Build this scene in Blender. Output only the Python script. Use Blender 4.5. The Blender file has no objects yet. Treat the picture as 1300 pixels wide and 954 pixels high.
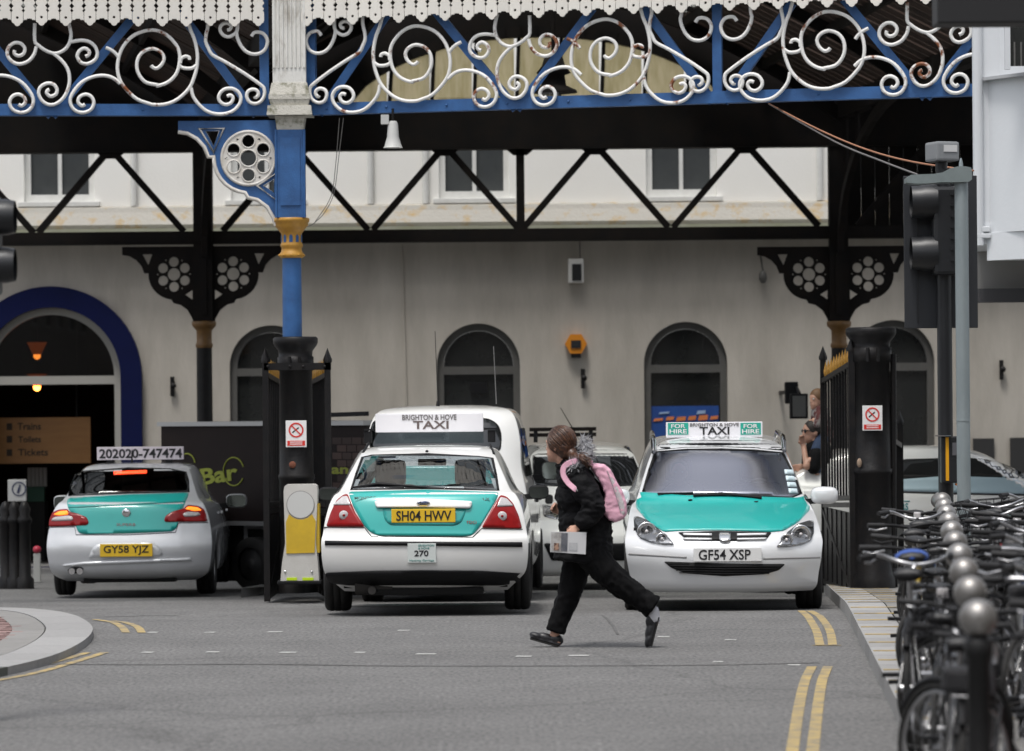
import bpy, bmesh, math, random
from mathutils import Vector, Matrix
from mathutils.bvhtree import BVHTree
from mathutils.geometry import delaunay_2d_cdt
random.seed(7)
PI = math.pi
SC = bpy.context.scene
COL = SC.collection
# ---------------------------------------------------------------- camera, sky, sun, exposure
FPX, EYE, HX, HY, ROLL = 4800.0, 1.72, 650.0, 520.0, 0.0085
cam_d = bpy.data.cameras.new('camera'); cam = bpy.data.objects.new('camera', cam_d); COL.objects.link(cam)
cam.location = (0, 0, EYE); cam.rotation_euler = (PI/2, ROLL, 0)
cam_d.sensor_width = 36.0; cam_d.lens = FPX*36.0/1300.0
cam_d.shift_y = (HY-477.0)/1300.0
cam_d.clip_start = 0.5; cam_d.clip_end = 2000
cam_d.dof.use_dof = True; cam_d.dof.focus_distance = 31.5; cam_d.dof.aperture_fstop = 3.3
SC.camera = cam
SUN_EL, SUN_AZ = math.radians(70), math.radians(205)          # azimuth clockwise from +Y
w = bpy.data.worlds.new('World'); SC.world = w; w.use_nodes = True
nt = w.node_tree; nt.nodes.clear()
sky = nt.nodes.new('ShaderNodeTexSky'); sky.sky_type = 'NISHITA'; sky.sun_disc = False
sky.sun_elevation = SUN_EL; sky.sun_rotation = SUN_AZ; sky.air_density = 1.0; sky.dust_density = 3.0
hs = nt.nodes.new('ShaderNodeHueSaturation'); hs.inputs['Saturation'].default_value = 0.3
bgn = nt.nodes.new('ShaderNodeBackground'); bgn.inputs['Strength'].default_value = 0.15
wo = nt.nodes.new('ShaderNodeOutputWorld')
nt.links.new(sky.outputs[0], hs.inputs['Color']); nt.links.new(hs.outputs[0], bgn.inputs['Color']); nt.links.new(bgn.outputs[0], wo.inputs['Surface'])
sl = bpy.data.lights.new('sun', 'SUN'); sl.energy = 1.5; sl.angle = math.radians(12); sl.color = (1.0, 0.97, 0.93)
so = bpy.data.objects.new('sun', sl); COL.objects.link(so)
sd = Vector((math.sin(SUN_AZ)*math.cos(SUN_EL), math.cos(SUN_AZ)*math.cos(SUN_EL), math.sin(SUN_EL)))
so.rotation_euler = sd.to_track_quat('Z', 'Y').to_euler(); so.location = sd*60
SC.view_settings.view_transform = 'Standard'; SC.view_settings.look = 'None'
SC.view_settings.exposure = 0.55; SC.view_settings.gamma = 1.0
SC.cycles.use_denoising = True
SC.cycles.max_bounces = 8; SC.cycles.transparent_max_bounces = 12
SC.cycles.caustics_reflective = False; SC.cycles.caustics_refractive = False

# ---------------------------------------------------------------- geometry helpers
CR, SR = math.cos(ROLL), math.sin(ROLL)
def unroll(px, py):
    dx, dy = px-HX, HY-py
    return dx*CR+dy*SR, -dx*SR+dy*CR
def pix(px, py, d):
    a, b = unroll(px, py)
    return Vector((a*d/FPX, d, EYE+b*d/FPX))
def raydir(px, py):
    return (pix(px, py, 10.0)-Vector((0, 0, EYE))).normalized()
def gz(y):
    if y <= 31: return 0.0
    return -0.028*(min(y, 48)-31)
def on_ground(px, py, lift=0.0):
    lo, hi = 5.0, 200.0
    for _ in range(50):
        m = (lo+hi)/2
        if pix(px, py, m).z > gz(m)+lift: lo = m
        else: hi = m
    return pix(px, py, lo)

WM = {}
def wm(o): return WM.get(o.name, Matrix.Identity(4))
def reg(o, parent, m=None):
    COL.objects.link(o)
    WM[o.name] = m if m is not None else Matrix.Identity(4)
    if parent is not None:
        o.parent = parent
        o.matrix_parent_inverse = wm(parent).inverted()
    return o
def tag(o, label=None, cat=None, group=None, kind=None):
    if label: o['label'] = label
    if cat: o['category'] = cat
    if group: o['group'] = group
    if kind: o['kind'] = kind
    return o
def thing(name, label, cat, loc=(0, 0, 0), rz=0.0, group=None, kind=None):
    o = bpy.data.objects.new(name, None); o.location = loc; o.rotation_euler = (0, 0, rz)
    o.empty_display_size = 0.1
    reg(o, None, Matrix.Translation(Vector(loc)) @ Matrix.Rotation(rz, 4, 'Z'))
    return tag(o, label, cat, group, kind)

class MB:
    """collects shapes in one mesh"""
    def __init__(s): s.v = []; s.f = []; s.m = []; s.sm = []
    def add(s, vs, fs, M=None, smooth=False):
        b = len(s.v)
        for q in vs:
            q = Vector(q)
            s.v.append(M @ q if M is not None else q)
        for q in fs:
            s.f.append([b+i for i in q]); s.sm.append(smooth)
        return s
    def box(s, x0, x1, y0, y1, z0, z1, M=None, bev=0.0):
        if bev <= 0:
            vs = [(x0,y0,z0),(x1,y0,z0),(x1,y1,z0),(x0,y1,z0),(x0,y0,z1),(x1,y0,z1),(x1,y1,z1),(x0,y1,z1)]
            return s.add(vs, [(0,3,2,1),(4,5,6,7),(0,1,5,4),(1,2,6,5),(2,3,7,6),(3,0,4,7)], M)
        b = min(bev, (x1-x0)*.45, (y1-y0)*.45, (z1-z0)*.45)
        bm = bmesh.new(); bmesh.ops.create_cube(bm, size=1.0)
        for q in bm.verts:
            q.co = Vector(((x0+x1)/2+q.co.x*(x1-x0), (y0+y1)/2+q.co.y*(y1-y0), (z0+z1)/2+q.co.z*(z1-z0)))
        bmesh.ops.bevel(bm, geom=list(bm.edges), offset=b, segments=2, affect='EDGES', profile=.6)
        bm.verts.index_update()
        s.add([q.co.copy() for q in bm.verts], [[q.index for q in f.verts] for f in bm.faces], M); bm.free()
        return s
    def tube(s, pts, r, n=8, caps=True, closed=False, M=None):
        pts = [Vector(p) for p in pts]; k = len(pts)
        rs = r if isinstance(r, (list, tuple)) else [r]*k
        T = []
        for i in range(k):
            if closed: t = pts[(i+1) % k]-pts[i-1]
            else: t = pts[min(i+1, k-1)]-pts[max(i-1, 0)]
            T.append(t.normalized() if t.length > 1e-9 else Vector((0, 0, 1)))
        up = Vector((0, 0, 1)) if abs(T[0].z) < .9 else Vector((1, 0, 0))
        N = (up-T[0]*up.dot(T[0])).normalized()
        vs = []; fs = []
        for i in range(k):
            N = (N-T[i]*N.dot(T[i]))
            N = N.normalized() if N.length > 1e-6 else T[i].orthogonal().normalized()
            B = T[i].cross(N)
            for j in range(n):
                a = 2*PI*j/n
                vs.append(pts[i]+(N*math.cos(a)+B*math.sin(a))*rs[i])
        for i in range(k if closed else k-1):
            i2 = (i+1) % k
            for j in range(n):
                fs.append((i*n+j, i*n+(j+1) % n, i2*n+(j+1) % n, i2*n+j))
        s.add(vs, fs, M, True)
        if caps and not closed:
            s.add(vs[:n], [tuple(range(n-1, -1, -1))], M); s.add(vs[-n:], [tuple(range(n))], M)
        return s
    def bar(s, a, b, wx, wy, up=Vector((0, 0, 1)), M=None):
        """square bar from a to b; wx wide across, wy thick along up-ish"""
        a, b = Vector(a), Vector(b); t = (b-a).normalized()
        n = up-t*up.dot(t)
        if n.length < 1e-4: n = t.orthogonal()
        n.normalize(); c = t.cross(n)
        vs = []
        for p in (a, b):
            for i, j in ((-1,-1),(1,-1),(1,1),(-1,1)): vs.append(p+c*(i*wx/2)+n*(j*wy/2))
        return s.add(vs, [(0,3,2,1),(4,5,6,7),(0,1,5,4),(1,2,6,5),(2,3,7,6),(3,0,4,7)], M)
    def lathe(s, prof, n=24, M=None, caps=True, smooth=True):
        """prof: (r, z) from bottom to top round local z"""
        vs = []; fs = []
        for r, z in prof:
            for j in range(n):
                a = 2*PI*j/n; vs.append((r*math.cos(a), r*math.sin(a), z))
        for i in range(len(prof)-1):
            for j in range(n):
                fs.append((i*n+j, i*n+(j+1) % n, (i+1)*n+(j+1) % n, (i+1)*n+j))
        s.add(vs, fs, M, smooth)
        if caps:
            if prof[0][0] > 1e-5: s.add(vs[:n], [tuple(range(n-1, -1, -1))], M)
            if prof[-1][0] > 1e-5: s.add(vs[-n:], [tuple(range(n))], M)
        return s
    def sphere(s, c, r, M=None, n=16, sc=(1, 1, 1)):
        vs = []; fs = []; m = n//2
        for i in range(m+1):
            t = PI*i/m
            for j in range(n):
                a = 2*PI*j/n
                vs.append((c[0]+r*sc[0]*math.sin(t)*math.cos(a), c[1]+r*sc[1]*math.sin(t)*math.sin(a), c[2]-r*sc[2]*math.cos(t)))
        for i in range(m):
            for j in range(n):
                fs.append((i*n+j, i*n+(j+1) % n, (i+1)*n+(j+1) % n, (i+1)*n+j))
        return s.add(vs, fs, M, True)
    def superell(s, c, r, p=4.0, M=None, n=20):
        vs = []; fs = []; m = n//2
        pw = lambda v: math.copysign(abs(v)**(2/p), v)
        for i in range(m+1):
            t = PI*i/m-PI/2
            for j in range(n):
                a = 2*PI*j/n
                vs.append((c[0]+r[0]*pw(math.cos(t))*pw(math.cos(a)), c[1]+r[1]*pw(math.cos(t))*pw(math.sin(a)), c[2]+r[2]*pw(math.sin(t))))
        for i in range(m):
            for j in range(n): fs.append((i*n+j, i*n+(j+1) % n, (i+1)*n+(j+1) % n, (i+1)*n+j))
        return s.add(vs, fs, M, True)
    def prism(s, poly, y0, y1, M=None):
        """poly (x,z) counter-clockwise seen from -y; extruded in y"""
        n = len(poly)
        vs = [(x, y0, z) for x, z in poly]+[(x, y1, z) for x, z in poly]
        fs = [tuple(range(n)), tuple(range(2*n-1, n-1, -1))]+[(i, i+n, (i+1) % n+n, (i+1) % n) for i in range(n)]
        return s.add(vs, fs, M)
    def mesh(s, name, mat):
        me = bpy.data.meshes.new(name)
        me.from_pydata([tuple(q) for q in s.v], [], s.f)
        me.polygons.foreach_set('use_smooth', s.sm)
        if mat: me.materials.append(mat)
        me.update()
        return me
    def build(s, name, mat, parent=None, local=None):
        o = bpy.data.objects.new(name, s.mesh(name, mat))
        if local is not None:            # coordinates are in the parent's own frame
            COL.objects.link(o); o.parent = parent; WM[o.name] = wm(parent).copy()
            return o
        return reg(o, parent)
def copy_to(src, parent, M):
    """share mesh data; M = world matrix"""
    o = bpy.data.objects.new(src.name.split('.')[0], src.data)
    reg(o, parent); o.matrix_basis = M
    return o
def copy_tree(o, parent, loc=None, rz=None):
    c = o.copy(); COL.objects.link(c)
    WM[c.name] = wm(o).copy()
    if parent is not None: c.parent = parent
    if loc is not None: c.location = loc
    if rz is not None: c.rotation_euler = (0, 0, rz)
    for ch in list(o.children): copy_tree(ch, c)
    return c
def curve_mesh(loops, t, name='plate'):
    """filled 2D loops (even-odd holes) in x,z extruded by t in y (front at -t/2)"""
    cd = bpy.data.curves.new(name, 'CURVE'); cd.dimensions = '2D'; cd.fill_mode = 'BOTH'; cd.extrude = t/2
    for lp in loops:
        sp = cd.splines.new('POLY'); sp.points.add(len(lp)-1); sp.use_cyclic_u = True
        for i, q in enumerate(lp): sp.points[i].co = (q[0], q[1], 0, 1)
    ob = bpy.data.objects.new(name, cd)
    me = bpy.data.meshes.new_from_object(ob)
    bpy.data.objects.remove(ob); bpy.data.curves.remove(cd)
    me.transform(Matrix(((1,0,0,0),(0,0,-1,0),(0,1,0,0),(0,0,0,1))))
    return me
def plate(name, loops, t, mat, parent, M=None):
    me = curve_mesh(loops, t, name); me.materials.append(mat)
    if M is not None: me.transform(M)
    o = bpy.data.objects.new(name, me)
    return reg(o, parent)
def text(name, s, mat, parent, M, wide, high, t=.004, bold=0.0, align='CENTER'):
    """flat lettering facing -y, fitted to wide x high, centred on M's origin"""
    cd = bpy.data.curves.new(name, 'FONT'); cd.body = s; cd.extrude = .01; cd.offset = bold; cd.resolution_u = 3
    ob = bpy.data.objects.new(name, cd)
    me = bpy.data.meshes.new_from_object(ob); bpy.data.objects.remove(ob); bpy.data.curves.remove(cd)
    xs = [q.co.x for q in me.vertices]; ys = [q.co.y for q in me.vertices]
    x0, x1, y0, y1 = min(xs), max(xs), min(ys), max(ys)
    sx, sy = wide/(x1-x0), high/(y1-y0)
    for q in me.vertices:
        x = (q.co.x-(x0+x1)/2)*sx; z = (q.co.y-(y0+y1)/2)*sy; y = -t if q.co.z > 0 else 0.0
        q.co = M @ Vector((x, y, z))
    me.materials.append(mat)
    o = bpy.data.objects.new(name, me)
    return reg(o, parent)
def text_px(name, s, mat, parent, x0, y0, x1, y1, d, t=.004, bold=0.0, yaw=0.0):
    c = pix((x0+x1)/2, (y0+y1)/2, d)
    return text(name, s, mat, parent, Matrix.Translation(c) @ Matrix.Rotation(yaw, 4, 'Z'), (x1-x0)*d/FPX/max(.2, math.cos(yaw)), (y1-y0)*d/FPX, t, bold)
def arc(cx, cz, r, a0, a1, n):
    return [(cx+r*math.cos(math.radians(a0+(a1-a0)*i/n)), cz+r*math.sin(math.radians(a0+(a1-a0)*i/n))) for i in range(n+1)]
def catmull(P, k=4):
    P = [Vector(p) for p in P]; out = []
    for i in range(len(P)-1):
        p0, p1, p2, p3 = P[max(i-1, 0)], P[i], P[i+1], P[min(i+2, len(P)-1)]
        for j in range(k):
            t = j/k
            out.append(.5*((2*p1)+(p2-p0)*t+(2*p0-5*p1+4*p2-p3)*t*t+(3*p1-p0-3*p2+p3)*t*t*t))
    out.append(P[-1]); return out

# ---------------------------------------------------------------- materials
def srgb(r, g, b):
    f = lambda c: (c/255/12.92) if c/255 <= .04045 else ((c/255+.055)/1.055)**2.4
    return (f(r), f(g), f(b))
MAT = {}
def mat(name, col, rough=.6, metal=0.0, col2=None, scale=8.0, amt=.5, bump=0.0, bscale=60.0, coat=0.0, spec=.5, stretch=None, sharp=None, emit=0.0, var=0.0):
    if name in MAT: return MAT[name]
    m = bpy.data.materials.new(name); m.use_nodes = True; MAT[name] = m
    n = m.node_tree.nodes; L = m.node_tree.links; b = n['Principled BSDF']
    b.inputs['Base Color'].default_value = (*col, 1); b.inputs['Roughness'].default_value = rough; b.inputs['Metallic'].default_value = metal
    b.inputs['Specular IOR Level'].default_value = spec
    if coat: b.inputs['Coat Weight'].default_value = coat; b.inputs['Coat Roughness'].default_value = .04
    if emit: b.inputs['Emission Color'].default_value = (*col, 1); b.inputs['Emission Strength'].default_value = emit
    tc = None
    if col2 is not None or bump or var:
        tc = n.new('ShaderNodeTexCoord'); mp = n.new('ShaderNodeMapping'); L.new(tc.outputs['Object'], mp.inputs[0])
        if stretch: mp.inputs['Scale'].default_value = stretch
    src = None
    if col2 is not None:
        no = n.new('ShaderNodeTexNoise'); no.inputs['Scale'].default_value = scale; no.inputs['Detail'].default_value = 6; no.inputs['Roughness'].default_value = .65
        L.new(mp.outputs[0], no.inputs['Vector'])
        rp = n.new('ShaderNodeValToRGB')
        lo, hi = sharp if sharp else (.5-.5*amt, .5+.5*amt)
        rp.color_ramp.elements[0].position = max(0, lo); rp.color_ramp.elements[1].position = min(1, hi)
        rp.color_ramp.elements[0].color = (*col, 1); rp.color_ramp.elements[1].color = (*col2, 1)
        L.new(no.outputs[0], rp.inputs[0]); src = rp.outputs[0]
        L.new(src, b.inputs['Base Color'])
    if var:     # each object its own shade
        oi = n.new('ShaderNodeObjectInfo'); mr = n.new('ShaderNodeMapRange'); mr.inputs['To Min'].default_value = 1-var; mr.inputs['To Max'].default_value = 1+var
        L.new(oi.outputs['Random'], mr.inputs['Value'])
        hv = n.new('ShaderNodeHueSaturation'); L.new(mr.outputs[0], hv.inputs['Value'])
        if src: L.new(src, hv.inputs['Color'])
        else: hv.inputs['Color'].default_value = (*col, 1)
        L.new(hv.outputs[0], b.inputs['Base Color'])
    if bump:
        nb = n.new('ShaderNodeTexNoise'); nb.inputs['Scale'].default_value = bscale; nb.inputs['Detail'].default_value = 5
        L.new(mp.outputs[0], nb.inputs['Vector'])
        bu = n.new('ShaderNodeBump'); bu.inputs['Strength'].default_value = bump; bu.inputs['Distance'].default_value = .02
        L.new(nb.outputs[0], bu.inputs['Height']); L.new(bu.outputs[0], b.inputs['Normal'])
    return m
def glass(name, tint, refl=.12, rough=.02, gcol=(1, 1, 1)):
    """window glass: fresnel mix of mirror and tinted see-through"""
    if name in MAT: return MAT[name]
    m = bpy.data.materials.new(name); m.use_nodes = True; MAT[name] = m
    n = m.node_tree.nodes; L = m.node_tree.links; n.remove(n['Principled BSDF'])
    g = n.new('ShaderNodeBsdfGlossy'); g.inputs['Roughness'].default_value = rough; g.inputs['Color'].default_value = (*gcol, 1)
    t = n.new('ShaderNodeBsdfTransparent'); t.inputs['Color'].default_value = (*tint, 1)
    lw = n.new('ShaderNodeLayerWeight'); lw.inputs['Blend'].default_value = .35
    mr = n.new('ShaderNodeMapRange'); mr.inputs['To Min'].default_value = refl; mr.inputs['To Max'].default_value = min(1, refl+.55)
    L.new(lw.outputs['Fresnel'], mr.inputs['Value'])
    mx = n.new('ShaderNodeMixShader'); L.new(mr.outputs[0], mx.inputs[0]); L.new(t.outputs[0], mx.inputs[1]); L.new(g.outputs[0], mx.inputs[2])
    L.new(mx.outputs[0], n['Material Output'].inputs['Surface'])
    return m
M_ASPH = mat('asphalt', (.102,.1005,.099), .88, 0, (.172,.1695,.166), .9, .7, .5, 140)
M_WHITECAR = mat('white_car_paint', (.80,.80,.78), .28, coat=1.0, col2=(.76,.755,.73), scale=3)
M_SILVER = mat('silver_car_paint', (.68,.69,.71), .3, .2, coat=1.0, col2=(.63,.64,.66), scale=3)
M_PEARL = mat('pale_silver_car_paint', (.72,.73,.74), .28, .12, coat=1.0, col2=(.68,.69,.70), scale=3)
M_TEAL = mat('teal_wrap', (.017,.36,.33), .3, coat=.6, col2=(.02,.39,.355), scale=4)
M_BLACKP = mat('black_plastic', (.009,.009,.010), .55, bump=.05, bscale=200, spec=.22)
M_DARK = mat('dark_underside', (.008,.008,.008), .9)
M_RUBBER = mat('tyre_rubber', (.007,.007,.007), .75, col2=(.015,.014,.013), scale=14, bump=.2, bscale=90)
M_RIM = mat('alloy', (.35,.35,.36), .35, .8, col2=(.2,.19,.18), scale=12)
M_CHROME = mat('chrome', (.75,.75,.76), .12, 1.0)
M_GLASSD = glass('dark_glass', (.06,.07,.07), .07)
M_GLASSC = glass('clear_glass', (.62,.66,.68), .07)
M_GLASSW = glass('windscreen_glass', (.42,.44,.46), .36, .16, (.86,.88,1.0))
M_MIRG = mat('mirror_glass', (.16,.18,.17), .06, 1.0)
M_GLASSF = glass('fanlight_glass', (.30,.30,.30), .015)
M_PLY = mat('plate_yellow', (.78,.50,.03), .35)
M_PLW = mat('plate_white', (.75,.75,.74), .35)
M_INK = mat('black_ink', (.012,.012,.014), .5)
M_GREYINK = mat('grey_ink', (.16,.15,.15), .5)
M_REDLENS = mat('red_lens', (.30,.004,.005), .3, coat=.25, col2=(.20,.003,.003), scale=20, spec=.3)
M_BRAKE = mat('lit_brake_lens', (1.0,.06,.015), .2, emit=1.6)
M_AMBER = mat('lit_amber_lens', (1.0,.22,.02), .2, emit=1.2)
M_CLEARL = mat('clear_lens', (.62,.60,.60), .12, coat=1.0, col2=(.4,.38,.38), scale=40)
M_IRONBLUE = mat('blue_painted_iron', srgb(48,95,150), .5, col2=srgb(37,76,124), scale=5, bump=.12, bscale=60, sharp=(.35,.7))
M_WHITEIRON = mat('white_iron_with_rust', (.76,.75,.72), .45, col2=(.20,.062,.018), scale=3.5, sharp=(.58,.635), bump=.1)
M_VAL = mat('valance_white', (.80,.785,.74), .55, col2=(.60,.555,.48), scale=5, amt=.75, bump=.1, bscale=50, stretch=(1,1,.35), var=.05)
M_GOLD = mat('gold_paint', (.58,.31,.045), .42, col2=(.34,.16,.02), scale=14, amt=.6)
M_BLACKIRON = mat('black_iron', (.008,.0085,.010), .42, col2=(.018,.016,.015), scale=9, amt=.5, bump=.15, bscale=40, spec=.18)
M_DIMIRON = mat('dark_roof_iron', (.006,.006,.0065), .75, col2=(.014,.010,.008), scale=4, amt=.5, spec=.15)
M_WALLLO = mat('lower_wall_paint', (.50,.465,.41), .8, col2=(.37,.34,.295), scale=1.4, sharp=(.34,.74), bump=.15, bscale=30, stretch=(1.6,1,.4))
M_WALLUP = mat('upper_wall_paint', (.86,.85,.81), .7, col2=(.80,.785,.74), scale=1.2, amt=.8, bump=.1, bscale=30)
M_STONE = mat('cornice_stone', (.36,.345,.31), .85, col2=(.36,.23,.06), scale=4.5, sharp=(.52,.72), bump=.5, bscale=18)
M_SKIN = mat('skin', (.56,.33,.24), .5, col2=(.5,.27,.19), scale=30)
# ================================================================ ground
def strip_sheet(name, xs, ys, lift, m, kind='structure', hole=None):
    vs = []; fs = []
    for y in ys:
        for x in xs: vs.append((x, y, gz(y)+lift))
    nx = len(xs)
    for j in range(len(ys)-1):
        for i in range(nx-1): fs.append((j*nx+i, j*nx+i+1, (j+1)*nx+i+1, (j+1)*nx+i))
    o = MB().add(vs, fs).build(name, m); tag(o, kind=kind)
    return o
def asphalt_nodes():
    m = M_ASPH; n = m.node_tree.nodes; L = m.node_tree.links; b = n['Principled BSDF']
    old = b.inputs['Base Color'].links[0].from_socket
    tc = n.new('ShaderNodeTexCoord')
    fine = n.new('ShaderNodeTexNoise'); fine.inputs['Scale'].default_value = 38; fine.inputs['Detail'].default_value = 4
    mp = n.new('ShaderNodeMapping'); mp.inputs['Scale'].default_value = (1, .35, 1)
    L.new(tc.outputs['Object'], mp.inputs[0]); L.new(mp.outputs[0], fine.inputs['Vector'])
    r1 = n.new('ShaderNodeMapRange'); r1.inputs['From Min'].default_value = .3; r1.inputs['From Max'].default_value = .7; r1.inputs['To Min'].default_value = .62; r1.inputs['To Max'].default_value = 1.38
    L.new(fine.outputs[0], r1.inputs['Value'])
    # cracks and patch joints
    vo = n.new('ShaderNodeTexVoronoi'); vo.feature = 'DISTANCE_TO_EDGE'; vo.inputs['Scale'].default_value = .22
    wn = n.new('ShaderNodeTexNoise'); wn.inputs['Scale'].default_value = 1.5; wn.inputs['Detail'].default_value = 6
    mx = n.new('ShaderNodeMixRGB'); mx.blend_type = 'ADD'; mx.inputs[0].default_value = .5
    L.new(tc.outputs['Object'], wn.inputs['Vector']); L.new(tc.outputs['Object'], mx.inputs[1]); L.new(wn.outputs['Color'], mx.inputs[2]); L.new(mx.outputs[0], vo.inputs['Vector'])
    r2 = n.new('ShaderNodeMapRange'); r2.inputs['From Min'].default_value = .0; r2.inputs['From Max'].default_value = .012; r2.inputs['To Min'].default_value = .8; r2.inputs['To Max'].default_value = 1
    L.new(vo.outputs['Distance'], r2.inputs['Value'])
    mul = n.new('ShaderNodeMath'); mul.operation = 'MULTIPLY'; L.new(r1.outputs[0], mul.inputs[0]); L.new(r2.outputs[0], mul.inputs[1])
    # pale scuffs and chewing gum
    sp = n.new('ShaderNodeTexVoronoi'); sp.inputs['Scale'].default_value = 2.6; L.new(tc.outputs['Object'], sp.inputs['Vector'])
    r3 = n.new('ShaderNodeMapRange'); r3.inputs['From Min'].default_value = .03; r3.inputs['From Max'].default_value = .05; r3.inputs['To Min'].default_value = 1.9; r3.inputs['To Max'].default_value = 1
    L.new(sp.outputs['Distance'], r3.inputs['Value'])
    mul2 = n.new('ShaderNodeMath'); mul2.operation = 'MULTIPLY'; L.new(mul.outputs[0], mul2.inputs[0]); L.new(r3.outputs[0], mul2.inputs[1])
    vm = n.new('ShaderNodeVectorMath'); vm.operation = 'SCALE'
    L.new(old, vm.inputs[0]); L.new(mul2.outputs[0], vm.inputs['Scale']); L.new(vm.outputs[0], b.inputs['Base Color'])
asphalt_nodes()
strip_sheet('road', [-300, -60, -20, -10, -5, 0, 5, 10, 20, 60, 300], [-300, -60, 0, 15, 25, 29, 31, 33, 36, 40, 44, 48, 54, 70, 300], 0.0, M_ASPH)

M_YEL = mat('worn_yellow_paint', (.43,.315,.12), .85, col2=(.20,.175,.13), scale=6, sharp=(.38,.62))
M_WHT = mat('worn_white_paint', (.5,.5,.48), .8, col2=(.2,.2,.195), scale=14, sharp=(.4,.7))
M_KERB = mat('granite_kerb', (.33,.325,.32), .85, col2=(.24,.238,.235), scale=16, amt=.8, bump=.35, bscale=60, var=.1)
M_KERBD = mat('dark_kerb', (.12,.125,.115), .85, col2=(.075,.08,.07), scale=14, amt=.8, bump=.4, bscale=50, var=.1)  # darker kerb colour for the stones at the near end
M_SLAB = mat('paving_slab', (.24,.235,.225), .85, col2=(.17,.165,.158), scale=7, amt=.8, bump=.3, bscale=50, var=.16)
M_PAVER = mat('red_paver', (.25,.155,.145), .85, col2=(.19,.13,.12), scale=12, amt=.8, bump=.3, bscale=50, var=.22)
M_BED = mat('joint_bed', (.07,.068,.062), .95, col2=(.10,.095,.085), scale=20, bump=.3)
def ribbon(name, pts, wid, m, parent=None, lift=.004):
    """painted line along ground points"""
    vs = []; fs = []
    P = [Vector((p[0], p[1])) for p in pts]
    for i, p in enumerate(P):
        t = (P[min(i+1, len(P)-1)]-P[max(i-1, 0)]).normalized(); n = Vector((-t.y, t.x))
        for s in (-1, 1):
            q = p+n*(s*wid/2); vs.append((q.x, q.y, gz(q.y)+lift))
    for i in range(len(P)-1): fs.append((2*i, 2*i+1, 2*i+3, 2*i+2))
    return MB().add(vs, fs).build(name, m, parent)
def gpts(lst): return [on_ground(x, y) for x, y in lst]
def line_thing(name, lbl, lst, wid, m, cat='road marking', group=None):
    P = catmull([Vector((p.x, p.y, 0)) for p in gpts(lst)], 4)
    o = ribbon(name, P, wid, m); tag(o, lbl, cat, group); return o
G_Y = 'double yellow lines'
line_thing('yellow_line', 'yellow kerb line nearest the left corner kerb, lower edge of the photo', [(-60,866),(0,855),(40,848),(80,838),(112,829)], .064, M_YEL, group=G_Y)
line_thing('yellow_line', 'outer yellow line below the left corner kerb', [(-60,876),(0,864),(50,854),(95,841),(133,829)], .064, M_YEL, group=G_Y)
line_thing('yellow_line', 'short curved yellow line beside the left corner kerb tip', [(120,787),(140,790),(154,796),(160,804)], .064, M_YEL, group=G_Y)
line_thing('yellow_line', 'short curved yellow line just right of its twin by the left corner', [(143,789),(163,792),(175,797),(180,804)], .064, M_YEL, group=G_Y)
line_thing('yellow_line', 'left line of the yellow pair beside the right kerb under the silver people carrier', [(1017,776),(1030,790),(1037,803),(1041,820)], .064, M_YEL, group=G_Y)
line_thing('yellow_line', 'right line of the yellow pair beside the right kerb, ends in a short bar', [(1028,776),(1045,788),(1054,803),(1057,820)], .064, M_YEL, group=G_Y)
line_thing('yellow_line', 'left line of the yellow pair at the bottom right of the road', [(1031,847),(1026,856),(1021,868),(1014,900),(1005,960)], .064, M_YEL, group=G_Y)
line_thing('yellow_line', 'right line of the yellow pair at the bottom right of the road', [(1051,847),(1047,856),(1043,868),(1038,900),(1031,960)], .064, M_YEL, group=G_Y)
line_thing('yellow_bar', 'thin yellow bar across the end of the lines beside the right kerb', [(1030,820),(1068,820)], .05, M_YEL)
STUD = [((340,803),(358,803)),((260,803.5),(273,803.5)),((188,803.5),(200,803.5)),((355,829),(376,829)),((262,828.5),(278,828.5)),((180,829),(194,829)),
        ((528,831),(553,831)),((655,834),(675,834)),((722,833),(748,833)),((905,841),(918,841)),((835,809),(850,809)),((505,801),(520,801)),((450,829),(464,829)),((1000,845),(1016,845)),((920,813),(935,813))]
ORD = ['first', 'second', 'third', 'fourth', 'fifth', 'sixth', 'seventh', 'eighth', 'ninth', 'tenth', 'eleventh']
for row, sel in (('far', [q for q in STUD if q[0][1] < 820]), ('near', [q for q in STUD if q[0][1] >= 820])):
    for k, (a, b_) in enumerate(sorted(sel)):
        line_thing('white_stud_mark', f'{ORD[k]} worn white stud mark from the left in the {row} row across the road', [a, b_], .11, M_WHT, 'road marking', 'white stud marks across the road')
# tar joints and cracks
M_TAR = mat('tar_joint', (.075,.073,.072), .85, col2=(.12,.118,.115), scale=6, sharp=(.4,.65))
def tar(lb, lst, wid): line_thing('tar_joint', lb, lst, wid, M_TAR, 'road joint')
tar('long tar joint across the foreground road', [(-80,842),(150,844.5),(330,844),(500,846),(700,846),(900,845),(1040,842)], .045)
tar('broken tar joint behind the left corner kerb', [(122,784),(160,783),(190,782),(228,782)], .07)
tar('crack in the road under the runner', [(765,782),(774,790),(780,797),(784,806)], .022)
# pavements ------------------------------------------------------
def prism_from(poly, z0, z1):
    """closed prism over a ground polygon (x,y)"""
    n = len(poly); mb = MB()
    vs = [(p[0], p[1], gz(p[1])+z0) for p in poly]+[(p[0], p[1], gz(p[1])+z1) for p in poly]
    a = sum(poly[i][0]*poly[(i+1) % n][1]-poly[(i+1) % n][0]*poly[i][1] for i in range(n))
    idx = list(range(n)) if a > 0 else list(range(n-1, -1, -1))
    fs = [tuple(i+n for i in idx), tuple(reversed(idx))]
    for k in range(n):
        i, j = idx[k], idx[(k+1) % n]; fs.append((i, j, j+n, i+n))
    return mb.add(vs, fs)
KH = .11
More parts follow.
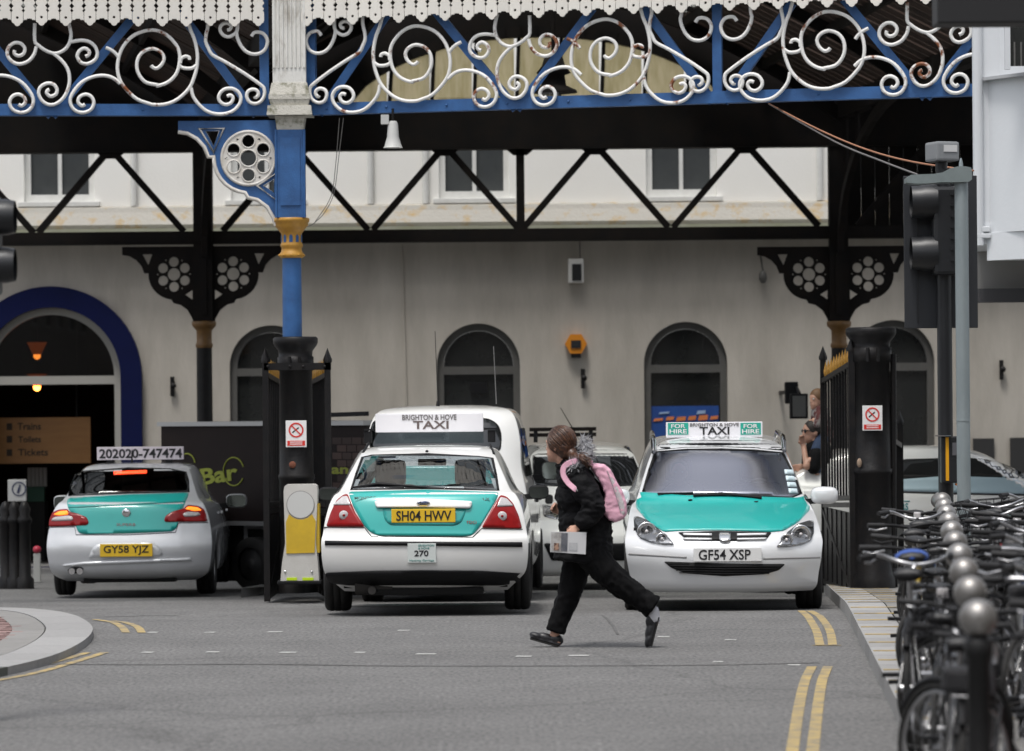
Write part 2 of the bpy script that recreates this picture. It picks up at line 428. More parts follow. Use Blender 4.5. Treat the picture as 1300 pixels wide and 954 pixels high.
# right pavement: kerb line from the camera to the gate pillar
ka = on_ground(1112, 838, KH); kb = on_ground(1044, 738, KH)
kd = (Vector((kb.x, kb.y))-Vector((ka.x, ka.y))).normalized(); kn = Vector((kd.y, -kd.x))     # kn points right
k0 = Vector((ka.x, ka.y))-kd*14; klen = 30.5
pv = thing('right_pavement', None, None, (k0.x+1, k0.y+12, 0), kind='structure')
def kp(s, t): q = k0+kd*s+kn*t; return (q.x, q.y)
prism_from([kp(0, .12), kp(klen, .12), kp(klen, 14), kp(0, 14)], -.3, KH-.012).build('bedding', M_BED, pv)
s = 0; i = 0
while s < klen-.5:
    l = .9
    prism_from([kp(s+.006, 0), kp(s+l-.006, 0), kp(s+l-.006, .30), kp(s+.006, .30)], -.25, KH+.003).build('kerb_stone', M_KERB, pv)
    if i % 1 == 0 and 9 < s: prism_from([kp(s+.40, .012), kp(s+.47, .012), kp(s+.47, .55), kp(s+.40, .55)], KH+.003, KH+.0075).build('yellow_loading_mark', M_YEL, pv)
    s += l; i += 1
for r in range(40):
    for c in range(7):
        s0 = r*.75+(c % 2)*.0; t0 = .31+c*.62
        if s0 < 6: continue
        z = random.uniform(-.004, .002)
        prism_from([kp(s0+.006, t0+.005), kp(s0+.744, t0+.005), kp(s0+.744, t0+.615), kp(s0+.006, t0+.615)], -.02, KH+z).build('paving_slab', M_SLAB, pv)
# left corner pavement
KHL = .055
def gp(px, py): q = on_ground(px, py, KHL); return Vector((q.x, q.y))
outer = [gp(*q) for q in [(-330,768),(-120,769.5),(0,771.5),(40,773),(75,776.5),(100,783),(113,791),(118,799),(112,809),(96,820),(74,830),(48,838),(10,847),(-60,862),(-200,892)]]
cen = gp(-110, 812)
NRM = {}
def inner_of(p, wd):
    return p+NRM[(round(p.x, 5), round(p.y, 5))]*wd
lp = thing('left_corner_pavement', None, None, (cen.x, cen.y, 0), kind='structure')
sm = catmull([Vector((p.x, p.y, 0)) for p in outer], 3); sm = [Vector((p.x, p.y)) for p in sm]
for i_, p_ in enumerate(sm):
    t_ = sm[min(i_+2, len(sm)-1)]-sm[max(i_-2, 0)]; n_ = Vector((t_.y, -t_.x)).normalized()
    if n_.dot(cen-p_) < 0: n_ = -n_
    NRM[(round(p_.x, 5), round(p_.y, 5))] = n_
prism_from([inner_of(p, .1) for p in sm], -.3, KHL-.02).build('bedding', M_BED, lp)
for i in range(0, len(sm)-1, 3):
    seg = sm[i:i+4]
    if len(seg) < 2: break
    q = [inner_of(p, 0) for p in seg]+[inner_of(p, .36) for p in reversed(seg)]
    c = sum((Vector(v) for v in q), Vector((0, 0)))/len(q)
    q = [c+(v-c)*.994 for v in q]
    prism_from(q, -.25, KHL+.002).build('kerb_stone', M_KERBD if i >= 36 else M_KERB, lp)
for i in range(0, len(sm)-1, 3):
    seg = sm[i:i+4]
    q = [inner_of(p, .37) for p in seg]+[inner_of(p, .62) for p in reversed(seg)]
    c = sum((Vector(v) for v in q), Vector((0, 0)))/len(q); q = [c+(v-c)*.992 for v in q]
    prism_from(q, -.05, KHL-.001).build('paving_slab', M_SLAB, lp)
inpoly = [inner_of(p, .64) for p in sm]
def inside(p, poly):
    r = False; n = len(poly)
    for i in range(n):
        a, b = poly[i], poly[(i+1) % n]
        if (a[1] > p[1]) != (b[1] > p[1]) and p[0] < (b[0]-a[0])*(p[1]-a[1])/(b[1]-a[1])+a[0]: r = not r
    return r
y = min(p.y for p in inpoly); r = 0
while y < max(p.y for p in inpoly):
    x = -5.6+(r % 2)*.11
    while x < max(p.x for p in inpoly):
        if inside((x+.1, y+.05), inpoly):
            prism_from([(x+.004, y+.004), (x+.212, y+.004), (x+.212, y+.102), (x+.004, y+.102)], -.02, KHL-.002+random.uniform(-.002, .002)).build('red_paver', M_PAVER, lp)
        x += .218
    y += .108; r += 1
# traffic island under the front column
isl = thing('column_island', None, None, (-2.2, 37.6, gz(37.6)), kind='structure')
ip = [on_ground(*q, .1) for q in [(306,747),(330,743),(408,739),(430,738)]]
xs = [(p.x, p.y) for p in ip]
def isl_poly(off, back):
    f = [(x, y+off) for x, y in xs]
    return f+[(f[-1][0]+.25, f[-1][1]+back), (f[0][0]+.1, f[0][1]+back)]
prism_from(isl_poly(.18, 1.7), -.2, .095).build('island_top', M_SLAB, isl)
for a, b in ((xs[0], xs[1]), (xs[1], ((xs[1][0]+xs[2][0])/2, (xs[1][1]+xs[2][1])/2)), (((xs[1][0]+xs[2][0])/2, (xs[1][1]+xs[2][1])/2), xs[2]), (xs[2], xs[3])):
    d = (Vector(b)-Vector(a)).normalized()*.008
    prism_from([(a[0]+d.x, a[1]+d.y), (b[0]-d.x, b[1]-d.y), (b[0]-d.x, b[1]-d.y+.17), (a[0]+d.x, a[1]+d.y+.17)], -.2, .102).build('kerb_stone', M_KERB, isl)

# ================================================================ station building (back wall)
WD = 54.0
def wp(px, py, d=WD): q = pix(px, py, d); return (q.x, q.z)
GZB = gz(WD)
bld = thing('station_building', 'cream station building with arched windows and white upper storey behind the canopy', 'building', (0, WD, GZB))
ARCH = [344, 607, 870, 1133]; AR = 53*WD/FPX
def arch_loop(px, py_top, r, zb, n=24):
    cx, zt = wp(px, py_top); cz = zt-r
    return [(cx+r, zb)]+arc(cx, cz, r, 0, 180, n)+[(cx-r, zb)], cx, cz
loops = [[(-11, GZB-.3), (11, GZB-.3), (11, wp(650, 288)[1]), (-11, wp(650, 288)[1])]]
zb = GZB+.75
info = []
for a in ARCH:
    lp_, cx, cz = arch_loop(a, 411-(a-607)*.0085, AR, zb); loops.append(lp_); info.append((cx, cz))
er = 88*WD/FPX; ecx, ezt = wp(65, 391); ecz = ezt-er
loops.append([(ecx+er, GZB-.2)]+arc(ecx, ecz, er, 0, 180, 30)+[(ecx-er, GZB-.2)])
MY = lambda y: Matrix.Translation((0, y, 0))
plate('lower_wall', loops, .5, M_WALLLO, bld, MY(WD+.25))
M_FRAMEG = mat('grey_frame_paint', (.11,.107,.10), .55, col2=(.08,.078,.072), scale=5)
M_WINDARK = mat('dark_window_glass', (.012,.014,.014), .08, coat=.4, col2=(.025,.026,.025), scale=2)
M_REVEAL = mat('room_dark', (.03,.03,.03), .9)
M_POSTER = mat('blue_poster', (.02,.09,.33), .4, col2=(.015,.05,.22), scale=2)
M_ORANGE = mat('orange_print', (.65,.20,.06), .5)
for k, (cx, cz) in enumerate(info):
    f0 = AR-.004; f1 = AR-.10
    win = plate('arched_window_frame', [[(cx+f0, zb+.004)]+arc(cx, cz, f0, 0, 180, 24)+[(cx-f0, zb+.004)], [(cx+f1, zb+.12)]+arc(cx, cz, f1, 0, 180, 24)+[(cx-f1, zb+.12)]], .10, M_FRAMEG, bld, MY(WD+.12))
    zt = wp(650, 470)[1]
    MB().box(cx-f1, cx+f1, WD+.08, WD+.16, zt-.055, zt+.055).build('transom', M_FRAMEG, win)
    MB().prism([(cx-f1+.003, zt+.056), (cx+f1-.003, zt+.056)]+arc(cx, cz, f1-.003, 2, 178, 20), WD+.13, WD+.14).build('fanlight_pane', M_WINDARK, win)
    MB().box(cx-f1, cx+f1, WD+.13, WD+.14, zb+.12, zt-.056).build('window_pane', M_WINDARK, win)
    MB().box(cx-AR-.1, cx+AR+.1, WD-.06, WD+.2, zb-.1, zb+.003).build('window_sill', M_FRAMEG, win)
    if k == 1:
        a, b = wp(595, 490), wp(620, 500)
        MB().box(cx-.12, cx+.12, WD+.06, WD+.129, zt-.32, zt-.17).build('window_vent', M_BLACKP, win)
    if k == 2:
        a, b = wp(826, 516), wp(914, 640)
        po = MB().box(a[0], b[0], WD+.10, WD+.128, b[1], a[1]).build('poster', M_POSTER, win)
        M_POSTERPALE = mat('pale_poster_print', (.30,.42,.62), .5)
        MB().prism([wp(826,640), wp(914,640), wp(914,560), wp(890,575), wp(860,556), wp(840,572), wp(826,566)], WD+.09, WD+.099).build('poster_cloud', M_POSTERPALE, po)
        for (x0, y0, x1, y1) in ((829,531,842,535),(845,529,856,534),(858,529,871,535),(873,528,884,534),(886,527,899,534),(901,528,912,533),(836,523,850,526),(884,521,896,526)):
            c0, c1 = wp(x0, y0, WD+.095), wp(x1, y1, WD+.095)
            MB().prism([(c0[0], c1[1]), (c1[0]-.01, c1[1]+.01), (c1[0], c0[1]), (c0[0]+.02, c0[1]-.008)], WD+.088, WD+.099).build('poster_lettering', M_ORANGE if y0 > 526 else M_POSTERPALE, po)
# rooms behind the windows
# blue entrance arch
ent_o, ent_i = 115*WD/FPX, er+.002
M_NAVY = mat('navy_blue_paint', (.0025,.006,.05), .55, col2=(.002,.0045,.036), scale=3, spec=.15)
plate('entrance_surround', [[(ecx+ent_o, GZB)]+arc(ecx, ecz, ent_o, 0, 180, 32)+[(ecx-ent_o, GZB)], [(ecx+ent_i, GZB+.01)]+arc(ecx, ecz, ent_i, 0, 180, 32)+[(ecx-ent_i, GZB+.01)]], .12, M_NAVY, bld, MY(WD-.061))
f1 = er-.10
fr = plate('entrance_frame', [[(ecx+er-.004, GZB+.02)]+arc(ecx, ecz, er-.004, 0, 180, 32)+[(ecx-er+.004, GZB+.02)], [(ecx+f1, GZB+.03)]+arc(ecx, ecz, f1, 0, 180, 32)+[(ecx-f1, GZB+.03)]], .1, mat('pale_frame_paint', (.34,.33,.30), .5), bld, MY(WD+.08))
zt = wp(70, 483)[1]
MB().box(ecx-f1, ecx+f1, WD+.03, WD+.13, zt-.06, zt+.06).build('transom', MAT['pale_frame_paint'], fr)
MB().prism([(ecx-f1+.003, zt+.061), (ecx+f1-.003, zt+.061)]+arc(ecx, ecz, f1-.003, 3, 177, 24), WD+.08, WD+.085).build('fanlight_pane', M_GLASSF, fr)
# hall behind the entrance
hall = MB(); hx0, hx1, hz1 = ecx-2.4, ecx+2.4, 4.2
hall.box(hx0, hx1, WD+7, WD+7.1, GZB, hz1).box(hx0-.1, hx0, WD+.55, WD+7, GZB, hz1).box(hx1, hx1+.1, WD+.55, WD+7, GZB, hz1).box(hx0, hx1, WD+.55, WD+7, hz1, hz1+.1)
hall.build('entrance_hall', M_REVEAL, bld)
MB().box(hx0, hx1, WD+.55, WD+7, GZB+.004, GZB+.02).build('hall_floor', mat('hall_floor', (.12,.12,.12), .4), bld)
# upper storey
zc0, zc1 = wp(650, 292)[1], wp(650, 258)[1]; zup = 9.2
UW = [(75-263*j) for j in (0,)]+[338, 602, 865, 1128]
loops = [[(-11, zc1), (11, zc1), (11, zup), (-11, zup)]]
ww, wz0, wz1 = 45*WD/FPX, wp(650, 252)[1], wp(650, 252)[1]+1.45
wx = [wp(q, 220)[0] for q in UW]
for x in wx: loops.append([(x-ww, wz0), (x+ww, wz0), (x+ww, wz1), (x-ww, wz1)])
plate('upper_wall', loops, .4, M_WALLUP, bld, MY(WD+.2))
M_WFRAME = mat('white_window_paint', (.72,.72,.70), .45, col2=(.6,.6,.57), scale=6)
M_WINGREY = mat('grey_window_glass', (.05,.055,.058), .06, coat=.5, col2=(.075,.08,.08), scale=1.5)
for x in wx:
    a, b = ww-.004, ww-.09
    fr = plate('sash_frame', [[(x-a, wz0+.004), (x+a, wz0+.004), (x+a, wz1-.004), (x-a, wz1-.004)], [(x-b, wz0+.11), (x+b, wz0+.11), (x+b, wz1-.09), (x-b, wz1-.09)]], .09, M_WFRAME, bld, MY(WD+.12))
    MB().box(x-.028, x+.028, WD+.09, WD+.15, wz0+.11, wz1-.09).build('mullion', M_WFRAME, fr)
    for s in (-1, 1):
        MB().box(min(s*.029, s*b)+x, max(s*.029, s*b)+x, WD+.13, WD+.14, wz0+.11, wz1-.09).build('window_pane', M_WINGREY, fr)
    MB().box(x-ww-.08, x+ww+.08, WD-.09, WD+.05, wz0-.07, wz0+.003, bev=.01).build('window_sill', M_WFRAME, fr)
    # blind half drawn
# cornice band with lead flashing below
co = MB()
prof = [(0, zc0), (-.34, zc0+.02), (-.36, zc0+.10), (-.20, zc1-.10), (-.16, zc1-.03), (0, zc1)]
vs = [(-11, WD+q[0], q[1]) for q in prof]+[(11, WD+q[0], q[1]) for q in prof]; k = len(prof)
co.add(vs, [(i, (i+1) % k, (i+1) % k+k, i+k) for i in range(k)]+[tuple(range(k-1, -1, -1)), tuple(range(k, 2*k))])
co.build('cornice', M_STONE, bld)
MB().box(-11, 11, WD-.46, WD-.37, zc0-.03, zc0+.04).build('gutter', mat('gutter_green', (.30,.31,.20), .5, col2=(.4,.4,.33), scale=3), bld)
for q in (170, 470, 540, 1040):
    x = wp(q, 220)[0]
    MB().tube([(x, WD-.05, zc1), (x, WD-.05, zup)], .045, 8).build('downpipe', M_WFRAME, bld)
MB().box(-11.1, 11.1, WD-.2, WD+.42, zup, zup+.3).build('parapet', M_WALLUP, bld)
# conduit on wall
x, _ = wp(511, 400)
MB().tube([(x, WD-.012, wp(511, 310)[1]), (x+.05, WD-.012, wp(511, 515)[1])], .012, 6).build('conduit', M_WALLLO, bld)
x, _ = wp(736, 300)
MB().tube([(x, WD-.008, wp(736, 305)[1]), (x, WD-.008, wp(736, 330)[1])], .007, 6).build('cable', M_GREYINK, bld)
# small dark notice frames low on the right of the wall
for (x0, y0, x1, y1) in ((1235,557,1262,600),(1282,556,1320,600)):
    a, b = wp(x0, y0), wp(x1, y1)
    MB().box(a[0], b[0], WD-.05, WD-.004, b[1], a[1]).build('notice_frame', M_REVEAL, bld)
# wall-mounted things -------------------------------------------------
def wall_thing(name, label, cat, px, py):
    q = pix(px, py, WD); return thing(name, label, cat, (q.x, WD, q.z))
t = wall_thing('wall_floodlight', 'white boxed floodlight high on the cream wall', 'light', 731, 343)
a, b = wp(721, 329), wp(741, 360)
MB().box(a[0], b[0], WD-.16, WD-.002, b[1], a[1], bev=.02).build('housing', mat('white_plastic', (.7,.69,.66), .5), t)
a, b = wp(726, 336), wp(738, 357)
MB().box(a[0], b[0], WD-.175, WD-.16, b[1], a[1], bev=.006).build('dark_lens', M_INK, t)
t = wall_thing('alarm_box', 'orange hexagonal alarm box on the cream wall', 'alarm', 731, 438)
c = wp(731, 437); r = 14*WD/FPX
MB().prism([(c[0]+r*math.cos(math.radians(60*i))*1.0, c[1]+r*math.sin(math.radians(60*i))*1.0) for i in range(6)], WD-.12, WD-.002).build('casing', mat('orange_plastic', (.62,.22,.01), .45), t)
MB().box(c[0]-.07, c[0]+.07, WD-.135, WD-.12, c[1]-.06, c[1]+.05).build('nameplate', M_INK, t)
MB().box(c[0]-.07, c[0]+.07, WD-.10, WD-.03, c[1]-.2, c[1]-.137).build('strobe', M_INK, t)
for (px, py, lb) in ((219,491,'black iron wall bracket left of the dark column'),(740,481,'black iron wall bracket below the orange alarm box'),(1271,470,'black iron wall bracket at the far right of the cream wall')):
    t = wall_thing('wall_bracket', lb, 'bracket', px, py)
    x, z = wp(px, py)
    MB().bar((x, WD-.03, z-.14), (x, WD-.03, z+.14), .035, .05).build('bracket_bar', M_BLACKIRON, t)
    MB().sphere((x+.015, WD-.07, z+.01), .045).build('boss', M_BLACKIRON, t)
t = wall_thing('wall_lantern', 'small grey drop lamp on the cream wall under the right bracket', 'lamp', 968, 345)
x, z = wp(968, 353)
MB().lathe([(.02,.1),(.05,.06),(.06,-.02),(.03,-.08)][::-1], 12, Matrix.Translation((x, WD-.1, z))).build('lamp_shade', M_FRAMEG, t)
MB().tube([(x, WD-.1, z+.1), (x-.03, WD-.01, z+.35)], .012, 6).build('lamp_stem', M_FRAMEG, t)
# two screens / speakers under the right side
t = thing('wall_loudspeaker', 'dark box loudspeaker on a wall arm above the man in sunglasses', 'loudspeaker', tuple(pix(1005, 500, 52)))
q = pix(1004, 498, 52)
MB().box(q.x-.09, q.x+.09, 51.8, 52.0, q.z-.16, q.z+.14, bev=.02).build('cabinet', M_BLACKP, t)
MB().bar((q.x, 52.0, q.z), (q.x, WD, q.z), .05, .05).build('arm', M_BLACKP, t)
t = thing('information_screen', 'grey information screen hung on a pole above the man in sunglasses', 'screen', tuple(pix(1014, 516, 51)))
q = pix(1014, 516, 51)
MR = Matrix.Translation(q) @ Matrix.Rotation(.2, 4, 'Z')
MB().box(-.12, .12, -.05, .05, -.17, .17, M=MR, bev=.015).build('casing', M_BLACKP, t)
MB().box(-.10, .085, -.056, -.05, -.14, .14, M=MR).build('screen_face', mat('grey_screen', (.12,.12,.115), .3), t)
MB().tube([q+Vector((.02, .05, .17)), q+Vector((.04, 1.0, .28)), Vector((q.x+.06, WD, q.z+.28))], .02, 6).build('arm', M_BLACKP, t)
# hanging sign in the entrance, lit lamps
t = thing('direction_sign', 'wooden hanging sign reading trains, toilets and tickets inside the blue arch', 'sign', tuple(pix(55, 590, WD+.9)))
d = WD+.9
a, b = pix(-30, 531, d), pix(115, 588, d)
M_WOODSIGN = mat('lit_wooden_sign', (.42,.20,.055), .4, col2=(.34,.15,.04), scale=3, stretch=(1,1,6), emit=0.0)
MB().box(a.x, b.x, d, d+.12, b.z, a.z).build('board', M_WOODSIGN, t)
M_SIGNINK = mat('sign_ink', (.05,.03,.015), .6)
for s_, (x0, y0, x1, y1) in (('Trains',(22,537,52,546)),('Toilets',(23,554,52,562)),('Tickets',(23,570,61,579))):
    text_px('lettering', s_, M_SIGNINK, t, x0, y0, x1, y1, d-.002, bold=.02)
for py in (542, 558, 575):
    q = pix(12, py, d-.002); MB().box(q.x-.04, q.x+.04, d-.004, d, q.z-.05, q.z+.05).build('pictogram', M_SIGNINK, t)
for x in (a.x+.3, b.x-.2): MB().tube([(x, d+.06, a.z), (x, d+.06, 4.2)], .015, 6).build('hanger', M_BLACKIRON, t)
M_BULB = mat('lit_orange_bulb', (1.0,.28,.04), .4, emit=9.0)
M_SHADE = mat('orange_glass_shade', (.9,.18,.03), .3, emit=.5)
for (px, py, dd, lb) in ((47,452,WD+2.0,'lit orange bulb in a glass shade behind the fanlight of the blue arch'),(47,492,WD+3.0,'lower lit orange bulb hanging behind the blue arch transom')):
    q = pix(px, py, dd); t = thing('pendant_lamp', lb, 'lamp', tuple(q))
    MB().sphere(q, .055).build('bulb', M_BULB, t)
    MB().lathe([(.06, 0.02), (.15, .20)], 16, Matrix.Translation(q), caps=False).build('lamp_shade', M_SHADE, t)
    MB().tube([q+Vector((0, 0, .06)), (q.x, q.y, 4.2)], .012, 6).build('cord', M_BLACKIRON, t)
# ================================================================ canopy: front fascia frames
F0 = Vector(((372-HX)*37.8/FPX, 37.8, 0)); F1 = Vector(((1440-HX)*35.7/FPX, 35.7, 0)); FL = Vector(((-680-HX)*36.9/FPX, 36.9, 0))
B0 = Vector(((260-HX)*50.5/FPX, 50.5, 0)); B1 = Vector(((1066-HX)*50.5/FPX, 50.5, 0))
BL = B0-(B1-B0); BR = B1+(B1-B0)
class Frame:
    """vertical plane through two ground points; local x along it, y into depth, z up"""
    def __init__(s, a, b):
        s.o = Vector((a.x, a.y, 0)); s.u = (Vector((b.x, b.y, 0))-s.o).normalized(); s.n = Vector((-s.u.y, s.u.x, 0))
        s.len = (Vector((b.x, b.y, 0))-s.o).length
        s.M = Matrix(((s.u.x, s.n.x, 0, s.o.x), (s.u.y, s.n.y, 0, s.o.y), (0, 0, 1, 0), (0, 0, 0, 1)))
    def px(s, x, y):
        d = raydir(x, y); o = Vector((0, 0, EYE)); t = (s.o-o).dot(s.n)/d.dot(s.n); q = o+d*t
        return ((q-s.o).dot(s.u), q.z)
FR = Frame(F0, F1)
FLf = Frame(FL, F0)              # left bay: local x runs left to right, column at x = len
can = thing('front_canopy_fascia', 'blue latticed canopy girder with white iron scrolls and scalloped white valance', 'canopy', (F0.x, F0.y, gz(37.8)))
zbot = FR.px(402, 146)[1]; zch = zbot+.115; zval = FR.px(500, 31)[1]; ztop = zval+.75
def lx(px, py=90): return FR.px(px, py)[0]
XM = (lx(388)+lx(907))/2; X9 = lx(910.5)
def L3(x, z, y=0.0): return (x, y, z)
# members of one module: column at 389..., mirrored at 910
def members(M, half, flip=False):
    g = (lambda x: FLf.len-(x+.045)) if flip else (lambda x: x)
    g2 = lambda x: g(2*X9-x)
    W = .085
    for (pa, pb, ya, yb) in ((404,496,145,10),(548,654,10,139),(655,752,139,10),(816,904,10,130)):
        xa, za = FR.px(pa, ya); xb, zb_ = FR.px(pb, yb)
        for f in ((g, g2) if half == 2 else (g,)):
            if f is g2 and f(xa) > X9*1.64+1.2: continue
            mb = MB(); A, B_ = Vector((f(xa), .03, za)), Vector((f(xb), .03, zb_))
            mb.bar(A, B_, .012, W, up=Vector((0, 0, 1)), M=M)
            dn = (B_-A).normalized().cross(Vector((0, 1, 0)))*(W/2-.006)
            mb.bar(A+dn+Vector((0, .03, 0)), B_+dn+Vector((0, .03, 0)), .06, .012, M=M)
            mb.build('diagonal', M_IRONBLUE, can)
    for pa in (394, 910):
        x = g(lx(pa))
        MB().box(x-.045, x+.045, .01, .07, zch, ztop, M=M).build('upright', M_IRONBLUE, can)
XE = X9*1.7
def chord(M, x0, x1):
    MB().box(x0, x1, -.005, .035, zbot, zch, M=M).box(x0, x1, .035, .12, zbot, zbot+.02, M=M).build('bottom_chord', M_IRONBLUE, can)
    MB().box(x0, x1, .0, .10, ztop-.25, ztop, M=M).build('top_chord', M_IRONBLUE, can)
    mb = MB(); x = x0+.25
    while x < x1:
        mb.sphere((x, -.006, (zbot+zch)/2), .014, M=M, n=8); x += .62
    o = mb.build('rivets', M_IRONBLUE, can); o['kind'] = 'stuff'
chord(FR.M, .13, XE); chord(FLf.M, FLf.len-4.2, FLf.len-.17)
members(FR.M, 2); members(FLf.M, 1, True)
# scrolls, traced
def c1(P): return [(380+x*.1572, y*.1572) for x, y in P]
def c2(P): return [(520+x*.1572, y*.1572) for x, y in P]
SC_A = c1([(185,290),(165,262),(130,258),(90,275),(65,320),(70,370),(100,415),(155,435),(215,420),(260,375),(290,310),(300,255),(292,220),(290,120)])
SC_B = c1([(300,250),(320,270),(360,288),(400,275),(425,240),(425,205),(400,180),(365,178),(340,200),(350,228),(372,232)])
SC_C = c1([(520,120),(522,200),(535,260),(540,320),(520,375),(490,430),(400,485),(250,585),(120,685),(95,720),(95,770),(120,815),(165,835),(210,820),(230,775),(220,735),(185,718),(150,730),(140,760),(160,785),(168,775)])
SC_D = c1([(680,130),(655,225),(630,290),(612,370),(605,450),(615,540),(635,610),(665,680),(720,745),(790,795),(870,820),(950,820)])+c2([(100,808),(190,770),(270,690),(315,620),(335,540),(330,450),(300,360),(250,290),(190,245),(110,218),(30,218)])+c1([(840,258),(775,330),(745,400),(745,480),(765,560),(810,620),(870,655),(930,668)])+c2([(20,662),(110,640),(160,590),(185,520),(175,440),(130,385),(60,365)])+c1([(890,392),(865,440),(880,490),(920,525),(950,518),(966,500)])
SC_E = c1([(658,690),(645,760),(600,830),(530,890),(440,912),(350,895),(290,840),(275,780),(300,730),(350,705),(410,715),(445,760),(440,805),(400,835),(355,825),(335,785),(355,760),(382,768)])
SC_F = c1([(745,500),(735,520),(700,533),(650,533),(616,512)]); SC_F2 = c1([(738,490),(733,455),(700,435),(670,445),(666,464)])
SC_G = c2([(325,430),(350,395),(385,365),(425,345)])
SC_H = c2([(318,642),(370,595),(440,572),(520,578),(600,610),(660,665),(705,740),(705,800),(670,850),(610,868),(550,845),(525,790),(545,740),(590,720),(635,740),(648,780),(620,812),(595,800)])
SC_I = c2([(707,292),(620,280),(550,295),(505,340),(492,400),(515,445),(570,472),(620,460),(648,410),(630,365),(590,345),(555,370),(560,400),(585,412)])
SC_J = c2([(715,120),(695,220),(705,290),(740,345),(790,375),(840,378),(900,350),(950,310),(978,270),(975,130)])
SC_K = c2([(835,380),(780,430),(730,500),(712,580),(722,660),(760,740),(820,790),(880,795),(930,760),(955,700),(940,650),(890,622),(840,630),(812,670),(820,710),(860,728),(890,705),(888,682),(870,672)])
SC_L = c2([(968,320),(985,380),(1030,435),(1100,458),(1160,435),(1195,380),(1185,320),(1140,285),(1090,290),(1058,330),(1070,375),(1110,390),(1140,370),(1135,345)])
half_set = [SC_A, SC_B, SC_C, SC_D, SC_E, SC_F, SC_F2, SC_G, SC_H]; mid_set = [SC_I, SC_J, SC_K, SC_L]
def loc(P): return [FR.px(*q) for q in P]
bayset = []
for P in half_set:
    q = loc(P); bayset.append(q)
    xm_ = XM if (P is SC_A or P is SC_C) else ((lx(614)+lx(694))/2 if (P is SC_G or P is SC_H) else (lx(534)+lx(766))/2)
    if P is not SC_B: bayset.append([(2*xm_-x, z) for x, z in q])
for P in mid_set: bayset.append(loc(P))
def scrolls(M, fx, lim):
    for q in bayset:
        p = [(fx(x), z) for x, z in q]
        if not lim(min(a for a, _ in p), max(a for a, _ in p)): continue
        k = catmull([Vector((x, -.035, z)) for x, z in p], 3)
        MB().tube(k, .0185, 7, M=M).build('scroll', M_WHITEIRON, can)
scrolls(FR.M, lambda x: x, lambda a, b: True)
scrolls(FR.M, lambda x: 2*X9-x, lambda a, b: a < XE-.3)
scrolls(FLf.M, lambda x: FLf.len-(x+.045), lambda a, b: b > FLf.len-4.3)
# valance boards (own shapes with sawn edges, shared mesh)
PIT = .119
def edge_notches(zs, hw, sgn):
    out = []
    for z, r in zs:
        out += [(sgn*hw, z-r*1.25), (sgn*(hw-r), z), (sgn*hw, z+r*1.25)]
    return out
H = .78; hw = PIT/2-.0025
nz = [(.155,.014),(.20,.021),(.255,.014),(.42,.014),(.47,.021),(.52,.014)]
def board_loops(kind):
    right = edge_notches(nz, hw, 1); left = list(reversed(edge_notches(nz, hw, -1)))
    if kind == 0:     # pointed drop with a hole
        tip = [(-hw, .055), (-hw+.008, .035), (-hw+.022, .030), (-.020, .008), (0, 0), (.020, .008), (hw-.022, .030), (hw-.008, .035), (hw, .055)]
        L = [tip+right+[(hw, H), (-hw, H)]+left]
        L.append(list(reversed(arc(0, .085, .0135, 0, 330, 11)))); L.append([(-.02, .62), (0, .59), (.02, .62), (0, .65)])
    else:
        tip = [(-hw, .058), (-hw+.012, .066), (-hw+.026, .062), (-.018, .078), (-.006, .074), (0, .080), (.006, .074), (.018, .078), (hw-.026, .062), (hw-.012, .066), (hw, .058)]
        L = [tip+right+[(hw, H), (-hw, H)]+left]
    return L
bm0 = curve_mesh(board_loops(0), .022, 'valance_board'); bm1 = curve_mesh(board_loops(1), .022, 'valance_board')
for m_ in (bm0, bm1): m_.materials.append(M_VAL)
def valance(Fm, x0, x1, ph):
    k = 0; x = x0
    while x < x1:
        o = bpy.data.objects.new('valance_board', (bm0, bm1)[(k+ph) % 2]); reg(o, can)
        o.matrix_basis = Fm.M @ Matrix.Translation((x, -.12, zval+random.uniform(-.004, .004))) @ Matrix.Rotation(random.uniform(-.006, .006), 4, 'Y')
        x += PIT; k += 1
valance(FR, .16+PIT/2, XE, 0); valance(FLf, FLf.len-.2-PIT*34, FLf.len-.2-PIT/2, 1)
for Fm, a, b in ((FR, .16, XE), (FLf, FLf.len-4.2, FLf.len-.2)):
    MB().box(a, b, -.10, .0, zval+.6, zval+.95, M=Fm.M).build('valance_backing', M_VAL, can)
# horn loudspeaker under the chord
t = thing('horn_loudspeaker', 'pale grey horn loudspeaker hung under the blue girder', 'loudspeaker', tuple(pix(499, 188, 37.6)))
q = pix(499, 188, 37.5); s = 37.5/FPX
MB().lathe([(12.5*s, 0), (11*s, 2*s), (7.5*s, 14*s), (6.5*s, 30*s), (5*s, 34*s)], 20, Matrix.Translation(q)).build('horn', mat('horn_grey', (.48,.48,.46), .5), t)
MB().box(q.x-15*s, q.x-5*s, q.y-.04, q.y+.04, q.z+30*s, q.z+42*s).build('driver_box', MAT['horn_grey'], t)
MB().tube([q+Vector((0, 0, 33*s)), q+Vector((0, 0, 50*s))], .012, 6).build('hanger', M_BLACKIRON, t)

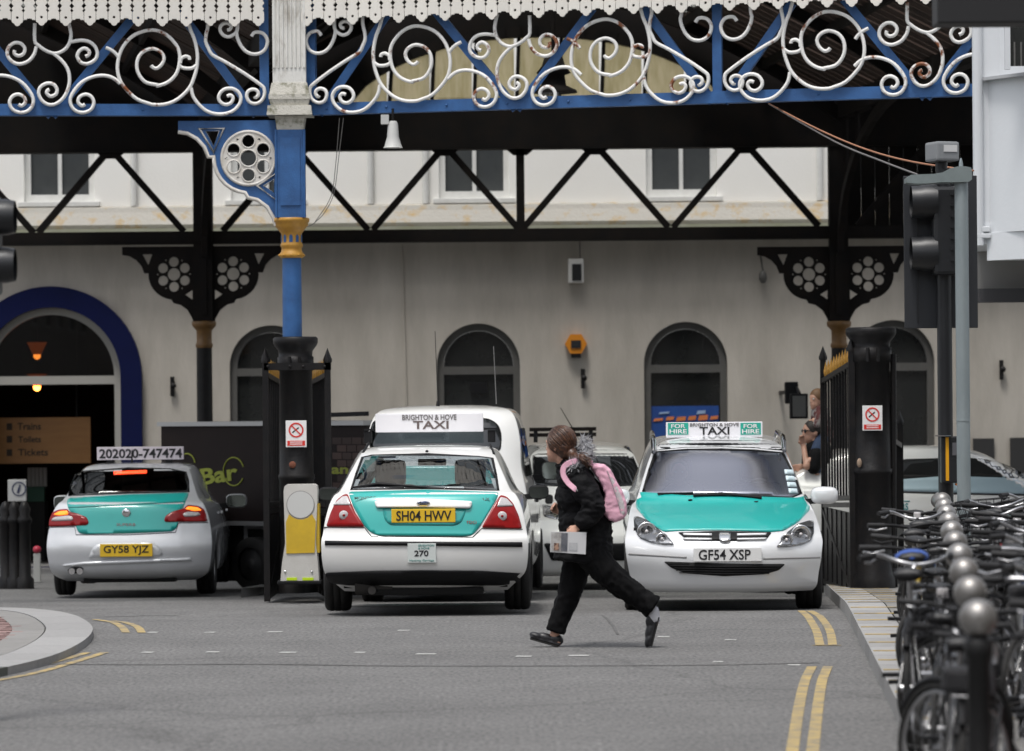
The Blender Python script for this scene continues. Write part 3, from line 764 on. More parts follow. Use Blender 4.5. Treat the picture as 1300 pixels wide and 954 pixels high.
# ================================================================ columns
def rosette_loops(cx, cz, R):
    """six-foil: returns hole loops"""
    L = [arc(cx, cz, R*.36, 0, 345, 23)]
    for i in range(6):
        a = math.radians(90+60*i); L.append(arc(cx+math.cos(a)*R*.72, cz+math.sin(a)*R*.72, R*.285, 0, 337.5, 15))
        a2 = a+math.radians(30); p = (cx+math.cos(a2)*R*.93, cz+math.sin(a2)*R*.93)
        L.append([(p[0]+math.cos(a2+b)*R*.07, p[1]+math.sin(a2+b)*R*.07) for b in (0, 2.1, 4.2)])
    return L
def bracket(parent, M, sx, S, m_plate, m_trim, trim=True):
    """corner bracket; local x from the column face outwards (sx=+-1), z=0 at the top, S = px scale in metres"""
    g = lambda x, z: (sx*x*S, z*S)
    # edge: big arc round the rosette then the lower foot curve
    cx, cz, R = 35, -48, 42
    out = [g(0, 0), g(124, 0), g(124, -14), g(112, -16), g(100, -23), g(91, -33), g(86, -46), g(78, -46)]
    out += [g(cx+44*math.cos(math.radians(a)), cz+44*math.sin(math.radians(a))) for a in range(0, -88, -12)]
    out += [g(36, -98), g(24, -101), g(12, -110), g(4, -124), g(1, -134), g(0, -134)]
    holes = rosette_loops(cx*S*sx, cz*S, 30*S)
    holes.append([g(89, -13), g(72, -13), g(79, -32)])
    holes.append([g(3, -75), g(3, -92), g(16, -83)])
    o = plate('bracket', [out]+holes, .07, m_plate, parent, M)
    if trim:
        def rim(lp, r, closed=True, y=-.04):
            return MB().tube([Vector((x, y, z)) for x, z in lp], r, 6, closed=closed, M=M)
        plate('rosette_web', [arc(cx*S*sx, cz*S, 33*S, 0, 352, 44)]+rosette_loops(cx*S*sx, cz*S, 30*S), .012, m_trim, o, M @ MY(-.042))
        rim(holes[0], .009, y=-.05).build('rosette_ring', m_trim, o)
        for h in holes[1:]: rim(h, .008 if len(h) > 4 else .004, y=-.048).build('rosette_foil', m_trim, o)
        rim(arc(cx*S*sx, cz*S, 33.8*S, 0, 350, 35), .017).build('rosette_rim', m_trim, o)
        rim(out[2:-1], .020, False).build('edge_moulding', m_trim, o)
        for h in ([g(97, -10), g(66, -10), g(79, -40)], [g(1, -68), g(1, -101), g(24, -83)]): rim(h, .017).build('spandrel_trim', m_trim, o)
    return o
S1 = 37.8/FPX
fc = thing('front_column', 'blue cast iron column with gold capital and white fluted top in the black drum base', 'column', (F0.x, F0.y, gz(37.8)+.1))
TF = Matrix.Translation((F0.x, F0.y, 0))
def zf(py, px=372, d=37.8): return pix(px, py, d).z
m = MB(); x0, x1 = -.165, .165
m.box(x0, x1, -.165, .165, zf(107), zf(-60), M=TF)
for i in range(6):
    xx = -.105+i*.042; m.tube([(xx, -.168, zf(88)), (xx, -.168, zf(-60))], .012, 6, M=TF)
for s in (-1, 1): m.box(s*.15-.012, s*.15+.012, -.18, -.16, zf(88), zf(-60), M=TF)
m.build('fluted_pedestal', mat('weathered_white_iron', (.68,.67,.63), .55, col2=(.34,.31,.26), scale=7, sharp=(.52,.72), bump=.2, stretch=(1,1,.4)), fc)
m = MB()
def frustum(mb, a, za, b, zb, M): mb.add([(-a,-a,za),(a,-a,za),(a,a,za),(-a,a,za),(-b,-b,zb),(b,-b,zb),(b,b,zb),(-b,b,zb)], [(0,3,2,1),(4,5,6,7),(0,1,5,4),(1,2,6,5),(2,3,7,6),(3,0,4,7)], M)
frustum(m, .20, zf(122), .175, zf(107), TF); frustum(m, .205, zf(128), .205, zf(122), TF); frustum(m, .185, zf(136), .20, zf(128), TF); frustum(m, .225, zf(148), .215, zf(136), TF)
m.build('pedestal_moulding', mat('dirty_white_iron', (.52,.50,.44), .7, col2=(.12,.12,.06), scale=9, sharp=(.5,.7), bump=.4), fc)
m = MB(); frustum(m, .13, zf(166), .15, zf(148.5), TF); m.build('neck', MAT['dirty_white_iron'], fc)
MB().box(-.14, .14, -.14, .14, zf(277), zf(166), M=TF).box(-.10, .10, -.152, -.14, zf(262), zf(176), M=TF).build('square_shaft', M_IRONBLUE, fc)
m = MB()
for x in (-.14, .14): m.tube([(x, -.14, zf(277)), (x, -.14, zf(166))], .014, 6, M=TF)
m.build('corner_bead', M_IRONBLUE, fc)
m = MB(); m.lathe([(.105, zf(328)), (.125, zf(326)), (.125, zf(323)), (.105, zf(320)), (.10, zf(315)), (.112, zf(313)), (.112, zf(310.5)), (.105, zf(309)), (.103, zf(297)), (.115, zf(295)), (.145, zf(290)), (.165, zf(287)), (.168, zf(283)), (.18, zf(282)), (.18, zf(278)), (.172, zf(277.2))], 28, TF)
cap = m.build('gold_capital', M_GOLD, fc)
for i in range(10):
    a = 2*PI*i/10-PI/2; R_ = Matrix.Translation((F0.x, F0.y, 0)) @ Matrix.Rotation(a, 4, 'Z')
    zz = zf(308); h = zf(298)-zz
    mb = MB(); mb.add([(.106,-.017,zz),(.106,.017,zz),(.106,.017,zz+h*.75),(.106,0,zz+h),(.106,-.017,zz+h*.75)], [(0,1,2,3,4)], R_)
    mb.build('capital_niche', M_IRONBLUE, cap)
    mb = MB().sphere((.128, 0, zf(324.5)), .012, M=R_, n=8); mb.build('capital_bead', M_GOLD, cap)
MB().lathe([(.098, zf(430)), (.095, zf(328))], 28, TF).build('round_shaft', M_IRONBLUE, fc)
bracket(fc, Matrix.Translation((F0.x-.145, F0.y, zf(153))), -1, S1, M_IRONBLUE, mat('white_trim_iron', (.72,.71,.68), .5, col2=(.5,.45,.38), scale=10, amt=.6))
def drum(t, x, y, zb, ztop_, r):
    TM = Matrix.Translation((x, y, 0)); h = ztop_-zb
    MB().lathe([(r*1.16, zb), (r*1.16, zb+.12), (r*1.02, zb+.16), (r, zb+h*.44), (r*1.06, zb+h*.445), (r*1.06, zb+h*.46), (r*.99, zb+h*.465), (r*.95, ztop_-.34), (r*1.05, ztop_-.335), (r*1.05, ztop_-.20), (r*.97, ztop_-.195), (r*1.0, ztop_-.14), (r*1.22, ztop_-.09), (r*1.3, ztop_-.06), (r*1.3, ztop_-.015), (r*1.2, ztop_), (.02, ztop_)], 32, TM).build('drum', M_BLACKIRON, t)
    mb = MB()
    for s in (-1, 1): mb.bar((s*.05, -r*1.06, ztop_-.335), (s*.05, -r*1.06, ztop_-.20), .03, .02, M=TM)
    mb.build('strap_lug', M_BLACKIRON, t)
zdb = gz(37.8)+.1
drum(fc, F0.x+.03, F0.y, zdb, zf(428), .172)
bolt = pix(373, 590, 37.6); MB().sphere((F0.x+.0, F0.y-.17, zf(590)), .035, sc=(1, .4, 1)).build('rusty_plug', mat('rust', (.16,.055,.03), .9), fc)
# back columns --------------------------------------------------------
def zb_(py, px, d=50.5): return pix(px, py, d).z
S2 = 50.5/FPX
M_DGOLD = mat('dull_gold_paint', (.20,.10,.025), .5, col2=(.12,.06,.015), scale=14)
for (P, px, lb) in ((B0, 260, 'dark iron canopy column with dull gold capital left of the bar trailer'), (B1, 1066, 'dark iron canopy column with dull gold capital behind the right gate pillar')):
    t = thing('back_column', lb, 'column', (P.x, P.y, gz(50.5)), group='columns under the back girder')
    TM = Matrix.Translation((P.x, P.y, 0)); G = gz(50.5)
    MB().lathe([(.16, G), (.16, G+.15), (.112, G+.25), (.103, zb_(441, px))], 24, TM).build('shaft', M_BLACKIRON, t)
    MB().lathe([(.105, zb_(442, px)), (.115, zb_(440, px)), (.115, zb_(437, px)), (.10, zb_(435, px)), (.103, zb_(420, px)), (.13, zb_(417, px)), (.16, zb_(414, px)), (.165, zb_(409, px)), (.15, zb_(408, px))], 24, TM).build('capital', M_DGOLD, t)
    MB().box(-.125, .125, -.12, .12, zb_(408, px), zb_(180, px), M=TM).box(-.05, .05, -.135, -.12, zb_(400, px), zb_(320, px), M=TM).build('square_post', M_DIMIRON, t)
    for s in (-1, 1):
        bracket(t, Matrix.Translation((P.x+s*.125, P.y, zb_(313, px))), s, S2*.735, M_DIMIRON, M_DIMIRON, trim=False)
# ================================================================ back girder
bg = thing('back_girder', 'black iron lattice girder on the dark columns in front of the white upper wall', 'girder', (0, 50.5, gz(50.5)))
FB = Frame(B0, B1)
zc_b, zc_t = zb_(309, 260), zb_(294, 260)
ztb = zb_(192, 260); ztt = zb_(131, 650)
XL, XR = -10.2, 10.5
MB().box(XL, XR, 50.42, 50.58, zc_b, zc_t).box(XL, XR, 50.38, 50.62, zc_b-.012, zc_b).build('bottom_chord', M_DIMIRON, bg)
MB().box(XL, XR, 50.42, 50.58, ztb, ztt).box(XL, XR, 50.36, 50.64, ztb-.015, ztb).build('top_beam', M_DIMIRON, bg)
hb = FB.len; st = hb*.2365
def gx(i): return B0.x+hb*.5+st*i
def diag(xa, za, xb, zb2):
    MB().bar((xa, 50.5, za), (xb, 50.5, zb2), .10, .085).build('diagonal', M_DIMIRON, bg)
def gusset(x, z, s):
    MB().prism([(x-.2, z), (x-.09, z-.09), (x+.09, z-.09), (x+.2, z)] if s > 0 else [(x-.2, z), (x+.2, z), (x+.09, z+.09), (x-.09, z+.09)], 50.44, 50.56).build('gusset', M_DIMIRON, bg)
for base in (-1, 0, 1):
    off = base*hb
    for i in (-2, -1, 0, 1):
        xb1, xb2 = gx(i)+off, gx(i+1)+off; xm = (xb1+xb2)/2
        diag(xb1+.03, zc_t, xm-.04, ztb); diag(xb2-.03, zc_t, xm+.04, ztb); gusset(xm, ztb, 1)
    x = gx(0)+off
    MB().box(x-.055, x+.055, 50.44, 50.56, zc_t, ztb).build('upright', M_DIMIRON, bg); gusset(x, ztb, 1)
# added dark screen, gapped for light specks, standing in for dark structure beyond
scr = thing('added_dark_screen', 'added dark screen standing in for the dark structure right of the right back column', 'screen', (B1.x+2, 50.9, gz(50)))
x = B1.x+.15
while x < B1.x+3.6:
    w_ = .19; z0 = zc_b+random.uniform(0, .02)
    MB().box(x, x+w_-.004-(random.random() < .1)*.01, 50.8, 50.83, z0, ztt).build('board', M_DIMIRON, scr); x += w_
# ================================================================ roof
roof = thing('canopy_roof', 'dark slatted canopy roof with iron ribs above the taxi rank', 'roof', (1, 44, 5.6))
M_BROWN = mat('roof_board', (.055,.030,.020), .8, col2=(.028,.017,.012), scale=6, amt=.7, var=.3, stretch=(1,1,1))
ze, zr_ = ztt-.02, ztt+1.75
def P3(f0, b0, t, z): q = f0.lerp(b0, t); return Vector((q.x, q.y, z))
KG = .50      # boards up to here, unseen ridge glazing added above to let light in
def rz_(k): return ze+(zr_-ze)*k+.22*(1-abs(2*k-1))
def RP(fe, be, fr_, br_, t, k, dz=0.0):
    q = fe.lerp(be, t).lerp(fr_.lerp(br_, t), k); return Vector((q.x, q.y, rz_(k)+dz))
M_RIDGEGL = glass('ridge_glass', (.80,.82,.78), .04)
def slope(fe, be, fr_, br_, n):
    """boards across the lower half of one roof slope, glass panes above"""
    a6 = (fe, be, fr_, br_)
    for i in range(n):
        t0 = (i+.04)/n; gap = .30 if (i*7) % 11 in (3, 8) else .06
        t1 = (i+1-gap)/n
        vs = [RP(*a6, t0, 0), RP(*a6, t1, 0), RP(*a6, t1, KG), RP(*a6, t0, KG)]; vs += [v+Vector((0, 0, .03)) for v in vs]
        MB().add(vs, [(3,2,1,0), (4,5,6,7), (1,5,4,0), (2,6,5,1), (3,7,6,2), (0,4,7,3)]).build('roof_board', M_BROWN, roof)
    for i in range(11):
        t0, t1 = (i+.02)/11, (i+.98)/11
        vs = [RP(*a6, t0, KG, .01), RP(*a6, t1, KG, .01), RP(*a6, t1, .99, .01), RP(*a6, t0, .99, .01)]
        MB().add(vs, [(0, 1, 2, 3)]).build('added_ridge_pane', M_RIDGEGL, roof)
        MB().bar(RP(*a6, i/11, KG, 0), RP(*a6, i/11, .99, 0), .05, .07).build('glazing_bar', M_DIMIRON, roof)
def flat(v): return Vector((v.x, v.y, 0))
f0, f1, b0, b1 = flat(F0), flat(F1), flat(B0), flat(B1)
fm, bmid = (f0+f1)/2, (b0+b1)/2
fl, bl = flat(FL), flat(BL); flm, blm = (fl+f0)/2, (bl+b0)/2
fr2 = f1+(f1-f0); frm = f1+(f1-f0)*.5; brm = b1+(b1-b0)*.5
NB = 44
slope(f0, b0, fm, bmid, NB); slope(f1, b1, fm, bmid, NB); slope(f0, b0, flm, blm, NB); slope(f1, b1, frm, brm, NB)
# solid deck above most boards so little light leaks through
for a6 in ((f0, b0, fm, bmid), (f0, b0, flm, blm), (f1, b1, frm, brm)):
    MB().add([RP(*a6, 0, 0, .08), RP(*a6, 1, 0, .08), RP(*a6, 1, KG, .08), RP(*a6, 0, KG, .08)], [(0,1,2,3)]).build('roof_deck', M_DIMIRON, roof)
# purlins and arched ribs
for (e0, e1, r0, r1) in ((f0, b0, fm, bmid), (f1, b1, fm, bmid), (f0, b0, flm, blm), (f1, b1, frm, brm)):
    for k in (.25, .5, .75, .98):
        z = ze+(zr_-ze)*k+.22*(1-abs(2*k-1))-.09
        MB().bar(P3(e0.lerp(r0, k), e1.lerp(r1, k), 0.01, z), P3(e0.lerp(r0, k), e1.lerp(r1, k), .985, z), .06, .11).build('purlin', M_DIMIRON, roof)
def rib(e0, e1, r0, r1, t):
    pts = []
    for i in range(13):
        k = i/12; q = e0.lerp(r0, k).lerp(e1.lerp(r1, k), t)
        pts.append(Vector((q.x, q.y, ze+(zr_-ze)*math.sin(k*PI/2)**.9*.98-.25)))
    mb = MB()
    for i in range(12): mb.bar(pts[i], pts[i+1]+(pts[i+1]-pts[i])*.05, .09, .16)
    return mb
for (e0, e1, r0, r1) in ((f0, b0, fm, bmid), (f1, b1, fm, bmid), (f0, b0, flm, blm), (f1, b1, frm, brm)):
    for t_ in (.33, .66, .97): rib(e0, e1, r0, r1, t_).build('rib', M_DIMIRON, roof)
# valley girders along the column lines, with arched braces
for (p, q_, lb) in ((f0, b0, 'left'), (f1, b1, 'right')):
    mb = MB(); a, b = P3(p, q_, .02, ze-.12), P3(p, q_, .985, ze-.12)
    mb.bar(a, b, .16, .26); mb.build('valley_beam', M_DIMIRON, roof)
    for (ta, tb) in ((.99, .70), (.03, .30) if lb == 'right' else (.99, .72)):
        pts = []
        for i in range(11):
            k = i/10; t_ = ta+(tb-ta)*(1-math.cos(k*PI/2)); z = (ze-2.0)+(1.8)*math.sin(k*PI/2); pts.append(P3(p, q_, t_, z))
        mb = MB()
        for i in range(10): mb.bar(pts[i], pts[i+1]+(pts[i+1]-pts[i])*.04, .08, .12)
        mb.build('arched_brace', M_DIMIRON, roof)
        for i in (3, 5, 7):
            MB().bar(pts[i], Vector((pts[i].x, pts[i].y, ze-.2)), .05, .05).build('brace_strut', M_DIMIRON, roof)
# glazed gable above the back girder
gab = thing('glazed_gable', 'dirty tan glazed arched gable with black bars under the far end of the roof', 'window', (bmid.x, 50.6, ztt))
def translucent(name, c1_, c2_):
    m = bpy.data.materials.new(name); m.use_nodes = True; n = m.node_tree.nodes; L = m.node_tree.links; n.remove(n['Principled BSDF'])
    tc = n.new('ShaderNodeTexCoord'); mp = n.new('ShaderNodeMapping'); mp.inputs['Scale'].default_value = (3, 1, .6); no = n.new('ShaderNodeTexNoise'); no.inputs['Scale'].default_value = 4; no.inputs['Detail'].default_value = 6
    L.new(tc.outputs['Object'], mp.inputs[0]); L.new(mp.outputs[0], no.inputs['Vector'])
    rp = n.new('ShaderNodeValToRGB'); rp.color_ramp.elements[0].position = .35; rp.color_ramp.elements[1].position = .68
    rp.color_ramp.elements[0].color = (*c1_, 1); rp.color_ramp.elements[1].color = (*c2_, 1); L.new(no.outputs[0], rp.inputs[0])
    t_ = n.new('ShaderNodeBsdfTranslucent'); d_ = n.new('ShaderNodeBsdfDiffuse'); mx = n.new('ShaderNodeMixShader'); mx.inputs[0].default_value = .25; tp_ = n.new('ShaderNodeBsdfTransparent'); tp_.inputs[0].default_value = (.92,.86,.70,1); mx2 = n.new('ShaderNodeMixShader'); mx2.inputs[0].default_value = .45
    L.new(rp.outputs[0], t_.inputs[0]); L.new(rp.outputs[0], d_.inputs[0]); L.new(t_.outputs[0], mx.inputs[1]); L.new(d_.outputs[0], mx.inputs[2]); L.new(mx.outputs[0], mx2.inputs[1]); L.new(tp_.outputs[0], mx2.inputs[2]); L.new(mx2.outputs[0], n['Material Output'].inputs['Surface'])
    return m
M_DIRTYGLASS = translucent('dirty_glass', (.82,.76,.60), (.58,.54,.34))
M_TANWALL = None
gx0, gx1 = pix(440, 100, 50.6).x, pix(925, 100, 50.6).x; gcx = (gx0+gx1)/2; gzt = pix(690, 45, 50.6).z
N = 9
def gtop(x):
    k = (x-gcx)/((gx1-gx0)/2); return ztt+.02+(gzt-ztt-.02)*max(0.0, 1-abs(k)**2.2)**.75
for i in range(N):
    xa, xb = gx0+(gx1-gx0)*i/N, gx0+(gx1-gx0)*(i+1)/N
    P = [(xa+.03, ztt+.005), (xb-.03, ztt+.005)]+[(xb-.03-(xb-xa-.06)*j/4, max(ztt+.01, gtop(xb-.03-(xb-xa-.06)*j/4))) for j in range(5)]
    MB().prism(P, 50.60, 50.61).build('glass_pane', M_DIRTYGLASS, gab)
    if i: MB().bar((xa, 50.58, ztt-.02), (xa+.04, 50.58, gtop(xa)+.05), .07, .05).build('glazing_bar', M_DIMIRON, gab)
mb = MB(); pts = [Vector((gx0+(gx1-gx0)*i/24, 50.55, gtop(gx0+(gx1-gx0)*i/24)+.04)) for i in range(25)]
for i in range(24): mb.bar(pts[i], pts[i+1]+(pts[i+1]-pts[i])*.05, .16, .14)
mb.build('arch_rib', M_DIMIRON, gab)
# dark infill between arch and roof
top = [(gx0+(gx1-gx0)*i/24, gtop(gx0+(gx1-gx0)*i/24)+.02) for i in range(25)]
poly = top+[(b1.x, ztt+.01), (bmid.x, zr_+.2), (b0.x, ztt+.01)]
poly = [(b0.x-.1, ztt+.01)]+top+[(b1.x+.1, ztt+.01), (b1.x+.1, ze+.25), ((b1.x+bmid.x)/2, (ze+zr_)/2+.4), (bmid.x, zr_+.25), ((b0.x+bmid.x)/2, (ze+zr_)/2+.4), (b0.x-.1, ze+.25)]
plate('gable_infill', [poly], .03, M_DIMIRON, gab, MY(50.64))
for (p, q_) in ((b0, blm), (b1, brm)):
    plate('gable_infill', [[(p.x, ztt+.01), (q_.x, ztt+.01), (q_.x, zr_+.25), ((p.x+q_.x)/2, (ze+zr_)/2+.4), (p.x, ze+.25)]], .03, M_DIMIRON, gab, MY(50.64))
# hanging station lamp seen against the gable
t = thing('hanging_lamp', 'dark bell-shaped hanging lamp in front of the tan gable glass', 'lamp', tuple(pix(703, 118, 44)))
q = pix(703, 118, 44); s = 44/FPX
MB().lathe([(30*s, 0), (29*s, 3*s), (16*s, 9*s), (14*s, 22*s), (22*s, 25*s), (15*s, 34*s), (12*s, 44*s), (4*s, 50*s)], 24, Matrix.Translation(q)).build('shade', M_DIMIRON, t)
MB().tube([q+Vector((0, 0, 48*s)), Vector((q.x, q.y, zr_))], .025, 6).build('stem', M_DIMIRON, t)
MB().sphere((q.x-.04, q.y, q.z+.02), 13*s, n=16, sc=(1, 1, 1.1)).build('globe', glass('lamp_globe', (.5,.5,.5), .1), t)
# ================================================================ vehicles
def car_body(rings, L, wheel_y, wr, nR=26, nS=46, arch=.05, crown=(.16, .22), sub=3, arch_on=True):
    """stack of closed rings from sill to roof; ring = (zr, yr, zf, yf, w_rear, w_mid, w_front). y=0 rear bumper, y=L front"""
    K = [list(r) for r in rings]; R = []
    for i in range(len(K)-1):
        p0, p1, p2, p3 = K[max(i-1, 0)], K[i], K[i+1], K[min(i+2, len(K)-1)]
        for j in range(sub):
            t = j/sub
            R.append([.5*((2*b)+(c-a)*t*.75+(c-a)*t*.25+(2*a-5*b+4*c-d)*t*t+(3*b-a-3*c+d)*t*t*t) for a, b, c, d in zip(p0, p1, p2, p3)])
    R.append(K[-1])
    vs = []; n = 0
    us = [math.sin((k/nR*2-1)*PI/2) for k in range(nR+1)]
    for (zr, yr, zf_, yf, a, m, f) in R:
        ring = []
        cr = min(crown[0], (yf-yr)*.2); cf = min(crown[1], (yf-yr)*.2)
        for u in us[:-1]:
            ring.append((a*u, yr+cr*abs(u)**3.2, zr))
        for k in range(nS):
            t = k/nS; y = yr+cr+(yf-cf-yr-cr)*t
            # quadratic-ish width through rear, mid, front
            wv = a+(m-a)*math.sin(min(t/.45, 1)*PI/2) if t < .45 else m+(f-m)*(1-math.cos(min((t-.45)/.55, 1)*PI/2))
            ring.append((wv, y, zr+(zf_-zr)*(t*t*(3-2*t))))
        for u in us[:-1]:
            ring.append((-f*u, yf-cf*abs(u)**2.6, zf_))
        for k in range(nS):
            t = 1-k/nS; y = yr+cr+(yf-cf-yr-cr)*t
            wv = a+(m-a)*math.sin(min(t/.45, 1)*PI/2) if t < .45 else m+(f-m)*(1-math.cos(min((t-.45)/.55, 1)*PI/2))
            ring.append((-wv, y, zr+(zf_-zr)*(t*t*(3-2*t))))
        n = len(ring)
        for ri, (x, y, z) in enumerate(ring):
            if arch_on and (nR <= ri <= nR+nS or ri >= 2*nR+nS):
                for wy in wheel_y:
                    dy = y-wy; ra = wr+arch
                    if abs(dy) < ra and abs(x) > .45:
                        za = wr+math.sqrt(ra*ra-dy*dy)
                        if z < za: z = za+(z*.004)
            vs.append(Vector((x, y, z)))
    fs = []
    for j in range(len(R)-1):
        for i in range(n):
            fs.append((j*n+i, j*n+(i+1) % n, (j+1)*n+(i+1) % n, (j+1)*n+i))
    b = (len(R)-1)*n; c = len(vs); vs.append(sum(vs[b:b+n], Vector())/n)
    for i in range(n): fs.append((b+i, b+(i+1) % n, c))
    return vs, fs
class Car:
    def __init__(s, name, label, loc, yaw, rings, L, wheel_y, wr, track, paint, crown=(.16, .22), group='taxis and cars', tyre_w=.20, arch_on=True):
        s.t = thing(name, label, 'car', loc, yaw, group); s.M = wm(s.t); s.L = L
        vs, fs = car_body(rings, L, wheel_y, wr, crown=crown, arch_on=arch_on)
        s.vs = [s.M @ v for v in vs]; s.fs = fs
        s.bvh = BVHTree.FromPolygons(s.vs, fs); s.cuts = []; s.paint = paint
        s.wy, s.wr, s.track, s.tw = wheel_y, wr, track, tyre_w
        s.rings = rings; s.far = None; s.Mi = s.M.inverted()
    def hit(s, px, py):
        o = Vector((0, 0, EYE)); d = raydir(px, py)
        h = s.bvh.ray_cast(o, d); return (h[0], d) if h[0] is not None else (None, d)
    def depth(s, px, py):
        h, _ = s.hit(px, py); return h.y if h else None
    def cut(s, poly): s.cuts.append(poly)
    def finish(s, interior=True):
        keep = []
        prj = []
        for v in s.vs:
            dx, dz = v.x*FPX/v.y, (v.z-EYE)*FPX/v.y
            prj.append((HX+dx*CR-dz*SR, HY-(dx*SR+dz*CR)))
        o = Vector((0, 0, EYE))
        for f in s.fs:
            c = sum((s.vs[i] for i in f), Vector())/len(f)
            drop = False
            lc = s.Mi @ c
            if s.far and s.far[0] < lc.y < s.far[1] and s.far[2] < lc.z < s.far[3] and abs(lc.x) < s.far[4]: drop = True
            for poly, near in s.cuts:
                if all(inside(prj[i], poly) for i in f) and (c.y < near): drop = True
            if not drop: keep.append(f)
        me = MB().add(s.vs, keep, smooth=True)
        s.body = me.build('body', s.paint, s.t)
        # floor pan and wheels
        z0 = s.rings[0][0]; w0 = s.rings[0][5]
        MB().box(-w0+.06, w0-.06, .34, s.L-.46, z0+.03, z0+.12, M=s.M).build('floor_pan', M_DARK, s.t)
        MB().box(-.60, .60, s.wy[0]+.4, s.wy[1]-.42, .15, z0+.04, M=s.M, bev=.03).build('underbody', M_DARK, s.t)
        MB().box(-.50, .50, .22, s.wy[0]-.1, .17, z0+.04, M=s.M, bev=.04).build('spare_wheel_well', M_DARK, s.t)
        wl = MB(); 
        for y in s.wy:
            MB().bar((-.7, y, s.wr), (.7, y, s.wr), .09, .09, M=s.M).build('axle', M_DARK, s.t)
            mb = MB(); mb.box(-.86+.07, .86-.07, y-s.wr-.11, y+s.wr+.11, s.wr*1.2, s.wr*2+.13, M=s.M); mb.build('wheel_housing', M_DARK, s.t)
            for sg in (-1, 1): s.wheel(sg*s.track/2, y, sg)
    def wheel(s, x, y, sg):
        r, w_ = s.wr, s.tw/2
        W = s.M @ Matrix.Translation((x, y, r)) @ Matrix.Rotation(PI/2*sg, 4, 'Y')
        ty = MB().lathe([(r*.66, -w_*.9), (r*.9, -w_), (r*.97, -w_*.86), (r, -w_*.6), (r, -w_*.32), (r*.982, -w_*.30), (r*.982, -w_*.24), (r, -w_*.22), (r, w_*.22), (r*.982, w_*.24), (r*.982, w_*.30), (r, w_*.32), (r, w_*.6), (r*.97, w_*.86), (r*.9, w_), (r*.66, w_*.9), (r*.62, w_*.5)], 40, W, caps=False).build('wheel', M_RUBBER, s.t)
        rm = MB().lathe([(r*.64, -w_*.6), (r*.64, w_*.82), (r*.60, w_*.82), (r*.55, w_*.35), (.05, w_*.35)], 32, W, caps=False)
        for k in range(7):
            a = 2*PI*k/7; Rk = W @ Matrix.Rotation(a, 4, 'Z')
            rm.box(.03, r*.60, -.028, .028, w_*.35, w_*.72, M=Rk)
        rm.lathe([(.07, w_*.3), (.07, w_*.78), (.03, w_*.82)], 16, W)
        rm.build('rim', M_RIM, ty)
    def patch(s, name, poly, m, parent=None, off=.005, thick=.02, res=5.0, drop_sides=False):
        """shell that follows the body behind an outline drawn on the picture"""
        n = len(poly); bd = []
        for i in range(n):
            a, b = Vector(poly[i]), Vector(poly[(i+1) % n]); k = max(1, int((b-a).length/res+.5))
            for j in range(k): bd.append(a.lerp(b, j/k))
        nb = len(bd); pts = list(bd)
        xs = [p.x for p in bd]; ys = [p.y for p in bd]
        y = min(ys)+res*.5; r = 0
        while y < max(ys):
            x = min(xs)+(r % 2)*res*.5
            while x < max(xs):
                if inside((x, y), bd) and min((Vector((x, y))-q).length for q in bd) > res*.5: pts.append(Vector((x, y)))
                x += res
            y += res*.87; r += 1
        edges = [(i, (i+1) % nb) for i in range(nb)]
        v2, _, tris, ov, _, _ = delaunay_2d_cdt(pts, edges, [], 1, 1e-4)
        cx, cy = sum(xs)/nb, sum(ys)/nb
        fr_, bk = [], []
        for p in v2:
            h, d = None, None
            for k in range(12):
                q = (p.x+(cx-p.x)*k*.03, p.y+(cy-p.y)*k*.03); h, d = s.hit(*q)
                if h: break
            if not h: h = pix(p.x, p.y, (s.depth(cx, cy) or s.vs[0].y))
            if k:     # edge ran off the body: keep the picture position at the depth found
                h = pix(p.x, p.y, h.y)
            fr_.append(h-d*off); bk.append(h+d*thick)
        mb = MB(); N = len(fr_)
        ft = []
        for t_ in tris:
            a, b, c = (fr_[i] for i in t_)
            nn = (b-a).cross(c-a)
            ft.append(tuple(t_) if nn.dot(a-Vector((0, 0, EYE))) < 0 else tuple(reversed(t_)))
        mb.add(fr_+bk, ft, smooth=True)
        # side walls on the boundary
        cnt = {}
        for t_ in ft:
            for i in range(3):
                e = (t_[i], t_[(i+1) % 3]); cnt[e] = cnt.get(e, 0)+1
        side = [(b, a, a+N, b+N) for (a, b) in cnt if (b, a) not in cnt]
        for f in side: mb.f.append(list(f)); mb.sm.append(False)
        return mb.build(name, m, parent or s.t)
    def slab(s, name, x0, y0, x1, y1, m, parent=None, proud=.012, thick=.02, bev=.004, dep=None):
        """flat upright plate standing just off the body"""
        ds = [s.depth(x, y) for x, y in ((x0, y0), (x1, y0), (x0, y1), (x1, y1), ((x0+x1)/2, (y0+y1)/2))] if dep is None else [dep]
        d = min(q for q in ds if q)-proud
        a, b = pix(x0, y1, d), pix(x1, y0, d)
        MB().box(a.x, b.x, d, d+thick, a.z, b.z, bev=bev).build(name, m, parent or s.t)
        return d
    def mirror(s, x, y, z, sg, m, w_=.20, h_=.14, glassm=None, face=-1):
        """door mirror; face=-1: glass looks to the rear (local -y)"""
        Mx = s.M @ Matrix.Translation((x, y, z))
        o = MB().superell((0, .015, 0), (w_/2, .075, h_/2), 3.6, M=Mx)
        a = MB().bar((-sg*w_/2-sg*.10, .0, -h_*.35), (-sg*w_*.3, 0, -h_*.3), .06, .05, M=Mx)
        p = o.build('door_mirror', m, s.t); a.build('mirror_arm', M_BLACKP, p)
        pw = lambda v: math.copysign(abs(v)**.5, v)
        MB().prism([((w_/2-.012)*pw(math.cos(PI*k/14)), (h_/2-.012)*pw(math.sin(PI*k/14))) for k in range(28)], -.066, -.05, M=Mx).build('mirror_glass', M_MIRG, p)
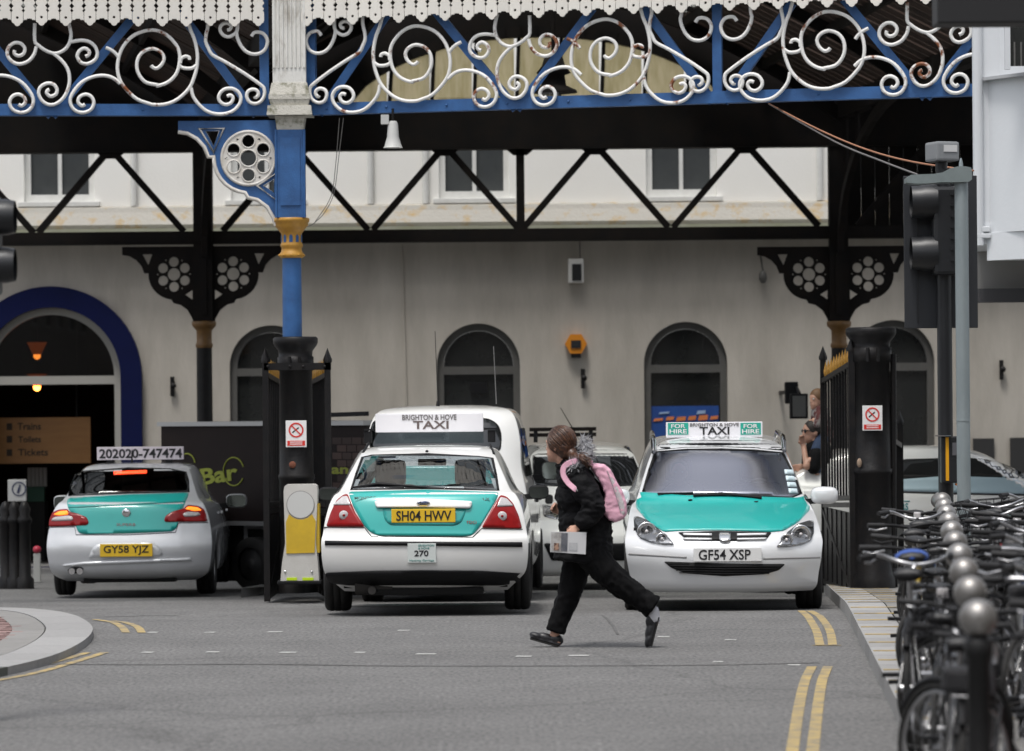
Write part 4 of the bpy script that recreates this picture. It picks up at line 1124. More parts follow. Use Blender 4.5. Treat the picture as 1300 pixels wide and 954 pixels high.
def rounded(poly, r=3.0, n=3):
    """round the corners of a picture outline"""
    out = []; k = len(poly)
    for i in range(k):
        p0, p1, p2 = Vector(poly[i-1]), Vector(poly[i]), Vector(poly[(i+1) % k])
        a = p1+(p0-p1).normalized()*min(r, (p0-p1).length*.45); b = p1+(p2-p1).normalized()*min(r, (p2-p1).length*.45)
        for j in range(n+1):
            t = j/n; q = a*(1-t)**2+p1*2*t*(1-t)+b*t*t; out.append((q.x, q.y))
    return out
def grow(poly, k):
    cx = sum(p[0] for p in poly)/len(poly); cy = sum(p[1] for p in poly)/len(poly)
    out = []
    for p in poly:
        v = Vector((p[0]-cx, p[1]-cy)); L_ = v.length; out.append((cx+v.x*(L_+k)/L_, cy+v.y*(L_+k)/L_))
    return out

SALOON = [  # zr, yr, zf, yf, w_rear, w_mid, w_front
 (.20,.30,.19,4.50,.70,.76,.66), (.30,.12,.24,4.62,.80,.86,.78), (.37,.045,.33,4.69,.855,.885,.82), (.48,.01,.45,4.73,.875,.90,.84), (.60,.0,.56,4.72,.88,.905,.845),
 (.655,.012,.62,4.69,.878,.905,.84), (.70,.045,.68,4.64,.868,.905,.82), (.82,.075,.75,4.50,.848,.90,.79), (.94,.115,.84,4.20,.815,.88,.77), (1.02,.16,.93,3.75,.775,.85,.75), (1.055,.24,.99,3.45,.735,.80,.72),
 (1.12,.42,1.08,3.22,.70,.755,.68), (1.24,.70,1.22,2.98,.645,.70,.63), (1.35,.98,1.345,2.74,.592,.64,.58), (1.405,1.18,1.40,2.52,.545,.585,.53), (1.428,1.42,1.425,2.32,.43,.46,.42), (1.435,1.62,1.435,2.15,.22,.24,.22)]
# ---------------------------------------------------------------- white hatchback taxi, seen from behind
mon = Car('white_taxi', 'white saloon taxi with teal tailgate, brake lights to us, plate SH04 HWV', ((537-HX)*32/FPX, 32.0, gz(32)), -.006, SALOON, 4.73, (1.02, 3.77), .325, 1.565, M_WHITECAR, tyre_w=.225)
def q6(P): return [(390+x*.2725, 540+y*.2725) for x, y in P]
win = q6([(252,148),(300,137),(560,130),(800,143),(868,152),(885,230),(896,305),(560,298),(200,302),(222,230)])
mon.cut((grow(win, -2), 33.6))
ws = None
g = mon.patch('rear_window', win, M_GLASSC, off=.004, thick=.004)
tr = MB()
# black glass border
def border(car, name, poly, inset, m, parent, off=.006):
    """thin frame following an outline"""
    inn = grow(poly, -inset)
    n = len(poly)
    for i in range(n):
        quad = [poly[i], poly[(i+1) % n], inn[(i+1) % n], inn[i]]
        car.patch(name, quad, m, parent, off=off, thick=.03, res=6)
border(mon, 'window_seal', win, 3.2, M_BLACKP, g)
tg = q6([(190,310),(560,300),(896,312),(880,350),(800,480),(770,512),(740,518),(330,514),(295,500),(265,470),(215,380)])
tail = mon.patch('tailgate', rounded(tg, 5), M_TEAL, off=.006, thick=.02)
rec = q6([(348,384),(744,388),(720,452),(690,468),(385,466),(360,440)])
mon.patch('number_recess', rounded(rec, 4), mat('teal_recess', (.02,.30,.28), .4, coat=.3), tail, off=.009, thick=.01)
gr = q6([(312,352),(540,342),(770,354),(760,388),(540,382),(322,384)])
mon.patch('grab_handle', rounded(gr, 3), M_WHITECAR, tail, off=.03, thick=.02, res=4)
bd = mon.depth(538, 640)
mb = MB(); c = pix(537.5, 639, mon.depth(537.5, 639)-.036); s = c.y/FPX
o = MB().lathe([(0, -.003), (8.6*s, -.003), (8.6*s, .004), (7.6*s, .008), (0, .010)], 24, Matrix.Translation(c) @ Matrix.Rotation(PI/2, 4, 'X') @ Matrix.Diagonal((1, .45, 1, 1)), caps=False).build('oval_badge', M_CHROME, tail)
MB().lathe([(0, .0105), (6.6*s, .009), (6.6*s, .012), (0, .0125)], 24, Matrix.Translation(c) @ Matrix.Rotation(PI/2, 4, 'X') @ Matrix.Diagonal((1, .42, 1, 1)), caps=False).build('badge_centre', mat('badge_blue', (.02,.04,.12), .3), o)
text_px('badge_script', 'Ford', M_CHROME, o, 532.5, 637, 542.5, 641.5, c.y-.013, t=.002)
d = mon.slab('number_plate', 497, 646, 578, 664, M_PLY, proud=.016)
text_px('plate_lettering', 'SH04 HWV', M_INK, mon.t, 503, 648.6, 573, 661.4, d-.001, t=.002, bold=.015)
d = mon.slab('licence_plate', 517.5, 690, 553.5, 715, mat('licence_plate_grey', (.60,.64,.62), .4), proud=.014)
text_px('licence_number', '270', M_INK, mon.t, 526, 699, 544, 706.5, d-.001, t=.002, bold=.02)
M_TEALINK = mat('teal_ink', (.04,.25,.22), .5)
text_px('licence_heading', 'BRIGHTON\n& HOVE', M_TEALINK, mon.t, 531, 691.5, 551, 697.5, d-.001, t=.002)
text_px('licence_footer', 'Hackney Carriage', M_TEALINK, mon.t, 520, 710.5, 551, 713.5, d-.001, t=.002)
# lamps
ll = q6([(88,473),(108,410),(135,350),(165,325),(188,318),(200,350),(225,410),(268,474)])
rl = q6([(812,478),(850,410),(880,355),(900,324),(930,332),(960,365),(985,420),(1002,482)])
for lamp, cxy, clear in ((ll, (436.5, 654.3), q6([(118,372),(165,330),(188,330),(204,372)])), (rl, (637.6, 655.4), q6([(884,380),(900,334),(930,340),(962,376)]))):
    lo = mon.patch('tail_lamp', rounded(lamp, 3), M_REDLENS, off=.012, thick=.03, res=4)
    mon.patch('clear_lens', rounded(clear, 2), M_CLEARL, lo, off=.016, thick=.01, res=3)
    c = pix(cxy[0], cxy[1], (mon.depth(*cxy) or 32.1)-.016)
    MB().lathe([(0, 0), (.040, 0), (.040, .004), (.032, .010), (.0, .012)], 20, Matrix.Translation(c) @ Matrix.Rotation(PI/2, 4, 'X'), caps=False).build('reversing_lens', M_CLEARL, lo)
    MB().sphere((c.x, c.y-.01, c.z), .012).build('bulb', M_REDLENS, lo)
# bumper
st_ = q6([(82,538),(300,541),(560,543),(1002,545),(1002,568),(560,562),(300,560),(82,559)])
mon.patch('bumper_strip', st_, M_BLACKP, off=.012, thick=.02, res=6)
bl_ = q6([(80,688),(330,678),(560,676),(800,678),(1010,692),(985,735),(900,748),(560,746),(200,748),(105,738)])
mon.patch('lower_valance', rounded(bl_, 5), M_BLACKP, off=.008, thick=.05, res=6)
seam = q6([(76,474),(268,476),(300,516),(770,520),(812,480),(1004,484),(1004,487),(814,483),(773,524),(297,520),(266,479),(76,477)])
mon.patch('bumper_joint', seam, M_DARK, off=.002, thick=.01, res=5)
# wiper
c0 = pix(555, 620, mon.depth(550, 618)-.03)
MB().tube([pix(448, 619, mon.depth(449, 618.5)-.03), pix(480, 614.5, mon.depth(480, 614)-.05), pix(540, 619, mon.depth(540, 619)-.03)], [.008, .014, .010], 6).build('wiper_arm', M_BLACKP, mon.t)
MB().tube([pix(450, 620.5, mon.depth(450, 619)-.02), pix(513, 619.5, mon.depth(513, 619)-.02)], .012, 6).build('wiper_blade', M_BLACKP, mon.t)
dd = mon.depth(465, 632)-.012
text_px('model_lettering', 'MONDEO', M_CHROME, mon.t, 450, 630.5, 478, 634.5, dd, t=.003, bold=.01)
text_px('trim_lettering', 'TDCi', mat('red_trim', (.4,.05,.05), .4), mon.t, 592, 661.5, 605, 665, mon.depth(598, 663)-.012, t=.003, bold=.01)
text_px('engine_lettering', 'LX', M_CHROME, mon.t, 613, 632, 622, 635.5, mon.depth(617, 634)-.012, t=.003, bold=.01)
MB().sphere(pix(542, 573.5, mon.depth(542, 574)-.005), .014).build('washer_jet', M_BLACKP, mon.t)
# roof seams
for pts in ([(468,563),(461,575)], [(622,565),(627,577)]):
    MB().tube([pix(x, y, (mon.depth(x, y) or 33.5)-.004) for x, y in pts], .012, 6).build('roof_gutter', M_BLACKP, mon.t)
# side windows
ML = mon.M
for sg in (-1, 1):
    # door glass strip
    P = []
    for (y, z) in ((.95, 1.04), (3.25, 1.0), (2.95, 1.20), (2.62, 1.345), (1.45, 1.37), (1.05, 1.20)): P.append((y, z))
    vs = []
    for y, z in P:
        o_ = ML @ Vector((sg*2.0, y, z)); h = mon.bvh.ray_cast(o_, (ML.to_3x3() @ Vector((-sg, 0, 0))))
        vs.append(h[0]+ML.to_3x3() @ Vector((sg*.006, 0, 0)))
    c = sum(vs, Vector())/len(vs); k = len(vs)
    MB().add(vs+[c], [((i, (i+1) % k, k) if sg > 0 else ((i+1) % k, i, k)) for i in range(k)]).build('side_window', M_GLASSD, mon.t)
mon.mirror(-.965, 3.0, .98, -1, M_BLACKP, .19, .13); mon.mirror(.975, 3.0, .98, 1, M_BLACKP, .19, .13)
mon.far = (2.72, 3.42, 1.05, 1.36, .56)
MB().add([(-.58,3.38,1.03),(.58,3.38,1.03),(.52,2.74,1.36),(-.52,2.74,1.36)], [(0,1,2,3)], ML).build('windscreen', M_GLASSC, mon.t)
# interior: seats, dashboard, wheel
M_CLOTH = mat('grey_seat_cloth', (.11,.11,.125), .9, col2=(.08,.08,.09), scale=12)
sx = MB()
for x, y, w_ in ((-.36, 2.1, .24), (.36, 2.1, .24)):
    so_ = MB().box(x-w_, x+w_, y-.08, y+.06, .45, 1.08, M=ML, bev=.05).build('front_seat', M_CLOTH, mon.t)
    MB().box(x-.14, x+.14, y-.06, y+.05, 1.07, 1.30, M=ML, bev=.045).build('head_restraint', M_CLOTH, so_)
MB().box(-.68, .68, 1.0, 1.14, .45, 1.02, M=ML, bev=.05).build('rear_seat', M_CLOTH, mon.t)
MB().box(-.70, .70, .45, 1.0, .98, 1.0, M=ML).build('parcel_shelf', M_CLOTH, mon.t)
MB().box(-.70, .70, 2.9, 3.4, .70, .98, M=ML, bev=.05).build('dashboard', M_CLOTH, mon.t)
MB().box(-.13, .13, 2.68, 2.71, 1.24, 1.30, M=ML, bev=.01).build('rear_view_mirror', M_BLACKP, mon.t)
mb = MB().tube([(.36+.18*math.cos(a*PI/12), 2.72+.05*math.sin(a*PI/12), .95+.18*math.sin(a*PI/12)) for a in range(24)], .014, 6, closed=True, M=ML).build('steering_wheel', M_BLACKP, mon.t)
# windscreen opening at the far side lets light in
# exhaust
MB().tube([ML @ Vector((-.45, .12, .22)), ML @ Vector((-.45, .5, .22)), ML @ Vector((-.2, .9, .25))], .035, 10).build('exhaust', mat('exhaust_metal', (.04,.037,.034), .7, .2), mon.t)
MB().tube([ML @ Vector((-.60, .30, .26)), ML @ Vector((-.28, .30, .26))], .085, 12).build('silencer', MAT['exhaust_metal'], mon.t)
mon.finish()
# roof sign (white, on a roof bar)
M_SIGNW = mat('taxi_sign_white', (.82,.81,.83), .35, col2=(.76,.75,.78), scale=2)
def roof_sign(car, x0, y0, x1, y1, yl, frames, dep, lines, legs):
    sg = MB().box(pix(x0, y0, dep).x, pix(x1, y0, dep).x, dep, dep+.05, pix((x0+x1)/2, y1, dep).z, pix((x0+x1)/2, y0, dep).z, bev=.006).build('roof_sign', M_SIGNW, car.t)
    for (nm, s_, m_, b) in lines: text_px(nm, s_, m_, sg, *b, dep-.002, t=.002, bold=.02)
    return sg
dep = 33.95
sg = roof_sign(mon, 476.5, 525, 613.5, 548.8, 0, None, dep, [('sign_heading', 'BRIGHTON & HOVE', M_GREYINK, (510.5, 526.6, 579.5, 533.6)), ('sign_word', 'TAXI', mat('brown_ink', (.13,.10,.095), .5), (524.5, 534.6, 569.5, 544.8))], [])
for x0, x1 in ((462, 476), (614, 632)):
    MB().box(pix(x0, 545, dep).x, pix(x1, 545, dep).x, dep, dep+.04, pix(540, 546.5, dep).z, pix(540, 544.0, dep).z).build('roof_bar', M_BLACKP, sg)
for x in (467, 624):
    MB().box(pix(x-5, 550, dep).x, pix(x+5, 550, dep).x, dep+.01, dep+.10, pix(540, 562.5, dep).z, pix(540, 547, dep).z, bev=.01).build('bar_foot', M_BLACKP, sg)
MB().box(pix(476, 550, dep).x, pix(614, 550, dep).x, dep+.0, dep+.012, pix(540, 563, dep).z, pix(540, 549.5, dep).z).build('sign_backing', glass('sign_perspex', (.72,.80,.82), .1), sg)

# ---------------------------------------------------------------- silver estate taxi facing us
MPV = [
 (.20,.25,.19,4.30,.68,.74,.78), (.28,.12,.24,4.36,.78,.84,.815), (.38,.05,.35,4.395,.84,.87,.83), (.48,.02,.46,4.42,.855,.88,.85), (.58,.0,.56,4.41,.86,.885,.862),
 (.66,.01,.63,4.37,.86,.885,.868), (.74,.03,.685,4.31,.855,.885,.86), (.84,.05,.77,4.12,.845,.88,.845), (.94,.07,.86,3.80,.83,.87,.825), (1.02,.10,.93,3.48,.80,.845,.80), (1.06,.13,.965,3.36,.78,.815,.765),
 (1.14,.18,1.05,3.25,.745,.775,.735), (1.30,.28,1.22,3.02,.69,.715,.68), (1.44,.40,1.37,2.82,.635,.66,.625), (1.51,.55,1.45,2.68,.59,.61,.58), (1.545,.8,1.51,2.42,.46,.48,.45), (1.56,1.1,1.54,2.1,.24,.26,.24)]
PY = 32.9+4.42
peu = Car('silver_taxi', 'pale silver estate taxi with teal bonnet facing us, plate GF54 XSP', ((919-HX)*32.9/FPX+.13, PY, gz(34)), PI-.03, MPV, 4.42, (.86, 3.57), .31, 1.53, M_PEARL, crown=(.14, .30), tyre_w=.22)
def q2(P): return [(770+x*.304, 510+y*.304) for x, y in P]
wsp = q2([(200,208),(330,197),(480,195),(620,200),(740,212),(790,310),(818,385),(780,400),(640,396),(480,388),(320,390),(175,392),(148,375),(172,290)])
peu.cut((grow(wsp, -2), PY-2.0+.4))
g = peu.patch('windscreen', rounded(wsp, 3), M_GLASSW, off=.004, thick=.004)
border(peu, 'windscreen_seal', wsp, 3.0, M_BLACKP, g)
bonnet = q2([(130,380),(150,377),(330,392),(480,390),(640,397),(790,402),(835,393),(852,450),(800,505),(740,540),(690,545),(480,538),(300,540),(240,545),(175,505),(120,440)])
bo = peu.patch('bonnet', rounded(bonnet, 4), M_TEAL, off=.007, thick=.02)
hl = q2([(112,482),(130,478),(170,494),(215,530),(262,570),(284,597),(240,597),(185,588),(135,568),(116,530)])
hr = q2([(866,498),(850,495),(800,510),(755,545),(725,585),(708,606),(760,605),(820,596),(856,578),(867,545)])
for hp, c1_, c2_ in ((hl, (168, 543), (232, 574)), (hr, (812, 555), (752, 578))):
    lo = peu.patch('headlight', rounded(hp, 3), mat('headlight_reflector', (.55,.55,.56), .12, .85, col2=(.25,.25,.26), scale=16), off=.008, thick=.02, res=4)
    for (cc, r) in ((c1_, .085), (c2_, .055)):
        px_, py_ = 770+cc[0]*.304, 510+cc[1]*.304
        dd = peu.depth(px_, py_)
        if dd:
            MB().lathe([(r, 0), (r*.9, -.012), (r*.6, .03), (0.012, .04), (0, .05)][::-1], 20, Matrix.Translation(pix(px_, py_, dd-.02)) @ Matrix.Rotation(-PI/2, 4, 'X'), caps=False).build('reflector_bowl', M_CHROME, lo)
            MB().sphere(pix(px_, py_, dd-.018), .018, n=10).build('bulb', M_CLEARL, lo)
    peu.patch('lens_cover', rounded(hp, 3), glass('lens_cover', (.92,.93,.94), .08), lo, off=.024, thick=.004, res=5)
    px_, py_ = 770+(cc[0]-(95 if hp is hl else -90))*.304, 510+500*.304
grl = q2([(298,546),(470,540),(690,546),(672,570),(560,580),(430,580),(330,572)])
gg = peu.patch('upper_grille', rounded(grl, 2), M_BLACKP, off=.010, thick=.02, res=4)
for (ya, yb) in ((548, 560), (568, 578)):
    peu.patch('grille_bar', q2([(318,ya),(440,ya+2),(440,yb),(322,yb-2)]), M_PEARL, gg, off=.02, thick=.01, res=4)
    peu.patch('grille_bar', q2([(545,ya+2),(670,ya),(664,yb-2),(545,yb)]), M_PEARL, gg, off=.02, thick=.01, res=4)
bdg = peu.patch('lion_badge', rounded(q2([(468,545),(520,545),(518,580),(495,586),(472,580)]), 2), M_CHROME, gg, off=.03, thick=.02, res=3)
lg = q2([(238,668),(360,672),(490,676),(620,678),(748,678),(720,705),(660,722),(490,730),(330,718),(270,695)])
lg_o = peu.patch('lower_grille', rounded(lg, 3), M_DARK, off=.004, thick=.02, res=5)
for k in range(4):
    y = 684+k*10
    peu.patch('grille_slat', q2([(262+k*14,y),(490,y+4),(722-k*14,y+3),(722-k*14,y+6),(490,y+7),(262+k*14,y+3)]), M_BLACKP, lg_o, off=.014, thick=.01, res=5)
d = peu.slab('number_plate', 880.5, 695.5, 967, 713.5, M_PLW, proud=.014)
text_px('plate_lettering', 'GF54 XSP', M_INK, peu.t, 887, 698, 953, 711, d-.001, t=.002, bold=.015)
for pl in ([(75,640),(335,655),(335,648),(78,632)], [(655,660),(893,655),(893,648),(655,653)]):
    peu.patch('bumper_groove', q2(pl), mat('pale_silver_shadow_gap', (.25,.25,.25), .6), off=.003, thick=.01, res=5)
for x, y in ((350, 412), (625, 420)):
    px_, py_ = 770+x*.304, 510+y*.304; MB().sphere(pix(px_, py_, peu.depth(px_, py_)-.012), .016, n=8, sc=(1.4, 1, .7)).build('washer_jet', M_BLACKP, bo)
def wpts(lst, off): return [pix(x, y, (peu.depth(x, y) or 34)-off) for x, y in lst]
MB().tube(wpts([(800+80, 629), (925, 628), (967, 632)], .03), .012, 6).build('wiper', M_BLACKP, peu.t)
MB().tube(wpts([(835, 627), (880, 626)], .03), .009, 6).build('wiper', M_BLACKP, peu.t)
# dark glass roof and rails
rg = peu.patch('glass_roof_edge', q2([(222,168),(300,146),(480,140),(620,145),(715,165),(742,206),(620,194),(480,190),(330,192),(205,204)]), mat('black_glass_roof', (.006,.006,.007), .5, spec=.08), off=.004, thick=.01, res=5)
MLp = peu.M
for sg_ in (-1, 1):
    MB().tube([MLp @ Vector((sg_*.60, 2.62, 1.40)), MLp @ Vector((sg_*.60, 2.50, 1.475)), MLp @ Vector((sg_*.60, 2.30, 1.53)), MLp @ Vector((sg_*.60, 1.0, 1.57)), MLp @ Vector((sg_*.60, .5, 1.50))], [.02, .025, .025, .022, .02], 8).build('roof_rail', M_CHROME, peu.t)
    pts = [(sg_*.78, 3.30, .98), (sg_*.735, 3.18, 1.06), (sg_*.68, 2.88, 1.24), (sg_*.63, 2.62, 1.38)]
    vs = []
    P = ((1.0,1.07),(3.15,1.0),(2.9,1.18),(2.55,1.36),(1.0,1.40))
    for y, z in P:
        h = peu.bvh.ray_cast(MLp @ Vector((sg_*2, y, z)), MLp.to_3x3() @ Vector((-sg_, 0, 0))); vs.append(h[0]+MLp.to_3x3() @ Vector((sg_*.006, 0, 0)))
    c = sum(vs, Vector())/len(vs); k = len(vs)
    MB().add(vs+[c], [((i, (i+1) % k, k) if sg_ > 0 else ((i+1) % k, i, k)) for i in range(k)]).build('side_window', M_GLASSD, peu.t)
for sg_ in (-1, 1):
    Mx = MLp @ Matrix.Translation((sg_*.945, 2.95, 1.0))
    p = MB().superell((0, 0, 0), (.125, .09, .08), 3.2, M=Mx).build('door_mirror', M_PEARL, peu.t)
    MB().bar((-sg_*.2, 0, -.06), (-sg_*.08, 0, -.05), .06, .05, M=Mx).build('mirror_arm', M_BLACKP, p)
# interior
for x in (-.36, .36):
    so_ = MB().box(x-.24, x+.24, 1.75, 1.9, .5, 1.10, M=MLp, bev=.05).build('front_seat', M_CLOTH, peu.t)
    MB().box(x-.13, x+.13, 1.77, 1.87, 1.12, 1.32, M=MLp, bev=.04).build('head_restraint', M_CLOTH, so_)
MB().box(-.74, .74, 2.75, 3.25, .70, .93, M=MLp, bev=.05).build('dashboard', mat('pale_dash', (.20,.20,.22), .8), peu.t)
MB().tube([(-.36+.18*math.cos(a*PI/12), 2.62-.05*math.sin(a*PI/12), .97+.17*math.sin(a*PI/12)) for a in range(24)], .014, 6, closed=True, M=MLp).build('steering_wheel', M_BLACKP, peu.t)
# licence stickers on the screen corner
for k in range(4):
    x0, y0 = 995.5+k*1.7, 596+k*8
    peu.patch('screen_sticker', [(x0, y0), (x0+11, y0+.5), (x0+13, y0+7), (x0+1, y0+6.5)], mat('pale_sticker', (.55,.66,.70), .5), g, off=.009, thick=.002, res=4)
peu.finish()
dep = PY-2.05
sg = roof_sign(peu, 845.5, 536, 968, 555.5, 0, None, dep, [('sign_heading', 'BRIGHTON & HOVE', M_GREYINK, (876, 537.4, 938, 541.6)), ('sign_word', 'TAXI', M_INK, (888, 542.2, 926, 552.2))], [])
M_TEALSIGN = mat('teal_sign_panel', (.02,.36,.27), .4)
for x0, x1 in ((848, 874), (940, 966)):
    a, b = pix(x0, 537.2, dep-.004), pix(x1, 552, dep-.004)
    p = MB().box(a.x, b.x, dep-.004, dep-.0005, b.z, a.z).build('for_hire_panel', M_TEALSIGN, sg)
    text_px('for_hire_lettering', 'FOR', M_PLW, p, x0+4, 538.6, x1-4, 543.8, dep-.006, t=.002, bold=.02)
    text_px('for_hire_lettering', 'HIRE', M_PLW, p, x0+2, 545.2, x1-2, 550.6, dep-.006, t=.002, bold=.02)
for x in (862, 950): MB().bar(pix(x, 555, dep+.03), pix(x, 562, dep+.03), .04, .06).build('sign_foot', M_BLACKP, sg)

# ---------------------------------------------------------------- silver saloon, left, seen from behind
SUP = [
 (.18,.32,.18,4.60,.70,.76,.66), (.24,.14,.24,4.72,.80,.86,.78), (.32,.05,.33,4.79,.85,.89,.82), (.44,.015,.45,4.83,.872,.905,.84), (.54,.0,.56,4.82,.88,.908,.845),
 (.62,.02,.62,4.79,.878,.908,.84), (.70,.055,.68,4.74,.87,.906,.82), (.82,.09,.75,4.60,.85,.90,.79), (.93,.12,.84,4.3,.82,.88,.77), (1.01,.16,.93,3.85,.775,.85,.75), (1.05,.25,.99,3.55,.73,.80,.72),
 (1.12,.44,1.08,3.32,.69,.755,.68), (1.24,.72,1.22,3.08,.635,.70,.63), (1.35,1.0,1.345,2.84,.585,.64,.58), (1.40,1.2,1.40,2.62,.535,.585,.53), (1.425,1.44,1.425,2.4,.42,.46,.42), (1.432,1.65,1.435,2.2,.22,.24,.22)]
sk = Car('silver_saloon', 'silver saloon taxi with teal boot and lit brake lights, plate GY58 YJZ', ((161-HX)*40.3/FPX, 40.3, gz(40.6)), .020, SUP, 4.84, (1.05, 3.81), .325, 1.54, M_SILVER)
def q7(P): return [(40+x*.22, 560+y*.22) for x, y in P]
win = q7([(252,192),(300,172),(560,152),(800,158),(895,178),(910,230),(912,296),(560,304),(210,318),(225,250)])
sk.cut((grow(win, -2), 41.8))
g = sk.patch('rear_window', win, M_GLASSD, off=.004, thick=.004)
border(sk, 'window_seal', win, 2.4, M_BLACKP, g)
bl3 = sk.patch('high_brake_light', q7([(475,176),(665,168),(665,186),(475,194)]), M_BRAKE, g, off=.012, thick=.02, res=4)
tg = q7([(208,330),(560,308),(912,298),(890,350),(850,440),(840,500),(815,522),(560,534),(300,538),(270,530),(255,490),(250,430),(215,400),(203,360)])
tail = sk.patch('boot_lid', rounded(tg, 4), M_TEAL, off=.006, thick=.02)
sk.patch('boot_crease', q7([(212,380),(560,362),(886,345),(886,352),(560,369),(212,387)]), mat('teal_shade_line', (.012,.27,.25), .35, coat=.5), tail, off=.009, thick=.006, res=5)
ll = q7([(98,495),(104,450),(122,410),(160,395),(210,392),(218,410),(262,418),(318,440),(332,470),(320,486),(230,490)])
rl = q7([(1016,465),(1008,425),(995,392),(960,374),(900,368),(880,390),(820,405),(775,430),(765,455),(770,468),(860,466)])
for lamp, am, cl in ((ll, [(125,425),(160,405),(208,402),(212,425),(160,430)], [(108,460),(130,440),(215,430),(240,440),(238,458),(150,462)]), (rl, [(885,392),(905,378),(955,382),(985,400),(940,405)], [(872,420),(900,408),(965,412),(978,428),(940,436),(880,438)])):
    lo = sk.patch('tail_lamp', rounded(lamp, 3), M_REDLENS, off=.012, thick=.03, res=4)
    sk.patch('brake_lens', rounded(q7(am), 2), M_AMBER, lo, off=.016, thick=.01, res=3)
    sk.patch('reversing_lens', rounded(q7(cl), 2), M_CLEARL, lo, off=.016, thick=.01, res=3)
c = pix(160.3, 651.5, sk.depth(160, 651)-.012); s = c.y/FPX
MB().lathe([(0, 0), (5.6*s, 0), (5.6*s, .006), (4.6*s, .012), (0, .010)], 24, Matrix.Translation(c) @ Matrix.Rotation(PI/2, 4, 'X'), caps=False).build('round_badge', M_CHROME, tail)
text_px('model_lettering', 'SUPERB', M_CHROME, tail, 148, 664.5, 172, 668, sk.depth(160, 666)-.010, t=.003, bold=.01)
rec = q7([(325,680),(360,605),(400,590),(700,585),(740,610),(765,662),(700,672),(420,684)])
sk.patch('number_recess', rounded(rec, 5), M_SILVER, off=.003, thick=.006)
d = sk.slab('number_plate', 127, 690.5, 193.5, 707.3, M_PLY, proud=.016)
text_px('plate_lettering', 'GY58 YJZ', M_INK, sk.t, 131.5, 692.8, 189, 705, d-.001, t=.002, bold=.015)
seam = q7([(85,498),(250,494),(258,540),(560,540),(830,526),(846,472),(1020,470),(1020,473),(849,475),(833,530),(560,544),(256,544),(248,498),(85,501)])
sk.patch('bumper_joint', seam, M_DARK, off=.003, thick=.01, res=5)
sk.patch('bumper_crease', q7([(180,715),(300,700),(560,690),(915,676),(925,692),(560,708),(300,718),(185,727)]), M_SILVER, off=.014, thick=.015, res=5)
ex = q7([(205,745),(230,728),(290,726),(302,742),(290,762),(215,768)])
sk.patch('exhaust_surround', rounded(ex, 3), M_DARK, off=.008, thick=.02, res=4)
for x in (232, 278):
    q = pix(40+x*.22, 560+752*.22, sk.depth(93, 720)-.02)
    MB().tube([q, q+Vector((0, .25, 0))], .035, 12).build('tailpipe', M_CHROME, sk.t)
MLs = sk.M
for sg_ in (-1, 1):
    vs = []
    for y, z in ((1.0,1.04),(3.35,1.0),(3.05,1.20),(2.72,1.345),(1.5,1.37),(1.08,1.20)):
        h = sk.bvh.ray_cast(MLs @ Vector((sg_*2, y, z)), MLs.to_3x3() @ Vector((-sg_, 0, 0))); vs.append(h[0]+MLs.to_3x3() @ Vector((sg_*.006, 0, 0)))
    c = sum(vs, Vector())/len(vs); k = len(vs)
    MB().add(vs+[c], [((i, (i+1) % k, k) if sg_ > 0 else ((i+1) % k, i, k)) for i in range(k)]).build('side_window', M_GLASSD, sk.t)
    for y in (1.75, 2.75): MB().box(sg_*.905-.012, sg_*.905+.012, y-.09, y+.09, .86, .89, M=MLs, bev=.008).build('door_handle', M_SILVER, sk.t)
sk.mirror(-.97, 3.0, .97, -1, M_SILVER, .24, .16); sk.mirror(1.0, 3.0, .97, 1, M_SILVER, .24, .16)
for x in (-.36, .36):
    so_ = MB().box(x-.24, x+.24, 2.0, 2.15, .5, 1.10, M=MLs, bev=.05).build('front_seat', M_CLOTH, sk.t)
    MB().box(x-.13, x+.13, 2.03, 2.13, 1.1, 1.30, M=MLs, bev=.04).build('head_restraint', M_CLOTH, so_)
sk.finish()
dep = 41.9
sgn = MB().box(pix(123, 575, dep).x, pix(233, 575, dep).x, dep, dep+.06, pix(178, 584, dep).z, pix(178, 567.5, dep).z, bev=.006).build('roof_sign', mat('pinkish_sign_white', (.66,.60,.65), .4), sk.t)
text_px('phone_lettering', '202020-747474', M_INK, sgn, 126, 570, 231, 582, dep-.002, t=.002, bold=.025)
for x in (140, 215): MB().bar(pix(x, 583, dep+.03), pix(x, 589, dep+.03), .05, .08).build('sign_foot', M_BLACKP, sgn)
MB().tube([pix(167.5, 588, dep-.3), pix(167.5, 571, dep-.3)], [.012, .004], 6).build('aerial', M_BLACKP, sk.t)

# ---------------------------------------------------------------- black-cab shaped white taxi ahead of the hatchback
CABR = [
 (.22,.25,.22,4.35,.70,.76,.66), (.32,.08,.32,4.48,.78,.84,.76), (.45,.02,.45,4.56,.82,.87,.80), (.60,.0,.60,4.57,.835,.88,.80), (.80,.03,.78,4.52,.84,.885,.76), (.98,.06,.95,4.2,.83,.88,.72), (1.10,.09,1.06,3.7,.81,.86,.74), (1.18,.11,1.14,3.35,.79,.83,.74),
 (1.30,.14,1.26,3.2,.77,.80,.73), (1.48,.20,1.46,2.98,.765,.785,.72), (1.64,.27,1.63,2.80,.735,.75,.70), (1.75,.38,1.745,2.62,.685,.70,.65), (1.80,.52,1.80,2.44,.59,.60,.56), (1.83,.85,1.825,2.15,.36,.37,.34)]
CABR = [(q[0]*1.08, q[1], q[2]*1.08, q[3], q[4], q[5], q[6]) for q in CABR]
cab = Car('white_cab', 'tall rounded white taxi cab with teal boot parked ahead of the hatchback', ((559-HX)*37.2/FPX, 37.2, gz(38.5)), -.045, CABR, 4.57, (.85, 3.74), .33, 1.5, M_WHITECAR, crown=(.22, .25))
def q8(P): return [(400+x*.2308, 490+y*.2308) for x, y in P]
